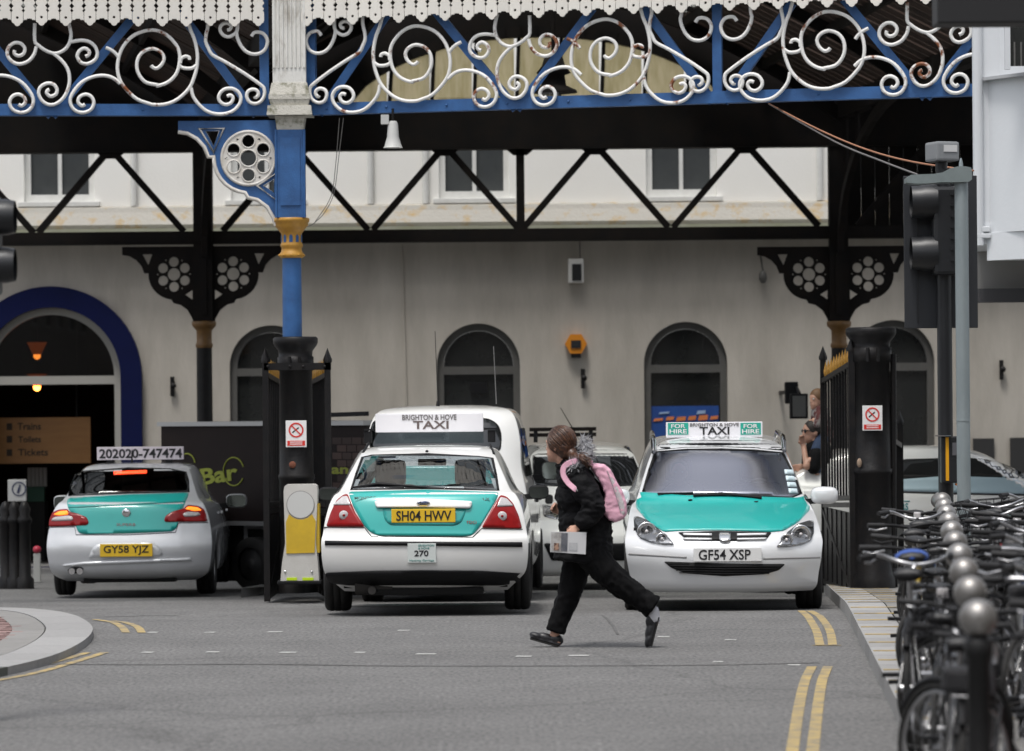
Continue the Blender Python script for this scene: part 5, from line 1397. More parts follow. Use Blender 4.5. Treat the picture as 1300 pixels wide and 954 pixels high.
win = rounded(q8([(318,190),(420,172),(640,168),(860,172),(960,180),(1010,212),(1028,270),(1022,360),(640,372),(300,350),(292,280)]), 6)
g = cab.patch('rear_window', win, M_GLASSD, off=.005, thick=.006, res=6)
border(cab, 'window_seal', win, 1.6, M_BLACKP, g)
cab.patch('boot_lid', [(478,592),(640,592),(650,650),(640,690),(480,690),(470,650)], M_TEAL, off=.006, thick=.02, res=7)
cab.patch('bumper', [(460,700),(655,700),(655,722),(460,722)], M_BLACKP, off=.03, thick=.03, res=7)
MLc = cab.M
for sg_ in (-1, 1):
    for (y0, y1) in ((.62, 1.35), (1.43, 2.2), (2.28, 2.72)):
        vs = []
        for y, z in ((y0, 1.26), (y1, 1.26), (y1-.06, 1.74), (y0+.02, 1.74)):
            h = cab.bvh.ray_cast(MLc @ Vector((sg_*2, y, z)), MLc.to_3x3() @ Vector((-sg_, 0, 0))); vs.append((h[0] or MLc @ Vector((sg_*.68, y, z)))+MLc.to_3x3() @ Vector((sg_*.008, 0, 0)))
        MB().add(vs, [(0,1,2,3) if sg_ > 0 else (3,2,1,0)]).build('side_window', M_GLASSD, cab.t)
    for y in (1.55, 2.45): MB().box(sg_*.885-.015, sg_*.885+.015, y-.07, y+.07, .98, 1.02, M=MLc, bev=.008).build('door_handle', M_BLACKP, cab.t)
cab.mirror(1.0, 2.9, 1.28, 1, M_BLACKP, .24, .2); cab.mirror(-1.0, 2.9, 1.28, -1, M_BLACKP, .24, .2)
MB().lathe([(.022, 0), (.012, .05), (.004, .06), (.003, .75)], 8, Matrix.Translation(pix(556, 516, 37.75)) @ Matrix.Rotation(-.03, 4, 'Y')).build('aerial', M_BLACKP, cab.t)
MB().tube([pix(630, 513, 38.3), pix(626.5, 440, 38.3)], [.005, .003], 5).build('aerial', M_CHROME, cab.t)
for z in (.75,):
    MB().box(.55, .72, -.02, .05, z-.12, z+.12, M=MLc, bev=.02).build('tail_lamp', M_REDLENS, cab.t); MB().box(-.72, -.55, -.02, .05, z-.12, z+.12, M=MLc, bev=.02).build('tail_lamp', M_REDLENS, cab.t)
cab.finish()

# ---------------------------------------------------------------- white car behind the runner, facing us
VY = 42.5+4.42
TALL = [[q[0]*1.08, q[1], q[2]*1.08, q[3], q[4], q[5], q[6]] for q in MPV]
van = Car('white_people_carrier', 'white tall car with roof bars half hidden behind the running girl', ((748-HX)*42.5/FPX-.12, VY, gz(44)), PI+.03, TALL, 4.42, (.86, 3.57), .32, 1.5, M_WHITECAR)
g = van.patch('windscreen', rounded([(676,570),(690,564),(748,563),(798,566),(812,598),(816,616),(748,620),(676,616)], 3), mat('dark_windscreen', (.012,.013,.014), .05, coat=1.0), off=.006, thick=.01, res=6)
for k, x in enumerate((697, 703)):
    van.patch('fog_lamp', rounded([(x-5,628+k*14),(x+5,628+k*14),(x+5,640+k*14),(x-5,640+k*14)], 4), M_BLACKP, off=.01, thick=.02, res=4)
van.patch('lower_grille', rounded([(690,690),(806,690),(800,712),(700,712)], 3), M_BLACKP, off=.01, thick=.02, res=6)
van.patch('upper_grille', rounded([(715,652),(785,652),(780,664),(720,664)], 3), M_BLACKP, off=.01, thick=.02, res=6)
for hp in ([(688,640),(712,646),(708,660),(690,656)], [(790,646),(812,640),(810,656),(792,660)]):
    van.patch('headlight', rounded(hp, 3), MAT['headlight_reflector'], off=.01, thick=.02, res=4)
van.finish()
dep = VY-1.9
for z_, y_ in ((546, 0), (553, .25)):
    MB().bar(pix(672, z_-.3, dep+y_), pix(757, z_-1.3, dep+y_), .05, .045).build('roof_bar', M_DIMIRON, van.t)
for x in (680, 750): MB().bar(pix(x, 546, dep), pix(x, 562, dep), .04, .05).build('bar_foot', M_BLACKP, van.t)
MB().tube([pix(734, 556, dep), pix(711.5, 518, dep)], [.008, .004], 5).build('aerial', M_BLACKP, van.t)

# ---------------------------------------------------------------- white taxi side-on at the right
SY = 40.2
SED = [[q[0]*1.10, q[1], q[2]*1.10, q[3], q[4], q[5], q[6]] for q in SALOON]
sx0 = pix(1262, 600, SY).x-2.75
sid = Car('white_side_taxi', 'white taxi parked side-on behind the bicycles with teal door lettering', (sx0, SY+.9, gz(41.1)), -PI/2, SED, 4.73, (1.02, 3.77), .325, 1.54, M_WHITECAR)
def sidew(P, nm, m, off=.006, parent=None): return sid.patch(nm, P, m, parent, off=off, thick=.01, res=5)
sidew(rounded([(1128,588),(1150,583),(1190,582),(1214,582),(1214,603),(1180,606),(1128,610)], 3), 'rear_door_window', M_GLASSD)
sidew(rounded([(1224,581),(1250,583),(1275,589),(1298,600),(1306,608),(1260,606),(1224,605)], 3), 'front_door_window', M_GLASSD)
sidew([(1214,581),(1224,581),(1224,606),(1214,606)], 'door_pillar', M_BLACKP)
sidew([(1120,607),(1214,604),(1306,606),(1330,610),(1330,628),(1214,626),(1120,623)], 'pale_blue_stripe', mat('pale_blue_wrap', (.42,.55,.60), .3, coat=.6, col2=(.38,.50,.56), scale=3), .005)
sidew([(1120,623),(1214,626),(1330,628),(1330,630),(1214,628),(1120,625)], 'stripe_line', M_INK, .006)
sidew(rounded([(1236,642),(1248,642),(1251,647),(1247,651),(1236,649)], 2), 'door_handle', M_BLACKP, .03)
sidew([(1221,606),(1223,606),(1222,712),(1220,712)], 'door_gap', M_DARK, .003)
sidew([(1125,706),(1330,706),(1330,714),(1125,714)], 'sill', M_BLACKP, .01)
dsd = sid.depth(1280, 662)-.008
text_px('licensed_lettering', 'LICENSED', M_TEALINK, sid.t, 1272, 650.5, 1297, 655, dsd, t=.003)
M_TEALTX = mat('teal_letter', (.02,.27,.29), .4)
text_px('taxi_lettering', 'TAXI', M_TEALTX, sid.t, 1266, 658, 1314, 672, dsd, t=.003, bold=.03)
text_px('taxi_lettering', 'C', M_TEALTX, sid.t, 1271, 682, 1283, 692, dsd, t=.003, bold=.03)
text_px('side_lettering', 'RS', M_TEALTX, sid.t, 1144.5, 639, 1153, 648, sid.depth(1148, 644)-.008, t=.003, bold=.02)
for b in ((1141,636,1155,637), (1141,650,1155,651)):
    sidew([(b[0],b[1]),(b[2],b[1]),(b[2],b[3]),(b[0],b[3])], 'lettering_box', M_TEALTX, .006)
sid.finish()
# ================================================================ gates and pillars
def no_smoking(parent, x0, y0, x1, y1, d):
    """white notice with a red barred ring over a red panel"""
    a, b = pix(x0, y1, d), pix(x1, y0, d); w_, h_ = b.x-a.x, b.z-a.z
    n = MB().box(a.x, b.x, d-.006, d, a.z, b.z, bev=.002).build('notice', mat('notice_white', (.78,.77,.76), .4), parent)
    cx, cz, r = (a.x+b.x)/2, a.z+h_*.64, w_*.36
    M_SR = mat('sign_red', (.62,.03,.02), .4)
    plate('barred_ring', [arc(cx, cz, r, 0, 352, 44), arc(cx, cz, r*.80, 0, 350, 35)], .003, M_SR, n, MY(d-.0078))
    MB().bar((cx-r*.62, d-.008, cz+r*.62), (cx+r*.62, d-.008, cz-r*.62), .004, r*.16).build('red_bar', M_SR, n)
    MB().bar((cx-r*.5, d-.0068, cz-r*.35), (cx+r*.35, d-.0068, cz+r*.35), .003, r*.16).build('cigarette', M_INK, n)
    MB().box(a.x+w_*.07, b.x-w_*.07, d-.0085, d-.0055, a.z+h_*.05, a.z+h_*.24).build('red_panel', M_SR, n)
    for k in range(2):
        zz = a.z+h_*(.10+.075*k); MB().box(a.x+w_*.2, b.x-w_*.2, d-.0095, d-.0086, zz, zz+h_*.03).build('text_line', MAT['notice_white'], n)
no_smoking(fc, 363, 534, 389, 568, F0.y-.20)
GD = 37.0
gpz = gz(GD)+.09
gp_ = pix(1107, 600, GD)
pil = thing('gate_pillar', 'black cast iron gate pillar with a no smoking notice beside the right pavement', 'pillar', (gp_.x, GD, gpz))
drum(pil, gp_.x, GD, gpz, pix(1107, 416, GD).z, .19)
no_smoking(pil, 1095, 515, 1120, 547, GD-.215)
MB().tube([pix(1134, 450, GD), pix(1134, 720, GD)], .03, 8).build('side_pipe', M_BLACKIRON, pil)
MB().sphere(pix(1091, 588, GD-.16), .035, sc=(.7, .5, 1.3)).build('paint_chip', mat('primer_patch', (.30,.22,.16), .9), pil)
def gate(name, label, A, B_, zb, hA, hB, spikes, nb=9, panel=True, postA=None, gold=M_GOLD):
    """gate leaf from A (hinge) to B (free end); hA/hB rail heights"""
    t = thing(name, label, 'gate', (A.x, A.y, zb))
    up = Vector((0, 0, 1)); u = (B_-A); L_ = u.length; u.normalize()
    def at(s, z): return Vector((A.x+u.x*s, A.y+u.y*s, z))
    hh = lambda s: hA+(hB-hA)*s/L_
    for s_ in (0, L_):
        top = hh(s_)+(.22 if s_ > 0 else .12)
        MB().bar(at(s_, zb+.02), at(s_, top), .06, .06, up=Vector((0, 1, 0))).build('gate_post', M_BLACKIRON, t)
        MB().lathe([(.042, 0), (.045, .03), (.0, .15)], 4, Matrix.Translation(at(s_, top))).build('post_finial', M_BLACKIRON, t)
    for zf_ in ((1.0, 0), (.43, 0), (.40, 0), (.03, 0)):
        z0, z1 = zb+(hA-zb)*zf_[0], zb+(hB-zb)*zf_[0]
        MB().bar(at(0, z0), at(L_, z1), .045, .05).build('rail', M_BLACKIRON, t)
    for i in range(1, nb):
        s_ = L_*i/nb
        MB().bar(at(s_, zb+(hh(s_)-zb)*.43), at(s_, hh(s_)), .022, .022, up=Vector((0, 1, 0))).build('gate_bar', M_BLACKIRON, t)
        if spikes: MB().lathe([(.013, 0), (.024, .05), (.022, .07), (.0, .17)], 6, Matrix.Translation(at(s_, hh(s_)+.02))).build('gold_spike', gold, t)
    if panel:
        n_ = 6
        for i in range(n_):
            a, b = at(L_*i/n_+.004, 0), at(L_*(i+1)/n_-.004, 0)
            MB().bar(Vector(((a.x+b.x)/2, (a.y+b.y)/2, zb+.05)), Vector(((a.x+b.x)/2, (a.y+b.y)/2, zb+(hB-zb)*.39)), (b-a).length if abs(u.x) > .7 else .03, .03 if abs(u.x) > .7 else (b-a).length, up=Vector((0, 1, 0))).build('panel_board', M_BLACKIRON, t)
        MB().bar(at(.05, zb+.08), at(L_-.05, zb+(hB-zb)*.37), .05, .05).build('gate_brace', M_BLACKIRON, t)
    return t
A = Vector((pix(1082, 600, 36.95).x, 36.95, 0)); B_ = Vector((pix(1046, 600, 39.4).x, 39.4, 0))
gate('iron_gate', 'open black iron gate with gold spikes hinged on the right gate pillar', A, B_, gz(37.5)+.02, pix(1080, 462, 36.95).z, pix(1046, 484, 39.4).z, True, 10)
xl = F0.x+.03
A = Vector((pix(338, 600, 37.6).x, 37.6, 0)); B_ = Vector((pix(359, 600, 40.2).x, 40.2, 0))
gate('iron_gate', 'folded black gate leaf left of the front column drum', A, B_, gz(38.5)+.02, pix(338, 476, 37.6).z, pix(357, 488, 40.2).z, True, 9)
A = Vector((pix(417, 600, 37.6).x, 37.6, 0)); B_ = Vector((pix(394, 600, 40.2).x, 40.2, 0))
gate('iron_gate', 'folded black gate leaf right of the front column drum', A, B_, gz(38.5)+.02, pix(417, 476, 37.6).z, pix(396, 488, 40.2).z, True, 9)
t = thing('hinge_strap', 'black iron strap round the front column drum joining both gate leaves', 'hinge', tuple(pix(376, 466, 37.6)))
MB().box(pix(335, 466, 37.55).x, pix(420, 466, 37.55).x, 37.57, 37.62, pix(376, 470, 37.55).z, pix(376, 461, 37.55).z).build('strap', M_BLACKIRON, t)
mb = MB()
for x in (340, 368, 385, 412): MB().sphere(pix(x, 465.5, 37.56), .016, n=8).build('bolt', M_BLACKIRON, t)
# second dark gate behind the pillar
A = Vector((pix(1134, 600, 37.3).x, 37.3, 0)); B_ = Vector((pix(1143, 600, 39.6).x, 39.6, 0))
gate('iron_gate', 'black barred gate folded back right of the right gate pillar', A, B_, gz(38)+.02, pix(1136, 560, 37.3).z, pix(1143, 566, 39.6).z, False, 8, False)

# ================================================================ lit keep-left bollard
kb_ = pix(381, 740, 37.15)
tb = thing('traffic_bollard', 'white plastic traffic bollard with yellow panel in front of the front column', 'bollard', (kb_.x, kb_.y, kb_.z))
BD = kb_.y
def bx(px, py): q = pix(px, py, BD); return (q.x, q.z)
M_BOLW = mat('bollard_white', (.62,.61,.58), .45, col2=(.48,.46,.42), scale=6, amt=.7, bump=.1)
sh = [bx(356,740), bx(405,739), bx(403.5,715), bx(401,690), bx(403,624), bx(402,617), bx(399,615), bx(364,615.5), bx(361,618), bx(360,624), bx(362,690), bx(358,715)]
MB().prism(list(reversed(sh))[::-1], BD, BD+.26).build('shell', M_BOLW, tb)
me_o = [o for o in tb.children][0]
cx_, cz_ = bx(381.5, 641); R_ = 17*BD/FPX
plate('round_blank', [arc(cx_, cz_, R_, 0, 350, 35)], .012, mat('bollard_disc', (.56,.56,.54), .4), tb, MY(BD-.0045))
plate('disc_rim', [arc(cx_, cz_, R_*1.04, 0, 350, 35), arc(cx_, cz_, R_, 0, 350, 35)], .006, M_GREYINK, tb, MY(BD-.004))
yl = [bx(363.5,703), bx(399.5,702), bx(401,662)]+[(cx_+R_*1.12*math.cos(math.radians(a)), cz_+R_*1.12*math.sin(math.radians(a))) for a in (-40,-60,-80,-100,-120,-140)]+[bx(363,663)]
MB().prism(yl, BD-.010, BD+.002).build('yellow_panel', mat('bollard_yellow', (.66,.44,.03), .4, col2=(.52,.34,.03), scale=8), tb)
for x0, x1 in ((364,377), (384,398)):
    a, b = bx(x0, 737), bx(x1, 733.5); MB().box(a[0], b[0], BD-.006, BD+.002, a[1], b[1]).build('reflector', mat('lime_reflector', (.55,.75,.02), .3), tb)
MB().box(bx(399,700)[0], bx(405.5,700)[0], BD+.02, BD+.24, bx(400,702)[1], bx(400,640)[1]).build('side_panel', MAT['bollard_yellow'], tb)
MB().box(bx(352,740)[0], bx(408,740)[0], BD-.03, BD+.3, bx(380,742)[1], bx(380,737.5)[1], bev=.01).build('base', M_BLACKP, tb)
for x in (362, 396): MB().sphere((bx(x, 726)[0], BD-.002, bx(x, 726)[1]), .012, n=8).build('screw', M_CHROME, tb)

# ================================================================ catering trailer
TD = 43.4
M_TRB = mat('trailer_black', (.012,.008,.008), .5, col2=(.018,.012,.011), scale=3, spec=.15)
tr = thing('bar_trailer', 'dark catering trailer with yellow-green bar lettering behind the front column', 'trailer', tuple(on_ground(300, 742)))
FT = Frame(Vector((pix(205, 600, 44.6).x, 44.6, 0)), Vector((pix(462, 600, 42.6).x, 42.6, 0)))
def tp(px, py): return FT.px(px, py)
tx1 = tp(462, 600)[0]; zt0, zt1 = tp(214, 549)[1], tp(450, 531)[1]; zl = tp(300, 664)[1]; ztl = tp(300, 541)[1]
MB().box(0, tx1, 0, 2.0, zl, ztl, M=FT.M).build('body', M_TRB, tr)
MB().box(-.03, tx1+.03, -.04, 2.04, ztl, ztl+.05, M=FT.M).build('roof_edge', mat('trailer_alloy', (.42,.42,.42), .4, .6), tr)
MB().box(-.01, tx1+.01, -.025, .02, zl-.03, zl+.02, M=FT.M).build('lower_trim', MAT['trailer_alloy'], tr)
MB().box(0, tx1, .15, 1.85, zl-.35, zl-.03, M=FT.M).build('chassis', M_DARK, tr)
MB().box(.1, tx1-.1, .5, .56, gz(43)+.06, zl-.03, M=FT.M).build('under_shade_panel', M_DARK, tr)  # dark panel added to stand in for the shade beneath the trailer
# framed hatch
a, b = tp(301, 691), tp(340, 669)
plate('hatch_frame', [[(a[0], a[1]), (b[0]+.6, a[1]), (b[0]+.6, b[1]), (a[0], b[1])], [(a[0]+.035, a[1]+.035), (b[0]+.565, a[1]+.035), (b[0]+.565, b[1]-.035), (a[0]+.035, b[1]-.035)]], .03, mat('hatch_white', (.42,.42,.42), .5), tr, FT.M @ MY(.13))
M_LIME = mat('lime_paint', (.30,.34,.03), .6, col2=(.18,.20,.02), scale=30)
def ttext(s_, x0, y0, x1, y1, rot=0):
    p0, p1 = tp(x0, y1), tp(x1, y0)
    text('lettering', s_, M_LIME, tr, FT.M @ Matrix.Translation(((p0[0]+p1[0])/2, -.003, (p0[1]+p1[1])/2)) @ Matrix.Rotation(rot, 4, 'Y'), p1[0]-p0[0], p1[1]-p0[1], .004, .03)
ttext('Bar', 255, 592, 302, 613, -.12); ttext('and', 421, 590, 455, 602)
for (cx0, cy0, r_, a0, a1) in ((297, 599, 18, 20, 340), (238, 590, 14, 10, 120)):
    c = tp(cx0, cy0); r_ = r_*43.6/FPX
    MB().tube([Vector((c[0]+r_*math.cos(math.radians(a)), -.004, c[1]+r_*math.sin(math.radians(a)))) for a in range(a0, a1, 8)], .009, 5, M=FT.M).build('lettering_ring', M_LIME, tr)
# printed bricks on the right panel
M_PBR = mat('printed_brick', (.045,.025,.02), .7, var=.35)
bxp, bz = tp(421, 600)[0], zl+.06
for r in range(11):
    for c in range(4):
        x = bxp+.02+c*.15+(r % 2)*.07
        MB().box(x, x+.14, -.006, .0, bz+r*.085, bz+r*.085+.075, M=FT.M).build('brick', M_PBR, tr)
MB().bar(FT.M @ Vector((bxp-.5, -.05, ztl+.11)), FT.M @ Vector((tx1+.1, -.05, ztl+.13)), .06, .05).build('awning_rail', M_BLACKP, tr)
wc = tp(322, 724)
for x in (wc[0], ):
    Wm = FT.M @ Matrix.Translation((x, .02, gz(43.5)+.31)) @ Matrix.Rotation(PI/2, 4, 'X')
    w1 = MB().lathe([(.19, -.09), (.28, -.09), (.31, -.06), (.31, .06), (.28, .09), (.19, .09)], 32, Wm, caps=False).build('wheel', M_RUBBER, tr)
    MB().lathe([(.20, .03), (.17, .06), (.08, .05), (.06, .09), (0, .09)], 24, Wm, caps=False).build('hub', mat('dark_hub', (.06,.06,.06), .5, .5), w1)

# ================================================================ entrance clutter, left
for (px, py, d, h, lb) in ((12, 742, 49, 1.62, 'dark figure seen from behind left of the entrance posts'), (44, 742, 49.4, 1.45, 'shorter dark figure beside the information sign at the left')):
    pass
t = thing('information_sign', 'white information sign with a slanted letter i inside the blue arch', 'sign', tuple(pix(24, 655, 52.8)))
a, b = pix(10, 637, 52.8), pix(33, 609, 52.8)
MB().box(a.x, b.x, 52.8, 52.86, a.z, b.z, bev=.01).build('panel', mat('info_white', (.55,.55,.53), .5), t)
c = pix(24, 621, 52.79); 
plate('info_ring', [arc(c.x, c.z, .10, 0, 350, 30), arc(c.x, c.z, .085, 0, 350, 30)], .004, mat('info_navy', (.02,.03,.09), .5), t, MY(52.795))
text('info_letter', 'i', MAT['info_navy'], t, Matrix.Translation((c.x, 52.793, c.z)) @ Matrix.Rotation(.3, 4, 'Y'), .035, .12, .003, .03)
MB().bar(pix(21, 637, 52.83), Vector((pix(21, 637, 52.83).x, 52.83, gz(53))), .05, .05).build('post', M_BLACKIRON, t)
t = thing('ticket_barrier', 'pale ribbed panel above a green counter inside the entrance', 'counter', (pix(45, 700, 56).x, 56, gz(56)))
for k in range(5):
    x = 35+k*5; a, b = pix(x, 618, 56), pix(x+4.2, 594, 56); MB().box(a.x, b.x, 56, 56.05, a.z, b.z).build('ribbed_slat', mat('pale_panel', (.55,.55,.53), .5), t)
a, b = pix(36, 637, 56), pix(57, 618, 56); MB().box(a.x, b.x, 55.9, 56.1, a.z, b.z).build('green_front', mat('dark_green', (.02,.10,.06), .5), t)
MB().box(a.x, b.x, 55.95, 56.4, gz(56), a.z-.003).build('counter_base', M_REVEAL, t)
for k, (px, lb) in enumerate(((8, 'leftmost dark iron bollard in front of the entrance'), (19, 'second dark iron bollard from the left before the entrance'), (32, 'dark iron bollard before the entrance nearest the silver saloon'))):
    g_ = on_ground(px, 748); t = thing('iron_bollard', lb, 'bollard', tuple(g_), group='dark bollards before the entrance')
    MB().lathe([(.11, 0), (.11, .12), (.075, .16), (.07, .80), (.09, .82), (.09, .86), (.06, .90), (.075, .98), (.04, 1.06), (0, 1.08)], 20, Matrix.Translation(g_)).build('post', M_BLACKIRON, t)
g_ = on_ground(47, 740)
t = thing('marker_post', 'short white marker post with a red top behind the silver saloon', 'post', tuple(g_))
MB().box(g_.x-.045, g_.x+.045, g_.y, g_.y+.06, g_.z, g_.z+.38, bev=.01).build('post', mat('post_grey', (.40,.40,.38), .6), t)
MB().sphere((g_.x, g_.y+.03, g_.z+.43), .055, sc=(1, 1, .9)).build('red_top', mat('red_plastic', (.42,.02,.05), .4), t)

# ================================================================ right-hand building with its overhanging bay
RD = 35.0
rb = thing('white_bay_building', 'white rendered building with an overhanging bay window at the right edge', 'building', (pix(1300, 600, RD).x+1.2, RD+1, gz(RD)))
M_REND = mat('bay_white_render', (.70,.72,.74), .6, col2=(.64,.66,.68), scale=2.5, amt=.8, bump=.06, bscale=30)
M_RENDT = mat('bay_white_trim', (.62,.64,.66), .5)
def rp(px, py, d=RD): return pix(px, py, d)
x0 = rp(1239, 200).x; x1 = x0+4.0
zc_ = rp(1250, 310).z; xbk = rp(1243, 300, RD+6).x
def wedge(z0, z1, ya, yb, nm, m):
    xs_ = [rp(1239, 300, ya).x, x1+1.5, x1+1.5, rp(1243, 300, yb).x]; ys_ = [ya, ya, yb, yb]
    vs = [(xs_[i], ys_[i], z0) for i in range(4)]+[(xs_[i], ys_[i], z1) for i in range(4)]
    MB().add(vs, [(0,3,2,1),(4,5,6,7),(0,1,5,4),(1,2,6,5),(2,3,7,6),(3,0,4,7)]).build(nm, m, rb)
wedge(zc_, 7.5, RD, RD+6, 'corner_wall', M_REND)
MB().tube([(x0+.02, RD-.012, rp(1250, 312).z), (x0+.02, RD-.012, 7.5)], .05, 10).build('corner_bead', M_RENDT, rb)
# canted bay: near face, built as a prism leaning to the right and nearer
bA = rp(1260, 200, RD-.02); 
def bay(za, zb__, xa, out, m, nm):
    mb = MB(); P = [(xa, RD-.001), (xa+.5, RD-out), (xa+3.5, RD-out), (xa+3.5, RD-.001)]
    k = len(P); vs = [(x, y, za) for x, y in P]+[(x, y, zb__) for x, y in P]
    return mb.add(vs, [tuple(range(k-1, -1, -1)), tuple(range(k, 2*k))]+[(i, (i+1) % k, (i+1) % k+k, i+k) for i in range(k)]).build(nm, m, rb)
xa = rp(1256, 200).x
bay(rp(1260, 296).z, rp(1260, 103).z, xa, .75, M_REND, 'bay_apron')
bay(rp(1260, 103).z+.001, rp(1260, 99).z, xa-.08, .85, mat('bay_sill_paint', (.40,.41,.42), .6), 'bay_sill')
bay(rp(1260, 98.5).z, 7.4, xa+.10, .62, M_REND, 'bay_head')
a = rp(1284, 88, RD-.7); 
MB().box(a.x, a.x+.9, RD-.635, RD-.60, rp(1284, 92).z, rp(1284, 20).z).build('bay_window', M_WINDARK, rb)
for k in range(6): MB().box(a.x+.03+k*.06, a.x+.045+k*.06, RD-.645, RD-.636, rp(1284, 92).z, rp(1284, 62).z).build('window_guard', M_FRAMEG, rb)
MB().box(a.x-.05, a.x-.001, RD-.65, RD-.60, rp(1284, 96).z, rp(1284, 20).z).build('window_jamb', M_RENDT, rb)
bay(rp(1260, 331).z, rp(1260, 296).z-.001, xa-.03, .60, M_REND, 'bay_corbel')
for k, (py0, py1, xo) in enumerate(((288, 295, 1246), (297, 303, 1247))):
    MB().box(rp(1239, py0).x-.03, rp(xo+10, py0).x, RD-.05-.01*k, RD-.002, rp(1245, py1).z, rp(1245, py0).z, bev=.008).build('moulding', M_RENDT, rb)
# recessed shop front with a dark beam
b0_, b1_ = rp(1243, 384, RD+1.5), rp(1330, 366, RD+1.5)
MB().box(b0_.x, x1, RD+1.5, RD+1.7, b0_.z, b1_.z).build('shop_beam', mat('dark_beam', (.05,.05,.055), .6), rb)
MB().box(b0_.x, x1, RD+1.7, RD+1.72, b1_.z, rp(1250, 310).z+.2).build('shaded_wall_panel', mat('shaded_wall_grey', (.25,.245,.235), .8), rb)  # shade on the wall under the bay is put into this grey

# ================================================================ traffic signal, poles, signs
M_SIGBLK = mat('signal_black', (.012,.013,.015), .42, bump=.05, bscale=80)
M_BACKB = mat('backboard_grey', (.02,.022,.026), .5)
SD = 31.0
sg0 = pix(1203, 660, SD); base = gz(SD)+KH
ts = thing('traffic_signal', 'black traffic signal seen from the side with a large backing board on a black pole', 'traffic light', (sg0.x, SD, base))
def sp(px, py, d=SD): return pix(px, py, d)
px0 = sp(1199, 400).x
MB().tube([(px0, SD, base), (px0, SD, sp(1199, 215).z)], .062, 16).build('pole', M_SIGBLK, ts)
# board: turned, seen obliquely
a, b = sp(1150, 417), sp(1242, 222)
bb = MB().box(a.x, b.x, SD+.10, SD+.115, a.z, b.z, bev=.006).build('backing_board', M_BACKB, ts)
MB().box(sp(1166, 400).x, sp(1168, 400).x, SD+.09, SD+.10, a.z+.05, b.z-.1).build('board_rib', M_SIGBLK, bb)
hd = MB().box(sp(1183, 300).x, sp(1216, 300).x, SD-.16, SD+.09, sp(1199, 350).z, sp(1199, 238).z, bev=.03).build('signal_head', M_SIGBLK, ts)
for k, (cy, cz) in enumerate(((262, 0), (322, 0))):
    c = sp(1182, cy-5 if k == 0 else cy); 
    Wm = Matrix.Translation((c.x, SD-.05, c.z)) @ Matrix.Rotation(-PI/2, 4, 'Y') @ Matrix.Rotation(.0, 4, 'Z')
    hdp = MB().lathe([(.145, -.04), (.145, .06), (.135, .10), (.13, .17)], 24, Wm, caps=False)
    hdp.lathe([(.135, .0), (.12, .02), (0, .02)], 24, Wm, caps=False)
    hdp.build('lamp_hood', M_SIGBLK, hd)
for k in range(7):
    MB().box(sp(1204, 300).x, sp(1214, 300).x, SD-.175, SD-.16, sp(1199, 248+k*14).z-.008, sp(1199, 248+k*14).z+.008).build('head_rib', M_SIGBLK, hd)
mb = MB()
# push-button unit on the pole
pu = thing('push_button_box', 'black pedestrian push button box with a yellow stripe on the signal pole', 'box', tuple(sp(1203, 612)))
MB().box(sp(1192, 600).x, sp(1219, 600).x, SD-.18, SD-.066, sp(1203, 613).z, sp(1203, 554).z, bev=.012).build('casing', M_SIGBLK, pu)
MB().box(sp(1197.5, 600).x, sp(1201.5, 600).x, SD-.186, SD-.178, sp(1203, 610).z, sp(1203, 555).z).build('yellow_stripe', mat('signal_yellow', (.75,.36,.01), .4), pu)
MB().box(sp(1206, 600).x, sp(1217, 600).x, SD-.186, SD-.178, sp(1203, 578).z, sp(1203, 562).z).build('display', mat('button_display', (.12,.12,.13), .3), pu)
MB().box(sp(1211, 600).x, sp(1219, 600).x, SD-.19, SD-.07, sp(1203, 616).z, sp(1203, 613.5).z).build('orange_tab', mat('signal_orange', (.8,.22,.01), .4), pu)
MB().box(sp(1184, 600).x, sp(1204, 600).x, SD-.22, SD-.10, sp(1203, 554).z, sp(1203, 552.5).z).build('rain_lip', M_CHROME, pu)
# galvanised pole with its curved bracket
M_GALV = mat('galvanised_steel', (.30,.34,.35), .5, .25, col2=(.20,.24,.25), scale=5, amt=.7, stretch=(1,1,.4), bump=.05)
gd = 30.4; gq = pix(1224, 660, gd)
gpole = thing('galvanised_pole', 'grey galvanised pole with a curved top bracket in front of the signal board', 'pole', (gq.x, gd, gz(gd)+KH))
MB().tube([(gq.x, gd, KH), (gq.x, gd, pix(1222, 222, gd).z)], .055, 16).build('pole', M_GALV, gpole)
Bk = [(1151,232),(1151,226),(1157,222),(1170,221.5),(1185,221),(1197,219),(1206,214),(1216,211.5),(1226,211.5),(1233,213),(1234,217),(1234,228),(1230,231),(1210,231.5),(1195,231.5),(1180,233),(1165,233.5)]
pts = [(pix(x, y, gd-.08).x, pix(x, y, gd-.08).z) for x, y in Bk]
MB().prism(list(reversed(pts)), gd-.08, gd+.12).build('bracket', mat('galvanised_bracket', (.22,.26,.26), .5, .2, col2=(.17,.20,.20), scale=6), gpole)
MB().lathe([(.018, 0), (.016, .03), (.006, .07)], 8, Matrix.Translation(pix(1220, 212, gd))).build('bolt', M_GALV, gpole)
MB().tube([(gq.x, gd, pix(1226, 534, gd).z-.006), (gq.x, gd, pix(1226, 534, gd).z+.006)], .058, 16).build('joint_band', M_GALV, gpole)
dt = thing('signal_detector', 'small grey detector box on top of the traffic signal', 'detector', tuple(sp(1196, 212)))
Wm = Matrix.Translation(sp(1196, 194)) @ Matrix.Rotation(.35, 4, 'Z')
MB().box(-.105, .105, -.11, .11, -.075, .085, M=Wm, bev=.02).build('casing', mat('detector_grey', (.22,.23,.24), .5), dt)
MB().box(-.04, .08, -.116, -.11, .0, .055, M=Wm).build('lens', mat('detector_lens', (.6,.6,.6), .3), dt)
MB().tube([sp(1195, 203), sp(1195, 218)], .05, 10).build('mount', M_SIGBLK, dt)
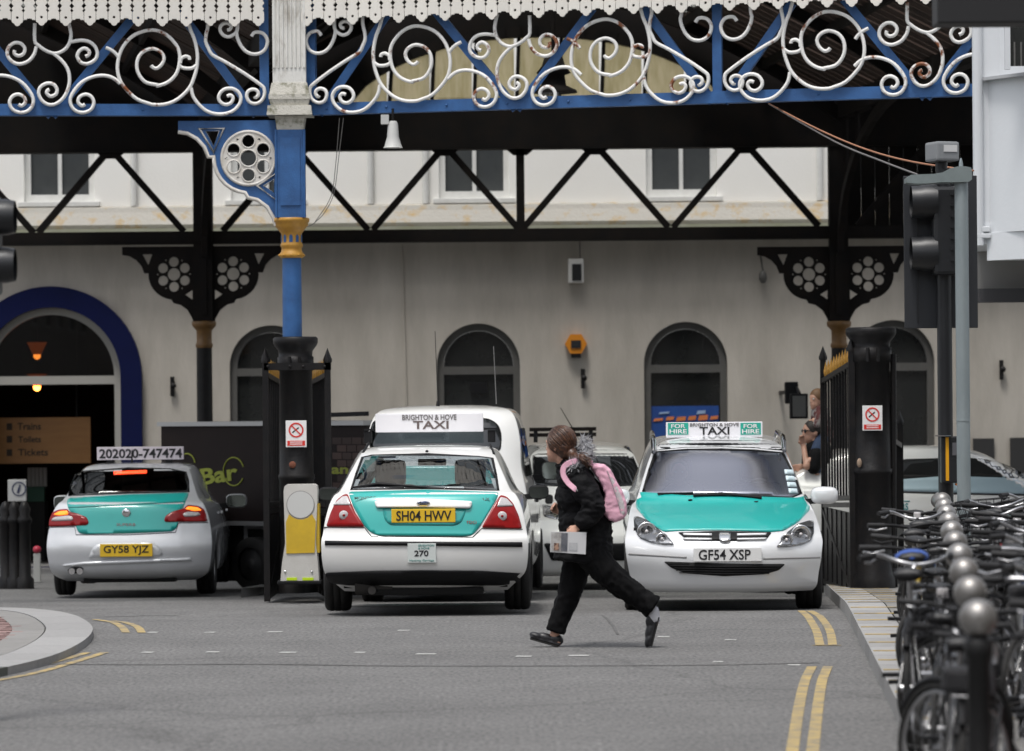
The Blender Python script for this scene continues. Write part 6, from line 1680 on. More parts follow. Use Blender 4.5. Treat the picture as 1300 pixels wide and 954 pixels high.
# signal at the far left, mostly out of frame
LD = 21.0
lz = pix(-8, 300, LD)
l2 = thing('traffic_signal', 'blurred black traffic signal cut by the left edge of the photo', 'traffic light', (lz.x-.1, LD, KH))
MB().tube([(lz.x-.12, LD+.1, KH), (lz.x-.12, LD+.1, pix(-8, 250, LD).z)], .06, 14).build('pole', M_SIGBLK, l2)
hd = MB().box(lz.x-.20, lz.x+.03, LD-.1, LD+.16, pix(0, 375, LD).z, pix(0, 248, LD).z, bev=.03).build('signal_head', M_SIGBLK, l2)
for cy in (276, 337):
    c = pix(0, cy, LD); Wm = Matrix.Translation((c.x-.0, LD, c.z)) @ Matrix.Rotation(PI/2, 4, 'Y')
    MB().lathe([(.10, -.05), (.10, .04), (.09, .085)], 20, Wm, caps=False).lathe([(.09, 0), (0, .01)], 20, Wm, caps=False).build('lamp_hood', M_SIGBLK, hd)
# dark hanging sign at the top right, close to the camera
hs_ = thing('hanging_shop_sign', 'blurred black hanging sign box at the top right corner', 'sign', tuple(pix(1250, 0, 20)))
a, b = pix(1190, 30, 20), pix(1420, -60, 20)
MB().box(a.x, b.x, 20, 20.25, a.z, b.z, bev=.01).build('box', mat('sign_black', (.010,.010,.011), .6), hs_)
MB().bar(Vector((b.x, 20.12, b.z-.05)), Vector((b.x+.6, 20.12, b.z-.05)), .05, .05).build('arm', M_BLACKIRON, hs_)
# cables
def cable(lb, P, r, m):
    o = MB().tube(catmull(P, 6), r, 5).build('overhead_cable', m); tag(o, lb, 'cable')
cable('rusty orange cable sagging from the girder to the traffic signal', [pix(976, 132, 37), pix(1040, 165, 35.5), pix(1100, 190, 34), pix(1160, 206, 32.5), pix(1236, 217, 31.5)], .008, mat('orange_cable', (.35,.16,.09), .6))
cable('grey cable sagging to the top of the signal bracket', [pix(976, 132, 37), pix(1060, 180, 35), pix(1120, 205, 33), pix(1165, 222, 31)], .008, M_GREYINK)
cable('pale looped cable hanging beside the gold capital', [pix(436, 150, 37.6), pix(430, 200, 37.6), pix(424, 245, 37.6), pix(412, 270, 37.6), pix(398, 284, 37.6), pix(390, 288, 37.6)], .004, M_FRAMEG)
cable('thin straight cable hanging beside the front column', [pix(431, 150, 37.6), pix(426, 210, 37.6), pix(420, 250, 37.6), pix(400, 282, 37.6)], .004, M_FRAMEG)

# ================================================================ bicycle row
M_BALL = mat('brushed_ball', (.34,.34,.34), .42, .75, col2=(.22,.20,.18), scale=9, amt=.8, bump=.08, bscale=30)
M_POSTG = mat('rack_post_black', (.010,.010,.011), .5, col2=(.02,.02,.02), scale=8, spec=.25)
P0, P1 = Vector((1.67, 13.6)), Vector((4.05, 36.0))
NBAL = 13
ordn = ['nearest', 'second', 'third', 'fourth', 'fifth', 'sixth', 'seventh', 'eighth', 'ninth', 'tenth', 'eleventh', 'twelfth', 'farthest']
for i in range(NBAL):
    q = P0.lerp(P1, i/(NBAL-1)); z = gz(q.y)+KH
    t = thing('ball_top_post', f'{ordn[i]} steel ball topped post in the bicycle row, counted from the front', 'bollard', (q.x, q.y, z), group='ball topped posts in the bicycle row')
    T_ = Matrix.Translation((q.x, q.y, z))
    MB().lathe([(.075, 0), (.075, .02), (.045, .05), (.040, .70), (.052, .71), (.052, .76), (.032, .78)], 18, T_).build('post', M_POSTG, t)
    MB().sphere((q.x, q.y, z+.845), .070, n=24).build('ball', M_BALL, t)
RIMM = mat('bike_alloy', (.45,.45,.46), .3, .9)
M_GRIP = mat('rubber_grip', (.012,.012,.013), .7)
M_SADDLE = mat('saddle_vinyl', (.014,.014,.015), .5, bump=.1)
def bike(loc, rz, frame_m, label, steer=.0, lean=.0, extras=(), sc=.89):
    """local +y forward"""
    b = thing('bicycle', label, 'bicycle', loc, rz, 'bicycles locked along the row')
    b.rotation_euler = (0, lean, rz)
    Mx = Matrix.Translation(Vector(loc)) @ Matrix.Rotation(rz, 4, 'Z') @ Matrix.Rotation(lean, 4, 'Y')
    WM[b.name] = Mx
    Mx = Mx @ Matrix.Scale(sc, 4)
    R = .34; rear, front = Vector((0, -.52, R)), Vector((0, .54, R))
    bb = Vector((0, -.08, .29)); seat_t = Vector((0, -.22, .78)); head_t = Vector((0, .36, .86)); head_b = Vector((0, .40, .66))
    S = Mx @ Matrix.Translation(head_b) @ Matrix.Rotation(steer, 4, 'Z') @ Matrix.Translation(-head_b)
    def wheel(c, M, nm):
        ty = MB().tube([(0, c.y+R*math.cos(2*PI*k/32), c.z+R*math.sin(2*PI*k/32)) for k in range(32)], .020, 6, closed=True, M=M).build(nm, M_RUBBER, b)
        MB().tube([(0, c.y+(R-.03)*math.cos(2*PI*k/32), c.z+(R-.03)*math.sin(2*PI*k/32)) for k in range(32)], .011, 5, closed=True, M=M).build('rim', RIMM, ty)
        sp_ = MB()
        for k in range(18):
            a = 2*PI*k/18; sp_.bar((.025*(1 if k % 2 else -1), c.y, c.z), (0, c.y+(R-.035)*math.cos(a), c.z+(R-.035)*math.sin(a)), .0022, .0022, up=Vector((1, 0, 0)), M=M)
        o = sp_.build('spokes', RIMM, ty); o['kind'] = 'stuff'
        MB().tube([(-.05, c.y, c.z), (.05, c.y, c.z)], .022, 8, M=M).build('hub', RIMM, ty)
    wheel(rear, Mx, 'wheel'); wheel(front, S, 'wheel')
    fr_ = MB()
    for p, q, r in ((bb, seat_t, .016), (bb, head_b, .020), (seat_t-Vector((0, -.02, .06)), head_t-Vector((0, 0, .04)), .016)): fr_.tube([p, q], r, 8, M=Mx)
    fr_.tube([head_b-Vector((0, -.01, .03)), head_t], .022, 8, M=Mx)
    for s in (-1, 1):
        fr_.tube([bb+Vector((s*.03, 0, 0)), rear+Vector((s*.06, 0, 0))], .010, 6, M=Mx); fr_.tube([seat_t-Vector((0, 0, .04)), rear+Vector((s*.06, 0, 0))], .009, 6, M=Mx)
    fr_.build('frame', frame_m, b)
    fk = MB()
    for s in (-1, 1): fk.tube([head_b+Vector((s*.045, .01, -.02)), front+Vector((s*.05, -.05, .12)), front+Vector((s*.05, 0, 0))], .012, 6, M=S)
    fk.tube([head_b+Vector((-.05, .01, -.02)), head_b+Vector((.05, .01, -.02))], .016, 6, M=S); fk.build('fork', frame_m if 'fork' not in extras else RIMM, b)
    hb = head_t+Vector((0, .05, .12))
    MB().tube([head_t, head_t+Vector((0, -.02, .08)), hb], .016, 8, M=S).build('stem', RIMM if random.random() < .5 else M_BLACKP, b)
    swept = 'swept' in extras; hwid = .30 if not swept else .27
    if swept: HB = [(-hwid, -.16, .05), (-.22, -.02, .06), (-.12, .04, .02), (0, .03, 0), (.12, .04, .02), (.22, -.02, .06), (hwid, -.16, .05)]
    else: HB = [(-hwid, -.04, .03), (-.12, 0, .02), (0, .01, 0), (.12, 0, .02), (hwid, -.04, .03)]
    h = MB().tube(catmull([hb+Vector(p) for p in HB], 3), .0125, 8, M=S).build('handlebar', RIMM if (swept or 'alloybar' in extras) else M_BLACKP, b)
    for s in (0, -1):
        e0, e1 = hb+Vector(HB[s]), hb+Vector(HB[1 if s == 0 else -2])
        MB().tube([e0+(e0-e1).normalized()*.02, e0.lerp(e1, .62 if not swept else .8)], .0185, 8, M=S).build('grip', M_GRIP, h)
        q = e0.lerp(e1, .75)
        MB().tube([q+Vector((0, .03, -.02)), q.lerp(e0, .6)+Vector((0, .07, -.04)), e0+Vector((0, .06, -.03))], .008, 5, M=S).build('brake_lever', RIMM if random.random() < .5 else M_BLACKP, h)
    MB().tube([seat_t, seat_t+Vector((0, -.04, .14))], .014, 8, M=Mx).build('seat_post', RIMM, b)
    sd_ = MB(); c = seat_t+Vector((0, -.05, .17))
    V = []; prof = [(-.15, .075, 0), (-.12, .088, .02), (-.04, .07, .02), (.04, .035, .015), (.12, .022, .015), (.15, .012, .0)]
    for y, wv, dz in prof:
        for a in range(8):
            an = 2*PI*a/8; V.append(c+Vector((wv*math.cos(an), y, dz+.028*math.sin(an))))
    Fc = [(i*8+j, i*8+(j+1) % 8, (i+1)*8+(j+1) % 8, (i+1)*8+j) for i in range(len(prof)-1) for j in range(8)]+[tuple(range(7, -1, -1)), tuple(range(40, 48))]
    sd_.add(V, Fc, Mx, True).build('saddle', M_SADDLE, b)
    ck = MB().tube([bb+Vector((-.06, 0, 0)), bb+Vector((.06, 0, 0))], .025, 10, M=Mx)
    ck.lathe([(.085, -.003), (.085, .003), (.06, .003)], 24, Mx @ Matrix.Translation(bb+Vector((.05, 0, 0))) @ Matrix.Rotation(PI/2, 4, 'Y'), caps=False)
    an = random.uniform(0, 6.28)
    for s in (-1, 1):
        e = bb+Vector((s*.075, math.cos(an)*.17*s, math.sin(an)*.17*s)); ck.tube([bb+Vector((s*.065, 0, 0)), e], .010, 6, M=Mx)
        MB().box(e.x-.05+s*.06, e.x+.05+s*.06, e.y-.035, e.y+.035, e.z-.012, e.z+.012, M=Mx, bev=.005).build('pedal', M_BLACKP, b)
    ck.build('crankset', RIMM, b)
    ch = MB(); ch.tube([bb+Vector((.05, 0, .085)), rear+Vector((.05, 0, .035)), rear+Vector((.05, -.03, 0)), rear+Vector((.05, 0, -.035)), bb+Vector((.05, 0, -.085))], .005, 5, M=Mx).build('chain', M_DARK, b)
    if 'guards' in extras:
        for c, M_, a0, a1 in ((front, S, 20, 150), (rear, Mx, 40, 195)):
            MB().tube([(0, c.y-(R+.035)*math.cos(math.radians(a)), c.z+(R+.035)*math.sin(math.radians(a))) for a in range(a0, a1, 8)], .022, 6, M=M_).build('mudguard', frame_m if 'colourguard' in extras else M_BLACKP, b)
    if 'basket' in extras:
        bk = MB(); o = hb+Vector((0, .18, -.16))
        for k in range(5):
            w_, l_ = .15+.012*k, .11+.008*k; zz = k*.055
            P = [o+Vector((x*w_, y*l_, zz)) for x, y in ((-1,-1),(1,-1),(1,1),(-1,1))]; bk.tube(P, .004, 5, closed=True, M=S)
        for k in range(7):
            x = -.15+.05*k
            for s in (-1, 1): bk.bar(o+Vector((x, s*.11, 0)), o+Vector((x*1.3, s*.14, .22)), .004, .004, M=S)
        for k in range(5):
            y = -.1+.05*k
            for s in (-1, 1): bk.bar(o+Vector((s*.15, y, 0)), o+Vector((s*.195, y*1.3, .22)), .004, .004, M=S)
        o_ = bk.build('basket', M_BLACKP, b); o_['kind'] = 'stuff'
    if 'light' in extras: MB().box(-.03, .03, .06, .12, hb.z-.05, hb.z+.02, M=S @ Matrix.Translation((0, hb.y-.05, 0)), bev=.012).build('front_light', M_CLEARL, b)
    if 'rearlight' in extras: MB().box(-.045, .045, -.42, -.37, .70, .75, M=Mx, bev=.01).build('rear_light', M_REDLENS, b)
    if 'cover' in extras: MB().sphere(seat_t+Vector((0, -.05, .18)), .12, M=Mx, sc=(.9, 1.3, .45)).build('saddle_cover', mat('blue_cover', (.02,.07,.30), .5), b)
    if 'rack' in extras:
        rk = MB()
        for s in (-1, 0, 1): rk.tube([(s*.05, -.28, .72), (s*.05, -.72, .72)], .006, 5, M=Mx)
        for s in (-1, 1): rk.tube([(s*.06, -.52, .35), (s*.05, -.55, .72)], .006, 5, M=Mx)
        rk.tube([(-.05, -.72, .72), (.05, -.72, .72)], .006, 5, M=Mx); rk.build('luggage_rack', RIMM, b)
        if 'box' in extras: MB().box(-.10, .10, -.70, -.46, .73, .86, M=Mx, bev=.03).build('rear_bag', mat('black_bag', (.012,.012,.014), .7, bump=.3, bscale=30), b)
    return b
BM = {k: mat('bike_'+k, c, .3, coat=.8) for k, c in {'black': (.012,.012,.014), 'yellow': (.62,.42,.02), 'silver': (.40,.41,.42), 'red': (.35,.015,.02), 'blue': (.02,.06,.22), 'green': (.02,.12,.09), 'dark': (.03,.03,.035)}.items()}
rdir = (P1-P0).normalized(); rang = -math.atan2(rdir.x, rdir.y)
left_spec = [('black','swept',('swept','light','rearlight','rack','box'),'black rear bag'),('black','flat',('guards','rearlight'),'red rear light'),('black','swept',('swept','guards'),'black mudguards'),('dark','flat',('guards','cover'),'blue saddle cover'),('yellow','flat',('guards','colourguard','fork'),'yellow frame and mudguards'),
             ('black','flat',('basket',),'plain black frame'),('silver','swept',('swept','guards'),'swept silver bars'),('dark','flat',('light',),'small front light'),('yellow','flat',('light','guards'),'yellow frame'),('black','swept',('swept','basket'),'swept dark bars'),('dark','flat',('rack',),'luggage rack')]
right_spec = [('red','flat',('alloybar','rack'),'red frame'),('green','swept',('swept','guards'),'green frame'),('black','flat',('rearlight','fork'),'black frame'),('silver','flat',('alloybar','light'),'silver frame'),('blue','swept',('swept','basket'),'blue frame with basket'),('black','flat',('guards',),'black frame with mudguards'),('red','flat',('light','fork'),'red frame with front light'),('dark','swept',('swept','rack'),'charcoal frame'),('silver','flat',('guards',),'silver frame with mudguards'),('black','flat',('basket',),'black frame with basket')]
rx = Vector((rdir.y, -rdir.x))
for side, spec in ((-1, left_spec), (1, right_spec)):
    for i, (c, _, ex, note) in enumerate(spec[:8]):
        s_ = (i+.46)*1.87+random.uniform(-.12, .12)-(.55 if side > 0 else 0)
        if side < 0 and i < 2: continue
        if side < 0: ex = tuple(e for e in ex if e != 'basket')
        q = P0+rdir*s_+rx*side*((.20 if side < 0 else .34)+random.uniform(0, .04))
        flip = (i+(side > 0)) % 3 == 1
        rz = rang+(PI if flip else 0)+(side*random.uniform(.02, .16)*(-1 if not flip else 1) if side > 0 else random.uniform(-.05, .05))
        lb = f'{ordn[i]} bicycle from the front {"left" if side < 0 else "right"} of the ball posts, {note}'
        bike((q.x, q.y, gz(q.y)+KH), rz, BM[c], lb, steer=random.uniform(-.3, .25), lean=random.uniform(-.06, .06), extras=ex, sc=.89 if side > 0 else .85)
for side, off, nn, nm_ in ((1, .30, 8, 'right rank between the ball posts'), (1, .60, 8, 'middle right rank'), (1, .88, 8, 'wide right rank')):
    for i in range(2 if side < 0 else 0, nn):
        s_ = (i+.95)*1.87+random.uniform(-.2, .2)
        q = P0+rdir*s_+rx*side*(off+random.uniform(0, .08)); flip = random.random() < .5
        c = ['black','dark','black','silver','dark','black','dark','black'][i]
        rz = rang+(PI if flip else 0)+side*random.uniform(.0, .18)*(-1 if not flip else 1)
        bike((q.x, q.y, gz(q.y)+KH), rz, BM[c], f'{ordn[i]} bicycle from the front in the {nm_}, {c} frame', random.uniform(.5, .9)*random.choice((-1, 1)) if off < .29 else random.uniform(-.6, .6), random.uniform(-.1, .1), (('guards','swept'),('light','fork'),('basket','guards'),('alloybar','fork'),('rack','box'),('swept','guards','rearlight'),('light','guards'),('basket','swept'))[(i+int(off*10)) % 8])
for side in (-1, 1):
    for i in range(9):
        q = P0+rdir*((i+.5)*1.87+random.uniform(-.2, .2))+rx*side*random.uniform(.06, .12); flip = random.random() < .5
        c = ['black','dark','black','dark','black','blue','dark','black','dark'][i]
        bike((q.x, q.y, gz(q.y)+KH), rang+(PI if flip else 0)+random.uniform(-.08, .08), BM[c], f'{ordn[i]} small low bicycle from the front squeezed {"left" if side < 0 else "right"} of the ball post line, {c} frame', random.uniform(.4, .9)*random.choice((-1, 1)), random.uniform(-.05, .05), (('guards','rack','box'),('basket',),('guards','light'))[i % 3], .74)
# a second rank further right
for i in range(5):
    q = P0+rdir*(2.0+i*2.4)+rx*(1.2+random.uniform(0, .15))
    c = ['black','blue','dark','silver','black','green'][i]
    bike((q.x, q.y, gz(q.y)+KH), rang+PI*(i % 2)+random.uniform(-.3, .3), BM[c], f'{ordn[i]} bicycle of the outer right rank, {c} frame', random.uniform(-.5, .5), random.uniform(-.08, .08), (('swept','basket'),('guards',),('rack','alloybar'),('light',),('fork','guards'),('swept',))[i])

# ================================================================ unseen street buildings added round the camera to block low sky light
M_BRICKF = mat('street_render', (.42,.39,.35), .85, col2=(.34,.31,.28), scale=1.2, bump=.2)
for (nm_lb, x0_, x1_, y0_, y1_, h_, face) in (('unseen cream terrace building added along the left side of the street to block low sky', -22, -13, -8, 24, 9.5, 'x'), ('unseen rendered terrace building added along the right side of the street to block low sky', 8.5, 18, -8, 24, 10.5, '-x'), ('unseen rendered building added behind the viewpoint to block low sky', -14, 10, -26, -16, 12, 'y')):
    t = thing('added_terrace', nm_lb, 'building', ((x0_+x1_)/2, (y0_+y1_)/2, 0))
    MB().box(x0_, x1_, y0_, y1_, -.2, h_).build('walls', M_BRICKF, t)
    MB().box(x0_-.2, x1_+.2, y0_-.2, y1_+.2, h_, h_+.35).build('parapet', M_WALLUP, t)
    for fl in range(3):
        z0_ = 1.0+fl*3.1
        if face == 'y':
            for k in range(9):
                xx = x0_+1.5+k*2.5; w1 = MB().box(xx, xx+1.1, y1_+.003, y1_+.05, z0_, z0_+1.7).build('window', M_WFRAME, t); MB().box(xx+.08, xx+1.02, y1_+.05, y1_+.06, z0_+.08, z0_+1.62).build('pane', M_WINDARK, w1)
        else:
            xf = x1_ if face == 'x' else x0_; sg_ = 1 if face == 'x' else -1
            for k in range(11):
                yy = y0_+1.2+k*2.9; a_, b_ = sorted((xf+sg_*.003, xf+sg_*.05)); c_, d_ = sorted((xf+sg_*.05, xf+sg_*.06))
                w1 = MB().box(a_, b_, yy, yy+1.1, z0_, z0_+1.7).build('window', M_WFRAME, t); MB().box(c_, d_, yy+.08, yy+1.02, z0_+.08, z0_+1.62).build('pane', M_WINDARK, w1)
# ================================================================ people
def remesh(mb, voxel, smooth=4, name='form'):
    """union of overlapping forms as one continuous skin"""
    ob = bpy.data.objects.new(name, mb.mesh(name, None)); COL.objects.link(ob)
    md = ob.modifiers.new('r', 'REMESH'); md.mode = 'VOXEL'; md.voxel_size = voxel
    if smooth: ms = ob.modifiers.new('s', 'SMOOTH'); ms.factor = .5; ms.iterations = smooth
    dg = bpy.context.evaluated_depsgraph_get(); dg.update()
    me = bpy.data.meshes.new_from_object(ob.evaluated_get(dg)); bpy.data.objects.remove(ob)
    me.polygons.foreach_set('use_smooth', [True]*len(me.polygons)); return me
from mathutils import noise as mnoise
def form(name, mb, voxel, m, parent, smooth=4, folds=0.0, fs_=(9, 9, 22)):
    me = remesh(mb, voxel, smooth, name)
    if folds:
        CO = [q.co.copy() for q in me.vertices]; NO = [q.normal.copy() for q in me.vertices]; flatc = []
        for c, nn in zip(CO, NO):
            p = Vector((c.x*fs_[0], c.y*fs_[1], c.z*fs_[2]))
            w1 = mnoise.noise(p+Vector((mnoise.noise(c*5)*1.5, 0, mnoise.noise(c*5+Vector((7, 0, 0)))*1.5)))
            flatc.extend(c+nn*folds*((1-abs(w1)*2.4)*.8+mnoise.noise(p*2.3)*.5))
        me.vertices.foreach_set('co', flatc)
        me.update()
    me.materials.clear(); me.materials.append(m)
    return reg(bpy.data.objects.new(name, me), parent)
def limb(mb, pts, rs, n=14):
    mb.tube(pts, rs, n)
    for p, r in zip(pts, rs): mb.sphere(p, r*.995, n=12)
    return mb
def head_forms(mb, c, f, k=1.0):
    """skull, jaw, nose, brow, ear forms; c centre, f forward unit vector"""
    f = f.normalized(); s = Vector((0, 0, 1)).cross(f).normalized(); Mh = Matrix(((f.x, s.x, 0, c.x), (f.y, s.y, 0, c.y), (f.z, s.z, 1, c.z), (0, 0, 0, 1)))
    mb.sphere((0, 0, .02*k), 1, M=Mh, n=24, sc=(.096*k, .076*k, .098*k))
    mb.sphere((.035*k, 0, -.045*k), 1, M=Mh, n=20, sc=(.060*k, .056*k, .070*k))
    mb.sphere((.070*k, 0, -.088*k), .024*k, M=Mh, n=12)
    mb.add([(.085*k, -.012*k, .020*k), (.085*k, .012*k, .020*k), (.088*k, .018*k, -.030*k), (.088*k, -.018*k, -.030*k), (.118*k, 0, -.024*k)], [(0,1,4), (1,2,4), (2,3,4), (3,0,4), (3,2,1,0)], Mh)
    mb.sphere((.082*k, 0, .030*k), 1, M=Mh, n=12, sc=(.016*k, .048*k, .010*k))
    mb.sphere((.088*k, 0, -.055*k), 1, M=Mh, n=12, sc=(.012*k, .026*k, .012*k))
    for q in (-1, 1): mb.sphere((-.008*k, q*.076*k, -.012*k), 1, M=Mh, n=12, sc=(.020*k, .010*k, .032*k))
    return Mh
def eyes(parent, Mh, k=1.0):
    for q in (-1, 1):
        MB().sphere((.080*k, q*.030*k, .012*k), .012*k, M=Mh, n=10).build('eye', mat('eye_white', (.6,.58,.55), .2), parent)
def hand(mb, wrist, d, nrm, k=1.0, curl=.9, thumb=1):
    """palm with five unequal curled fingers; d = direction, nrm = palm normal"""
    d = d.normalized(); nrm = (nrm-d*nrm.dot(d)).normalized(); a = d.cross(nrm)
    pc = wrist+d*.045*k
    for t in (-1, -.33, .33, 1): limb(mb, [wrist+a*t*.012*k, pc+a*t*.026*k+d*.03*k], [.014*k, .0125*k], 8)
    for t, L in ((-1, .062), (-.33, .074), (.33, .070), (1, .055)):
        p = pc+a*t*.027*k+d*.034*k; P = [p]; ang = 0; seg = L*k/3
        for j in range(3):
            ang += curl*.55; p = p+(d*math.cos(ang)+nrm*math.sin(ang))*seg; P.append(p)
        limb(mb, P, [.0095*k, .009*k, .008*k, .007*k], 8)
    p = wrist+d*.02*k-a*thumb*.022*k; P = [p, p+(d*.6-a*thumb*.7+nrm*.3)*.03*k, p+(d*.9-a*thumb*.6+nrm*.7)*.055*k]
    limb(mb, P, [.011*k, .010*k, .008*k], 8)
GDp = 27.25
def G(px, py, dy=0.0):
    return pix(px, py, GDp+dy)
gfoot = on_ground(715, 820)
girl = thing('person', 'running person in black coat and trousers with a pink backpack and fur hood', 'person', (gfoot.x, GDp, 0))
M_COAT = mat('black_coat', (.0045,.0045,.0055), .75, col2=(.008,.008,.009), scale=10, bump=.7, bscale=14, spec=.15)
M_TROU = mat('black_trousers', (.004,.004,.0045), .85, col2=(.007,.007,.0075), scale=8, bump=.5, bscale=10, stretch=(1,1,.5), spec=.12)
M_SHOE = mat('black_shoe', (.012,.012,.014), .4, col2=(.02,.02,.022), scale=20)
M_HAIR = mat('brown_hair', (.10,.042,.020), .38, col2=(.028,.013,.008), scale=60, sharp=(.38,.62), spec=.5)
hc = G(711, 565); hf = Vector((-.84, .50, -.08))
b = MB(); Mh = head_forms(b, hc, hf, 1.08)
limb(b, [G(713, 580), G(724, 600)], [.052, .062])
limb(b, [G(724, 602), G(735, 640), G(740, 690)], [.09, .12, .12])
nw, fw = G(734, 669, -.20), G(715, 652, .16)
limb(b, [G(733, 606, -.15), G(753, 644, -.21), nw], [.05, .042, .026])
limb(b, [G(727, 608, .14), G(722, 648, .20), fw], [.05, .042, .026])
hand(b, nw, Vector((-.75, -.05, -.65)), Vector((-.15, .75, -.6)), 1.0, .8, 1)
hand(b, fw, Vector((-.7, -.2, .45)), Vector((.0, -1, .2)), 1.0, 1.1, -1)
hipF, kneeF, ankF = G(736, 700, .09), G(722, 752, .09), G(704, 806, .09)
hipN, kneeN, ankN = G(748, 702, -.09), G(789, 743, -.09), G(829, 779, -.09)
for P in ((hipF, kneeF, ankF), (hipN, kneeN, ankN)): limb(b, list(P), [.085, .055, .036])
limb(b, [ankF, G(708, 815, .09), G(682, 808, .09)], [.036, .035, .026]); limb(b, [ankN, G(832, 785, -.09), G(825, 812, -.09)], [.036, .034, .025])
body = form('body', b, .0075, M_SKIN, girl, 3)
eyes(girl, Mh)
# coat
b = MB()
def ell(c, rx, ry, rz_): b.sphere((0, 0, 0), 1, M=Matrix.Translation(c) @ Matrix.Rotation(.12, 4, 'Y'), n=24, sc=(rx, ry, rz_))
ell(G(731, 610), .135, .195, .11); ell(G(736, 632), .172, .19, .17); ell(G(739, 662), .170, .175, .18)
b.lathe([(.165, -.215), (.212, -.205), (.20, -.10), (.175, .06), (.168, .16)], 28, Matrix.Translation(G(744, 676)) @ Matrix.Rotation(.10, 4, 'Y') @ Matrix.Diagonal((1, .92, 1, 1)))
limb(b, [G(733, 604, -.15), G(744, 624, -.20), G(754, 645, -.22), G(746, 658, -.22), nw+Vector((.03, 0, .03))], [.095, .09, .084, .074, .060], 16)
limb(b, [G(727, 606, .15), G(722, 640, .20), fw+Vector((.025, 0, -.01))], [.08, .07, .05], 16)
limb(b, [G(720, 594), G(728, 604)], [.082, .095])
form('coat', b, .009, M_COAT, girl, 3, .013, (8, 8, 20))
# hood behind the neck with its fur rim
b = MB(); limb(b, [G(722, 594), G(735, 586), G(741, 576)], [.085, .095, .07]); form('hood', b, .010, M_COAT, girl, 4)
fur = MB(); random.seed(11)
path = [G(741, 560, -.06), G(746, 567, -.10), G(745, 576, -.14), G(740, 584, -.17), G(732, 590, -.19), G(723, 594, -.19)]
pp = catmull(path, 6)
for q in pp:
    for k in range(30):
        v = Vector((random.gauss(0, 1), random.gauss(0, 1)-.5, random.gauss(0, 1)+.2)).normalized(); L = random.uniform(.04, .085)
        a = q+Vector((random.gauss(0, .012), random.gauss(0, .012), random.gauss(0, .012)))
        sd_ = v.orthogonal().normalized()*.0045; s2 = v.cross(sd_)
        tip = a+v*L+Vector((0, 0, -.008))
        fur.add([a+sd_, a-sd_*.5+s2, a-sd_*.5-s2, tip], [(0,1,3), (1,2,3), (2,0,3), (2,1,0)])
fo = fur.build('fur_trim', mat('grey_fur', (.55,.55,.57), .9, col2=(.10,.10,.11), scale=28, sharp=(.45,.65)), girl); fo['kind'] = 'stuff'
# trousers
def legtube(mb, pts, rs, n):
    mb.tube(pts, rs, n)
    for p, r in list(zip(pts, rs))[:-1]: mb.sphere(p, r*.995, n=12)
b = MB()
legtube(b, [G(742, 690), G(736, 704, .08), G(728, 735, .09), G(721, 758, .09), G(712, 782, .09), G(705, 802, .09)], [.14, .105, .092, .082, .070, .070], 18)
legtube(b, [G(744, 690), G(752, 706, -.08), G(772, 728, -.09), G(793, 746, -.09), G(813, 760, -.09), G(829, 771, -.09)], [.14, .11, .098, .088, .078, .084], 18)
form('trousers', b, .009, M_TROU, girl, 3, .010, (14, 14, 10))
def shoe(heel, toe, up):
    f = (toe-heel).normalized(); L = (toe-heel).length; up = (up-f*up.dot(f)).normalized(); s = up.cross(f)
    Ms = Matrix(((f.x, s.x, up.x, heel.x), (f.y, s.y, up.y, heel.y), (f.z, s.z, up.z, heel.z), (0, 0, 0, 1)))
    b = MB(); b.sphere((L*.18, 0, .028), 1, M=Ms, n=16, sc=(L*.26, .037, .045)); b.sphere((L*.5, 0, .022), 1, M=Ms, n=16, sc=(L*.32, .038, .034)); b.sphere((L*.78, 0, .018), 1, M=Ms, n=16, sc=(L*.25, .042, .025))
    b.box(L*.0, L*.97, -.036, .036, -.010, .010, M=Ms, bev=.012)
    o = form('shoe', b, .006, M_SHOE, girl, 2)
    MB().box(L*.02, L*.96, -.038, .038, -.020, -.010, M=Ms, bev=.004).build('sole', M_RUBBER, o)
    limb(MB(), [heel, heel], [.01, .01])
shoe(G(711, 819, .09), G(672, 808, .09), Vector((.25, 0, 1))); shoe(G(834, 782, -.09), G(824, 822, -.09), Vector((-1, 0, -.25)))
b = MB(); limb(b, [G(829, 776, -.09), G(831, 786, -.09)], [.044, .042]); b.build('sock', mat('white_sock', (.55,.55,.58), .9), girl)
# hair
b = MB(); f = hf.normalized()
hcn = hc-f*.012+Vector((0, 0, .022))
s_ = Vector((0, 0, 1)).cross(f).normalized()
Mh2 = Matrix(((f.x, s_.x, 0, hcn.x), (f.y, s_.y, 0, hcn.y), (0, 0, 1, hcn.z), (0, 0, 0, 1)))
b.sphere((0, 0, .004), 1, M=Mh2, n=28, sc=(.110, .092, .112)); b.sphere((-.030, 0, -.038), 1, M=Mh2, n=20, sc=(.082, .090, .082)); b.sphere((-.045, 0, -.075), 1, M=Mh2, n=20, sc=(.062, .074, .06))
limb(b, [G(722, 572, -.03), G(729, 580, -.10), G(734, 582, -.17), G(740, 581, -.22), G(745, 584, -.24)], [.05, .036, .028, .026, .012])
hair = form('hair', b, .0055, M_HAIR, girl, 2, .0015, (80, 80, 10))
st_ = MB(); random.seed(5)
u_ = Vector((0, 0, 1)); tie = Vector((-.72, .0, -.66)).normalized()
for k in range(230):
    th = math.radians(random.uniform(-112, 112)); a0 = Vector((.50+random.uniform(-.12, .16), math.sin(th)*.9, math.cos(th)*.9-.05)).normalized()
    P = []; rr = random.uniform(.985, 1.045)
    for j in range(9):
        q = a0.slerp(tie, min(.999, j/8.0)) if a0.angle(tie) < 3.1 else a0
        P.append(Mh2 @ Vector((q.x*.112*rr, q.y*.094*rr, q.z*.114*rr+.002)))
    st_.tube(P, [.0018]+[.0042]*7+[.002], 5)
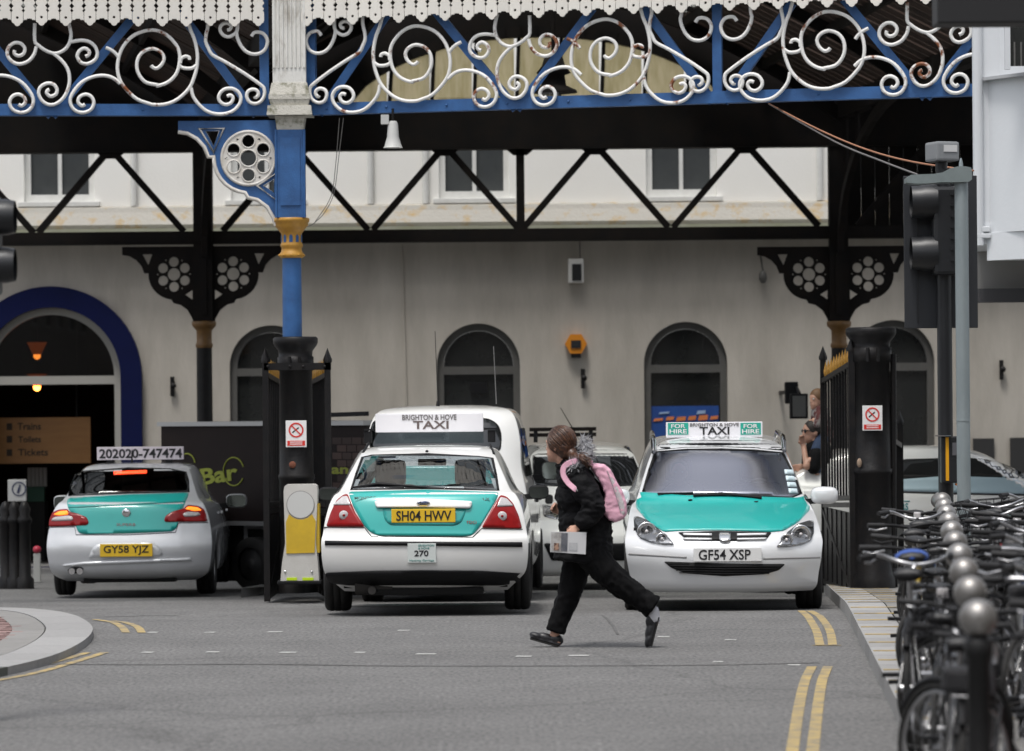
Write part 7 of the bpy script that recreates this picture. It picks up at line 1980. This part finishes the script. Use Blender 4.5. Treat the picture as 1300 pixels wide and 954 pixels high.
for k in range(60):
    o_ = Vector((random.gauss(0, .010), random.gauss(0, .010), random.gauss(0, .012)))
    P = catmull([G(722, 574, -.06)+o_*.6, G(729, 580, -.11)+o_*.5, G(735, 582, -.18)+o_, G(741, 583, -.235)+o_*1.4, G(747, 587, -.25)+o_*1.8], 3); st_.tube(P, [.004]*(len(P)-1)+[.001], 5)
so2 = st_.build('hair_strands', M_HAIR, hair); so2['kind'] = 'stuff'
MB().tube([G(727, 576, -.11), G(729.5, 573.5, -.10), G(732, 577, -.12), G(730, 585, -.13)], .007, 6, closed=True).build('hair_tie', M_BLACKP, hair)
# backpack
bp = thing('backpack', 'pink and white backpack worn by the running person', 'bag', tuple(G(775, 660)))
def c3(P): return [(660+x*.2096, 520+y*.3354) for x, y in P]
def cp(x, y): return (660+x*.3356, 520+y*.3354)
out = [cp(*q) for q in [(268,205),(320,210),(345,235),(360,268),(385,310),(400,355),(402,390),(388,412),(360,424),(335,414),(312,385),(305,365),(322,350),(322,318),(300,265),(272,228)]]
b = MB(); P2 = [(G(x, y).x, G(x, y).z) for x, y in out]; b.prism(list(reversed(P2)), GDp-.15, GDp+.15)
M_PINK = mat('pink_fabric', (.80,.46,.57), .75, col2=(.72,.38,.49), scale=12, bump=.3, bscale=22)
bag = form('bag', b, .009, M_PINK, bp, 9, .007, (16, 16, 16))
b = MB(); pan = [cp(*q) for q in [(372,300),(392,350),(397,390),(385,405),(375,370),(352,300),(330,248),(345,250)]]
b.prism(list(reversed([(G(x, y).x, G(x, y).z) for x, y in pan])), GDp-.156, GDp+.156)
form('pale_panel', b, .008, mat('pale_fabric', (.58,.54,.55), .7, bump=.3), bp, 5)
st = [G(*cp(275,205), -.16), G(*cp(235,197), -.20), G(*cp(195,200), -.225), G(*cp(168,218), -.23), G(*cp(164,245), -.235), G(*cp(180,275), -.245), G(*cp(205,298), -.27), G(*cp(215,305), -.27)]
k = catmull(st, 5); mb = MB(); Wd = .020; vs = []; fs = []
for i, q in enumerate(k):
    t = (k[min(i+1, len(k)-1)]-k[max(i-1, 0)]).normalized(); n_ = t.cross(Vector((0, -1, 0))).normalized()
    for a_, d_ in ((-1, .02), (-.9, .0), (.9, .0), (1, .02)): vs.append(q+n_*Wd*a_+Vector((0, d_, 0)))
for i in range(len(k)-1):
    for j in range(4): fs.append((i*4+j, i*4+(j+1) % 4, (i+1)*4+(j+1) % 4, (i+1)*4+j))
mb.add(vs, fs).build('strap', M_PINK, bp)
MB().tube([G(*cp(213,303), -.27), G(*cp(235,322), -.27), G(*cp(300,368), -.17)], .008, 6).build('strap_webbing', mat('grey_webbing', (.3,.3,.3), .8), bp)
MB().tube(catmull([G(*cp(330,232), -.155), G(*cp(352,290), -.158), G(*cp(374,360), -.158), G(*cp(385,405), -.15)], 4), .004, 5).build('zip', mat('grey_webbing2', (.45,.38,.40), .6), bp)
# magazine
mz = thing('magazine', 'folded white magazine with a small photo held by the running person', 'magazine', tuple(G(722, 690, -.26)))
q0, q1, q2_, q3 = G(699, 675, -.235), G(744.5, 676, -.245), G(743.5, 704, -.235), G(698.5, 701, -.225)
def quad(nm, a, b_, c, d_, m, t): 
    n_ = Vector((0, -t, 0)); MB().add([a, d_, c, b_, a+n_, d_+n_, c+n_, b_+n_], [(0,1,2,3)[::-1], (4,5,6,7), (0,4,5,1)[::-1], (1,5,6,2)[::-1], (2,6,7,3)[::-1], (3,7,4,0)[::-1]]).build(nm, m, mz)
quad('pages', q0, q1, q2_, q3, mat('magazine_paper', (.66,.66,.67), .5), .008)
def mq(u0, v0, u1, v1, off):
    f_ = lambda u, v: q0.lerp(q1, u).lerp(q3.lerp(q2_, u), v)+Vector((0, off, 0)); return f_(u0, v0), f_(u1, v0), f_(u1, v1), f_(u0, v1)
quad('cover_picture', *mq(.02, .04, .36, .96, -.0085), mat('picture_grey', (.30,.28,.27), .5, col2=(.55,.54,.53), scale=14, sharp=(.4,.6)), .001)
quad('cover_photo', *mq(.30, .06, .48, .92, -.0098), mat('picture_navy', (.05,.06,.08), .5, col2=(.22,.22,.24), scale=25), .001)
quad('cover_figure', *mq(.10, .55, .24, .9, -.0098), mat('picture_figure', (.10,.05,.04), .5, col2=(.45,.28,.2), scale=30, sharp=(.45,.55)), .001)
quad('cover_panel', *mq(.52, .50, .76, .86, -.0098), mat('picture_pale', (.42,.43,.46), .5, col2=(.6,.6,.6), scale=25), .001)

# ---------------------------------------------------------------- man with sunglasses and the child on his shoulders
MD = 40.6; mg = gz(MD)
def Mn(px, py, dy=0.0): return pix(px, py, MD+dy)
mx = Mn(1034, 560).x
man = thing('person', 'man in sunglasses and dark top behind the open gate, hand at his chin', 'person', (mx, MD, mg))
b = MB(); hc = Mn(1031, 549); Mh = head_forms(b, hc, Vector((-.95, -.3, 0)), 1.08)
limb(b, [hc+Vector((.02, 0, -.08)), Mn(1037, 573)], [.06, .07])
limb(b, [Mn(1038, 580), Mn(1038, 620), Vector((mx+.03, MD, mg+.95))], [.14, .15, .14])
for dy, el, hn in ((-.2, Mn(1024, 592, -.25), Mn(1020, 566, -.12)), (.2, Mn(1030, 610, .2), Mn(1017, 592, -.05))):
    limb(b, [Mn(1036, 578, dy), el, hn], [.055, .045, .03]); hand(b, hn, Vector((-.2, -.1, .8)) if dy < 0 else Vector((-.8, -.2, -.2)), Vector((.2, -.9, 0)), 1.05, 1.0)
for s in (-1, 1): limb(b, [Vector((mx+.04, MD+s*.1, mg+.92)), Vector((mx+.02, MD+s*.1, mg+.48)), Vector((mx+.04, MD+s*.1, mg+.08)), Vector((mx-.12, MD+s*.1, mg+.04))], [.09, .06, .045, .035])
form('body', b, .011, M_SKIN, man, 3); eyes(man, Mh, 1.08)
b = MB(); limb(b, [Mn(1038, 577), Mn(1038, 600), Mn(1037, 640), Vector((mx+.03, MD, mg+.9))], [.17, .18, .175, .17]); 
for s in (-1, 1): limb(b, [Mn(1036, 578, s*.19), Mn(1033, 594, s*.22)], [.085, .075])
form('dark_top', b, .014, M_COAT, man, 3)
b = MB()
for s in (-1, 1): limb(b, [Vector((mx+.03, MD+s*.09, mg+.95)), Vector((mx+.02, MD+s*.1, mg+.5)), Vector((mx+.04, MD+s*.1, mg+.08))], [.12, .085, .075])
form('trousers', b, .014, M_TROU, man, 2)
b = MB(); b.sphere((-.012, 0, .035), 1, M=Mh, n=20, sc=(.108, .09, .105)); form('hair', b, .009, mat('dark_hair', (.02,.013,.01), .6), man, 1)
g_ = MB(); 
for s in (-1, 1): g_.sphere((.095, s*.034, .014), 1, M=Mh, n=12, sc=(.010, .032, .022))
g_.tube([(.09, .06, .02), (0, .088, .012)], .005, 5, M=Mh); g_.tube([(.09, -.06, .02), (0, -.088, .012)], .005, 5, M=Mh); g_.tube([(.1, -.02, .02), (.1, .02, .02)], .005, 5, M=Mh)
g_.build('sunglasses', M_INK, man)
for s in (-1, 1): MB().superell((mx+.0-.05, MD+s*.1, mg+.05), (.15, .05, .05), 3).build('shoe', M_SHOE, man)
ch = thing('person', 'small fair-haired child carried high on the man behind the gate', 'person', tuple(Mn(1040, 535)))
b = MB(); hc = Mn(1037.5, 508, .05); Mh = head_forms(b, hc, Vector((-.8, -.6, 0)), .95)
limb(b, [hc+Vector((.02, 0, -.07)), Mn(1041, 524, .05)], [.045, .05]); limb(b, [Mn(1042, 528, .05), Mn(1044, 552, .08)], [.09, .10])
for s in (-1, 1): limb(b, [Mn(1041, 528, .05+s*.1), Mn(1036, 540, .05+s*.13), Mn(1033, 533, .05+s*.08)], [.035, .03, .022]); limb(b, [Mn(1044, 556, .08+s*.07), Mn(1036, 572, s*.17), Mn(1037, 600, s*.19)], [.055, .045, .035])
for s in (-1, 1): hand(b, Mn(1033, 533, .05+s*.08), Vector((-.6, 0, -.6)), Vector((0, -s, 0)), .7, 1.0)
form('body', b, .010, M_SKIN, ch, 3); eyes(ch, Mh, .95)
b = MB(); limb(b, [Mn(1041, 524, .05), Mn(1044, 553, .08)], [.10, .125]); 
for s in (-1, 1): limb(b, [Mn(1041, 528, .05+s*.1), Mn(1037, 539, .05+s*.13)], [.05, .042])
form('jumper', b, .012, mat('child_jumper', (.30,.28,.27), .9, col2=(.10,.03,.03), scale=10, sharp=(.45,.55)), ch, 3)
b = MB()
for s in (-1, 1): limb(b, [Mn(1044, 556, .08+s*.06), Mn(1036, 572, s*.17), Mn(1037, 597, s*.19)], [.075, .06, .05])
form('trousers', b, .012, mat('child_jeans', (.03,.05,.10), .9), ch, 2)
b = MB(); b.sphere((-.012, 0, .035), 1, M=Mh, n=20, sc=(.098, .082, .092)); form('hair', b, .008, mat('fair_hair', (.16,.085,.04), .6), ch, 1)
# ---------------------------------------------------------------- driver behind the windscreen of the silver estate
dv = thing('person', 'driver in a pale shirt behind the windscreen of the silver estate taxi', 'person', tuple(MLp @ Vector((-.36, 2.1, .6))))
dv.location = MLp @ Vector((.36, 2.1, .55)); WM[dv.name] = Matrix.Translation(dv.location)
def Dv(x, y, z): return MLp @ Vector((x, y, z))
b = MB(); hc = Dv(.36, 2.12, 1.20); Mh = head_forms(b, hc, MLp.to_3x3() @ Vector((0, 1, 0)))
limb(b, [Dv(.36, 2.1, 1.10), Dv(.36, 2.08, 1.0)], [.055, .07]); limb(b, [Dv(.36, 2.05, .95), Dv(.36, 1.98, .6)], [.15, .16])
for s in (-1, 1):
    limb(b, [Dv(.36+s*.19, 2.06, .93), Dv(.36+s*.24, 2.25, .78), Dv(.36+s*.15, 2.50, .98)], [.055, .045, .032]); hand(b, Dv(.36+s*.15, 2.50, .98), MLp.to_3x3() @ Vector((0, 1, .4)), Vector((0, 0, -1)), 1, .9)
form('body', b, .012, M_SKIN, dv, 3); eyes(dv, Mh)
b = MB(); limb(b, [Dv(.36, 2.05, .95), Dv(.36, 1.98, .58)], [.175, .185])
for s in (-1, 1): limb(b, [Dv(.36+s*.19, 2.06, .93), Dv(.36+s*.24, 2.25, .79)], [.075, .065])
form('shirt', b, .014, mat('driver_shirt', (.45,.48,.55), .8), dv, 3)
b = MB(); b.sphere((-.016, 0, .035), 1, M=Mh, n=20, sc=(.10, .084, .095)); form('hair', b, .009, mat('grey_hair', (.12,.11,.10), .7), dv, 1)
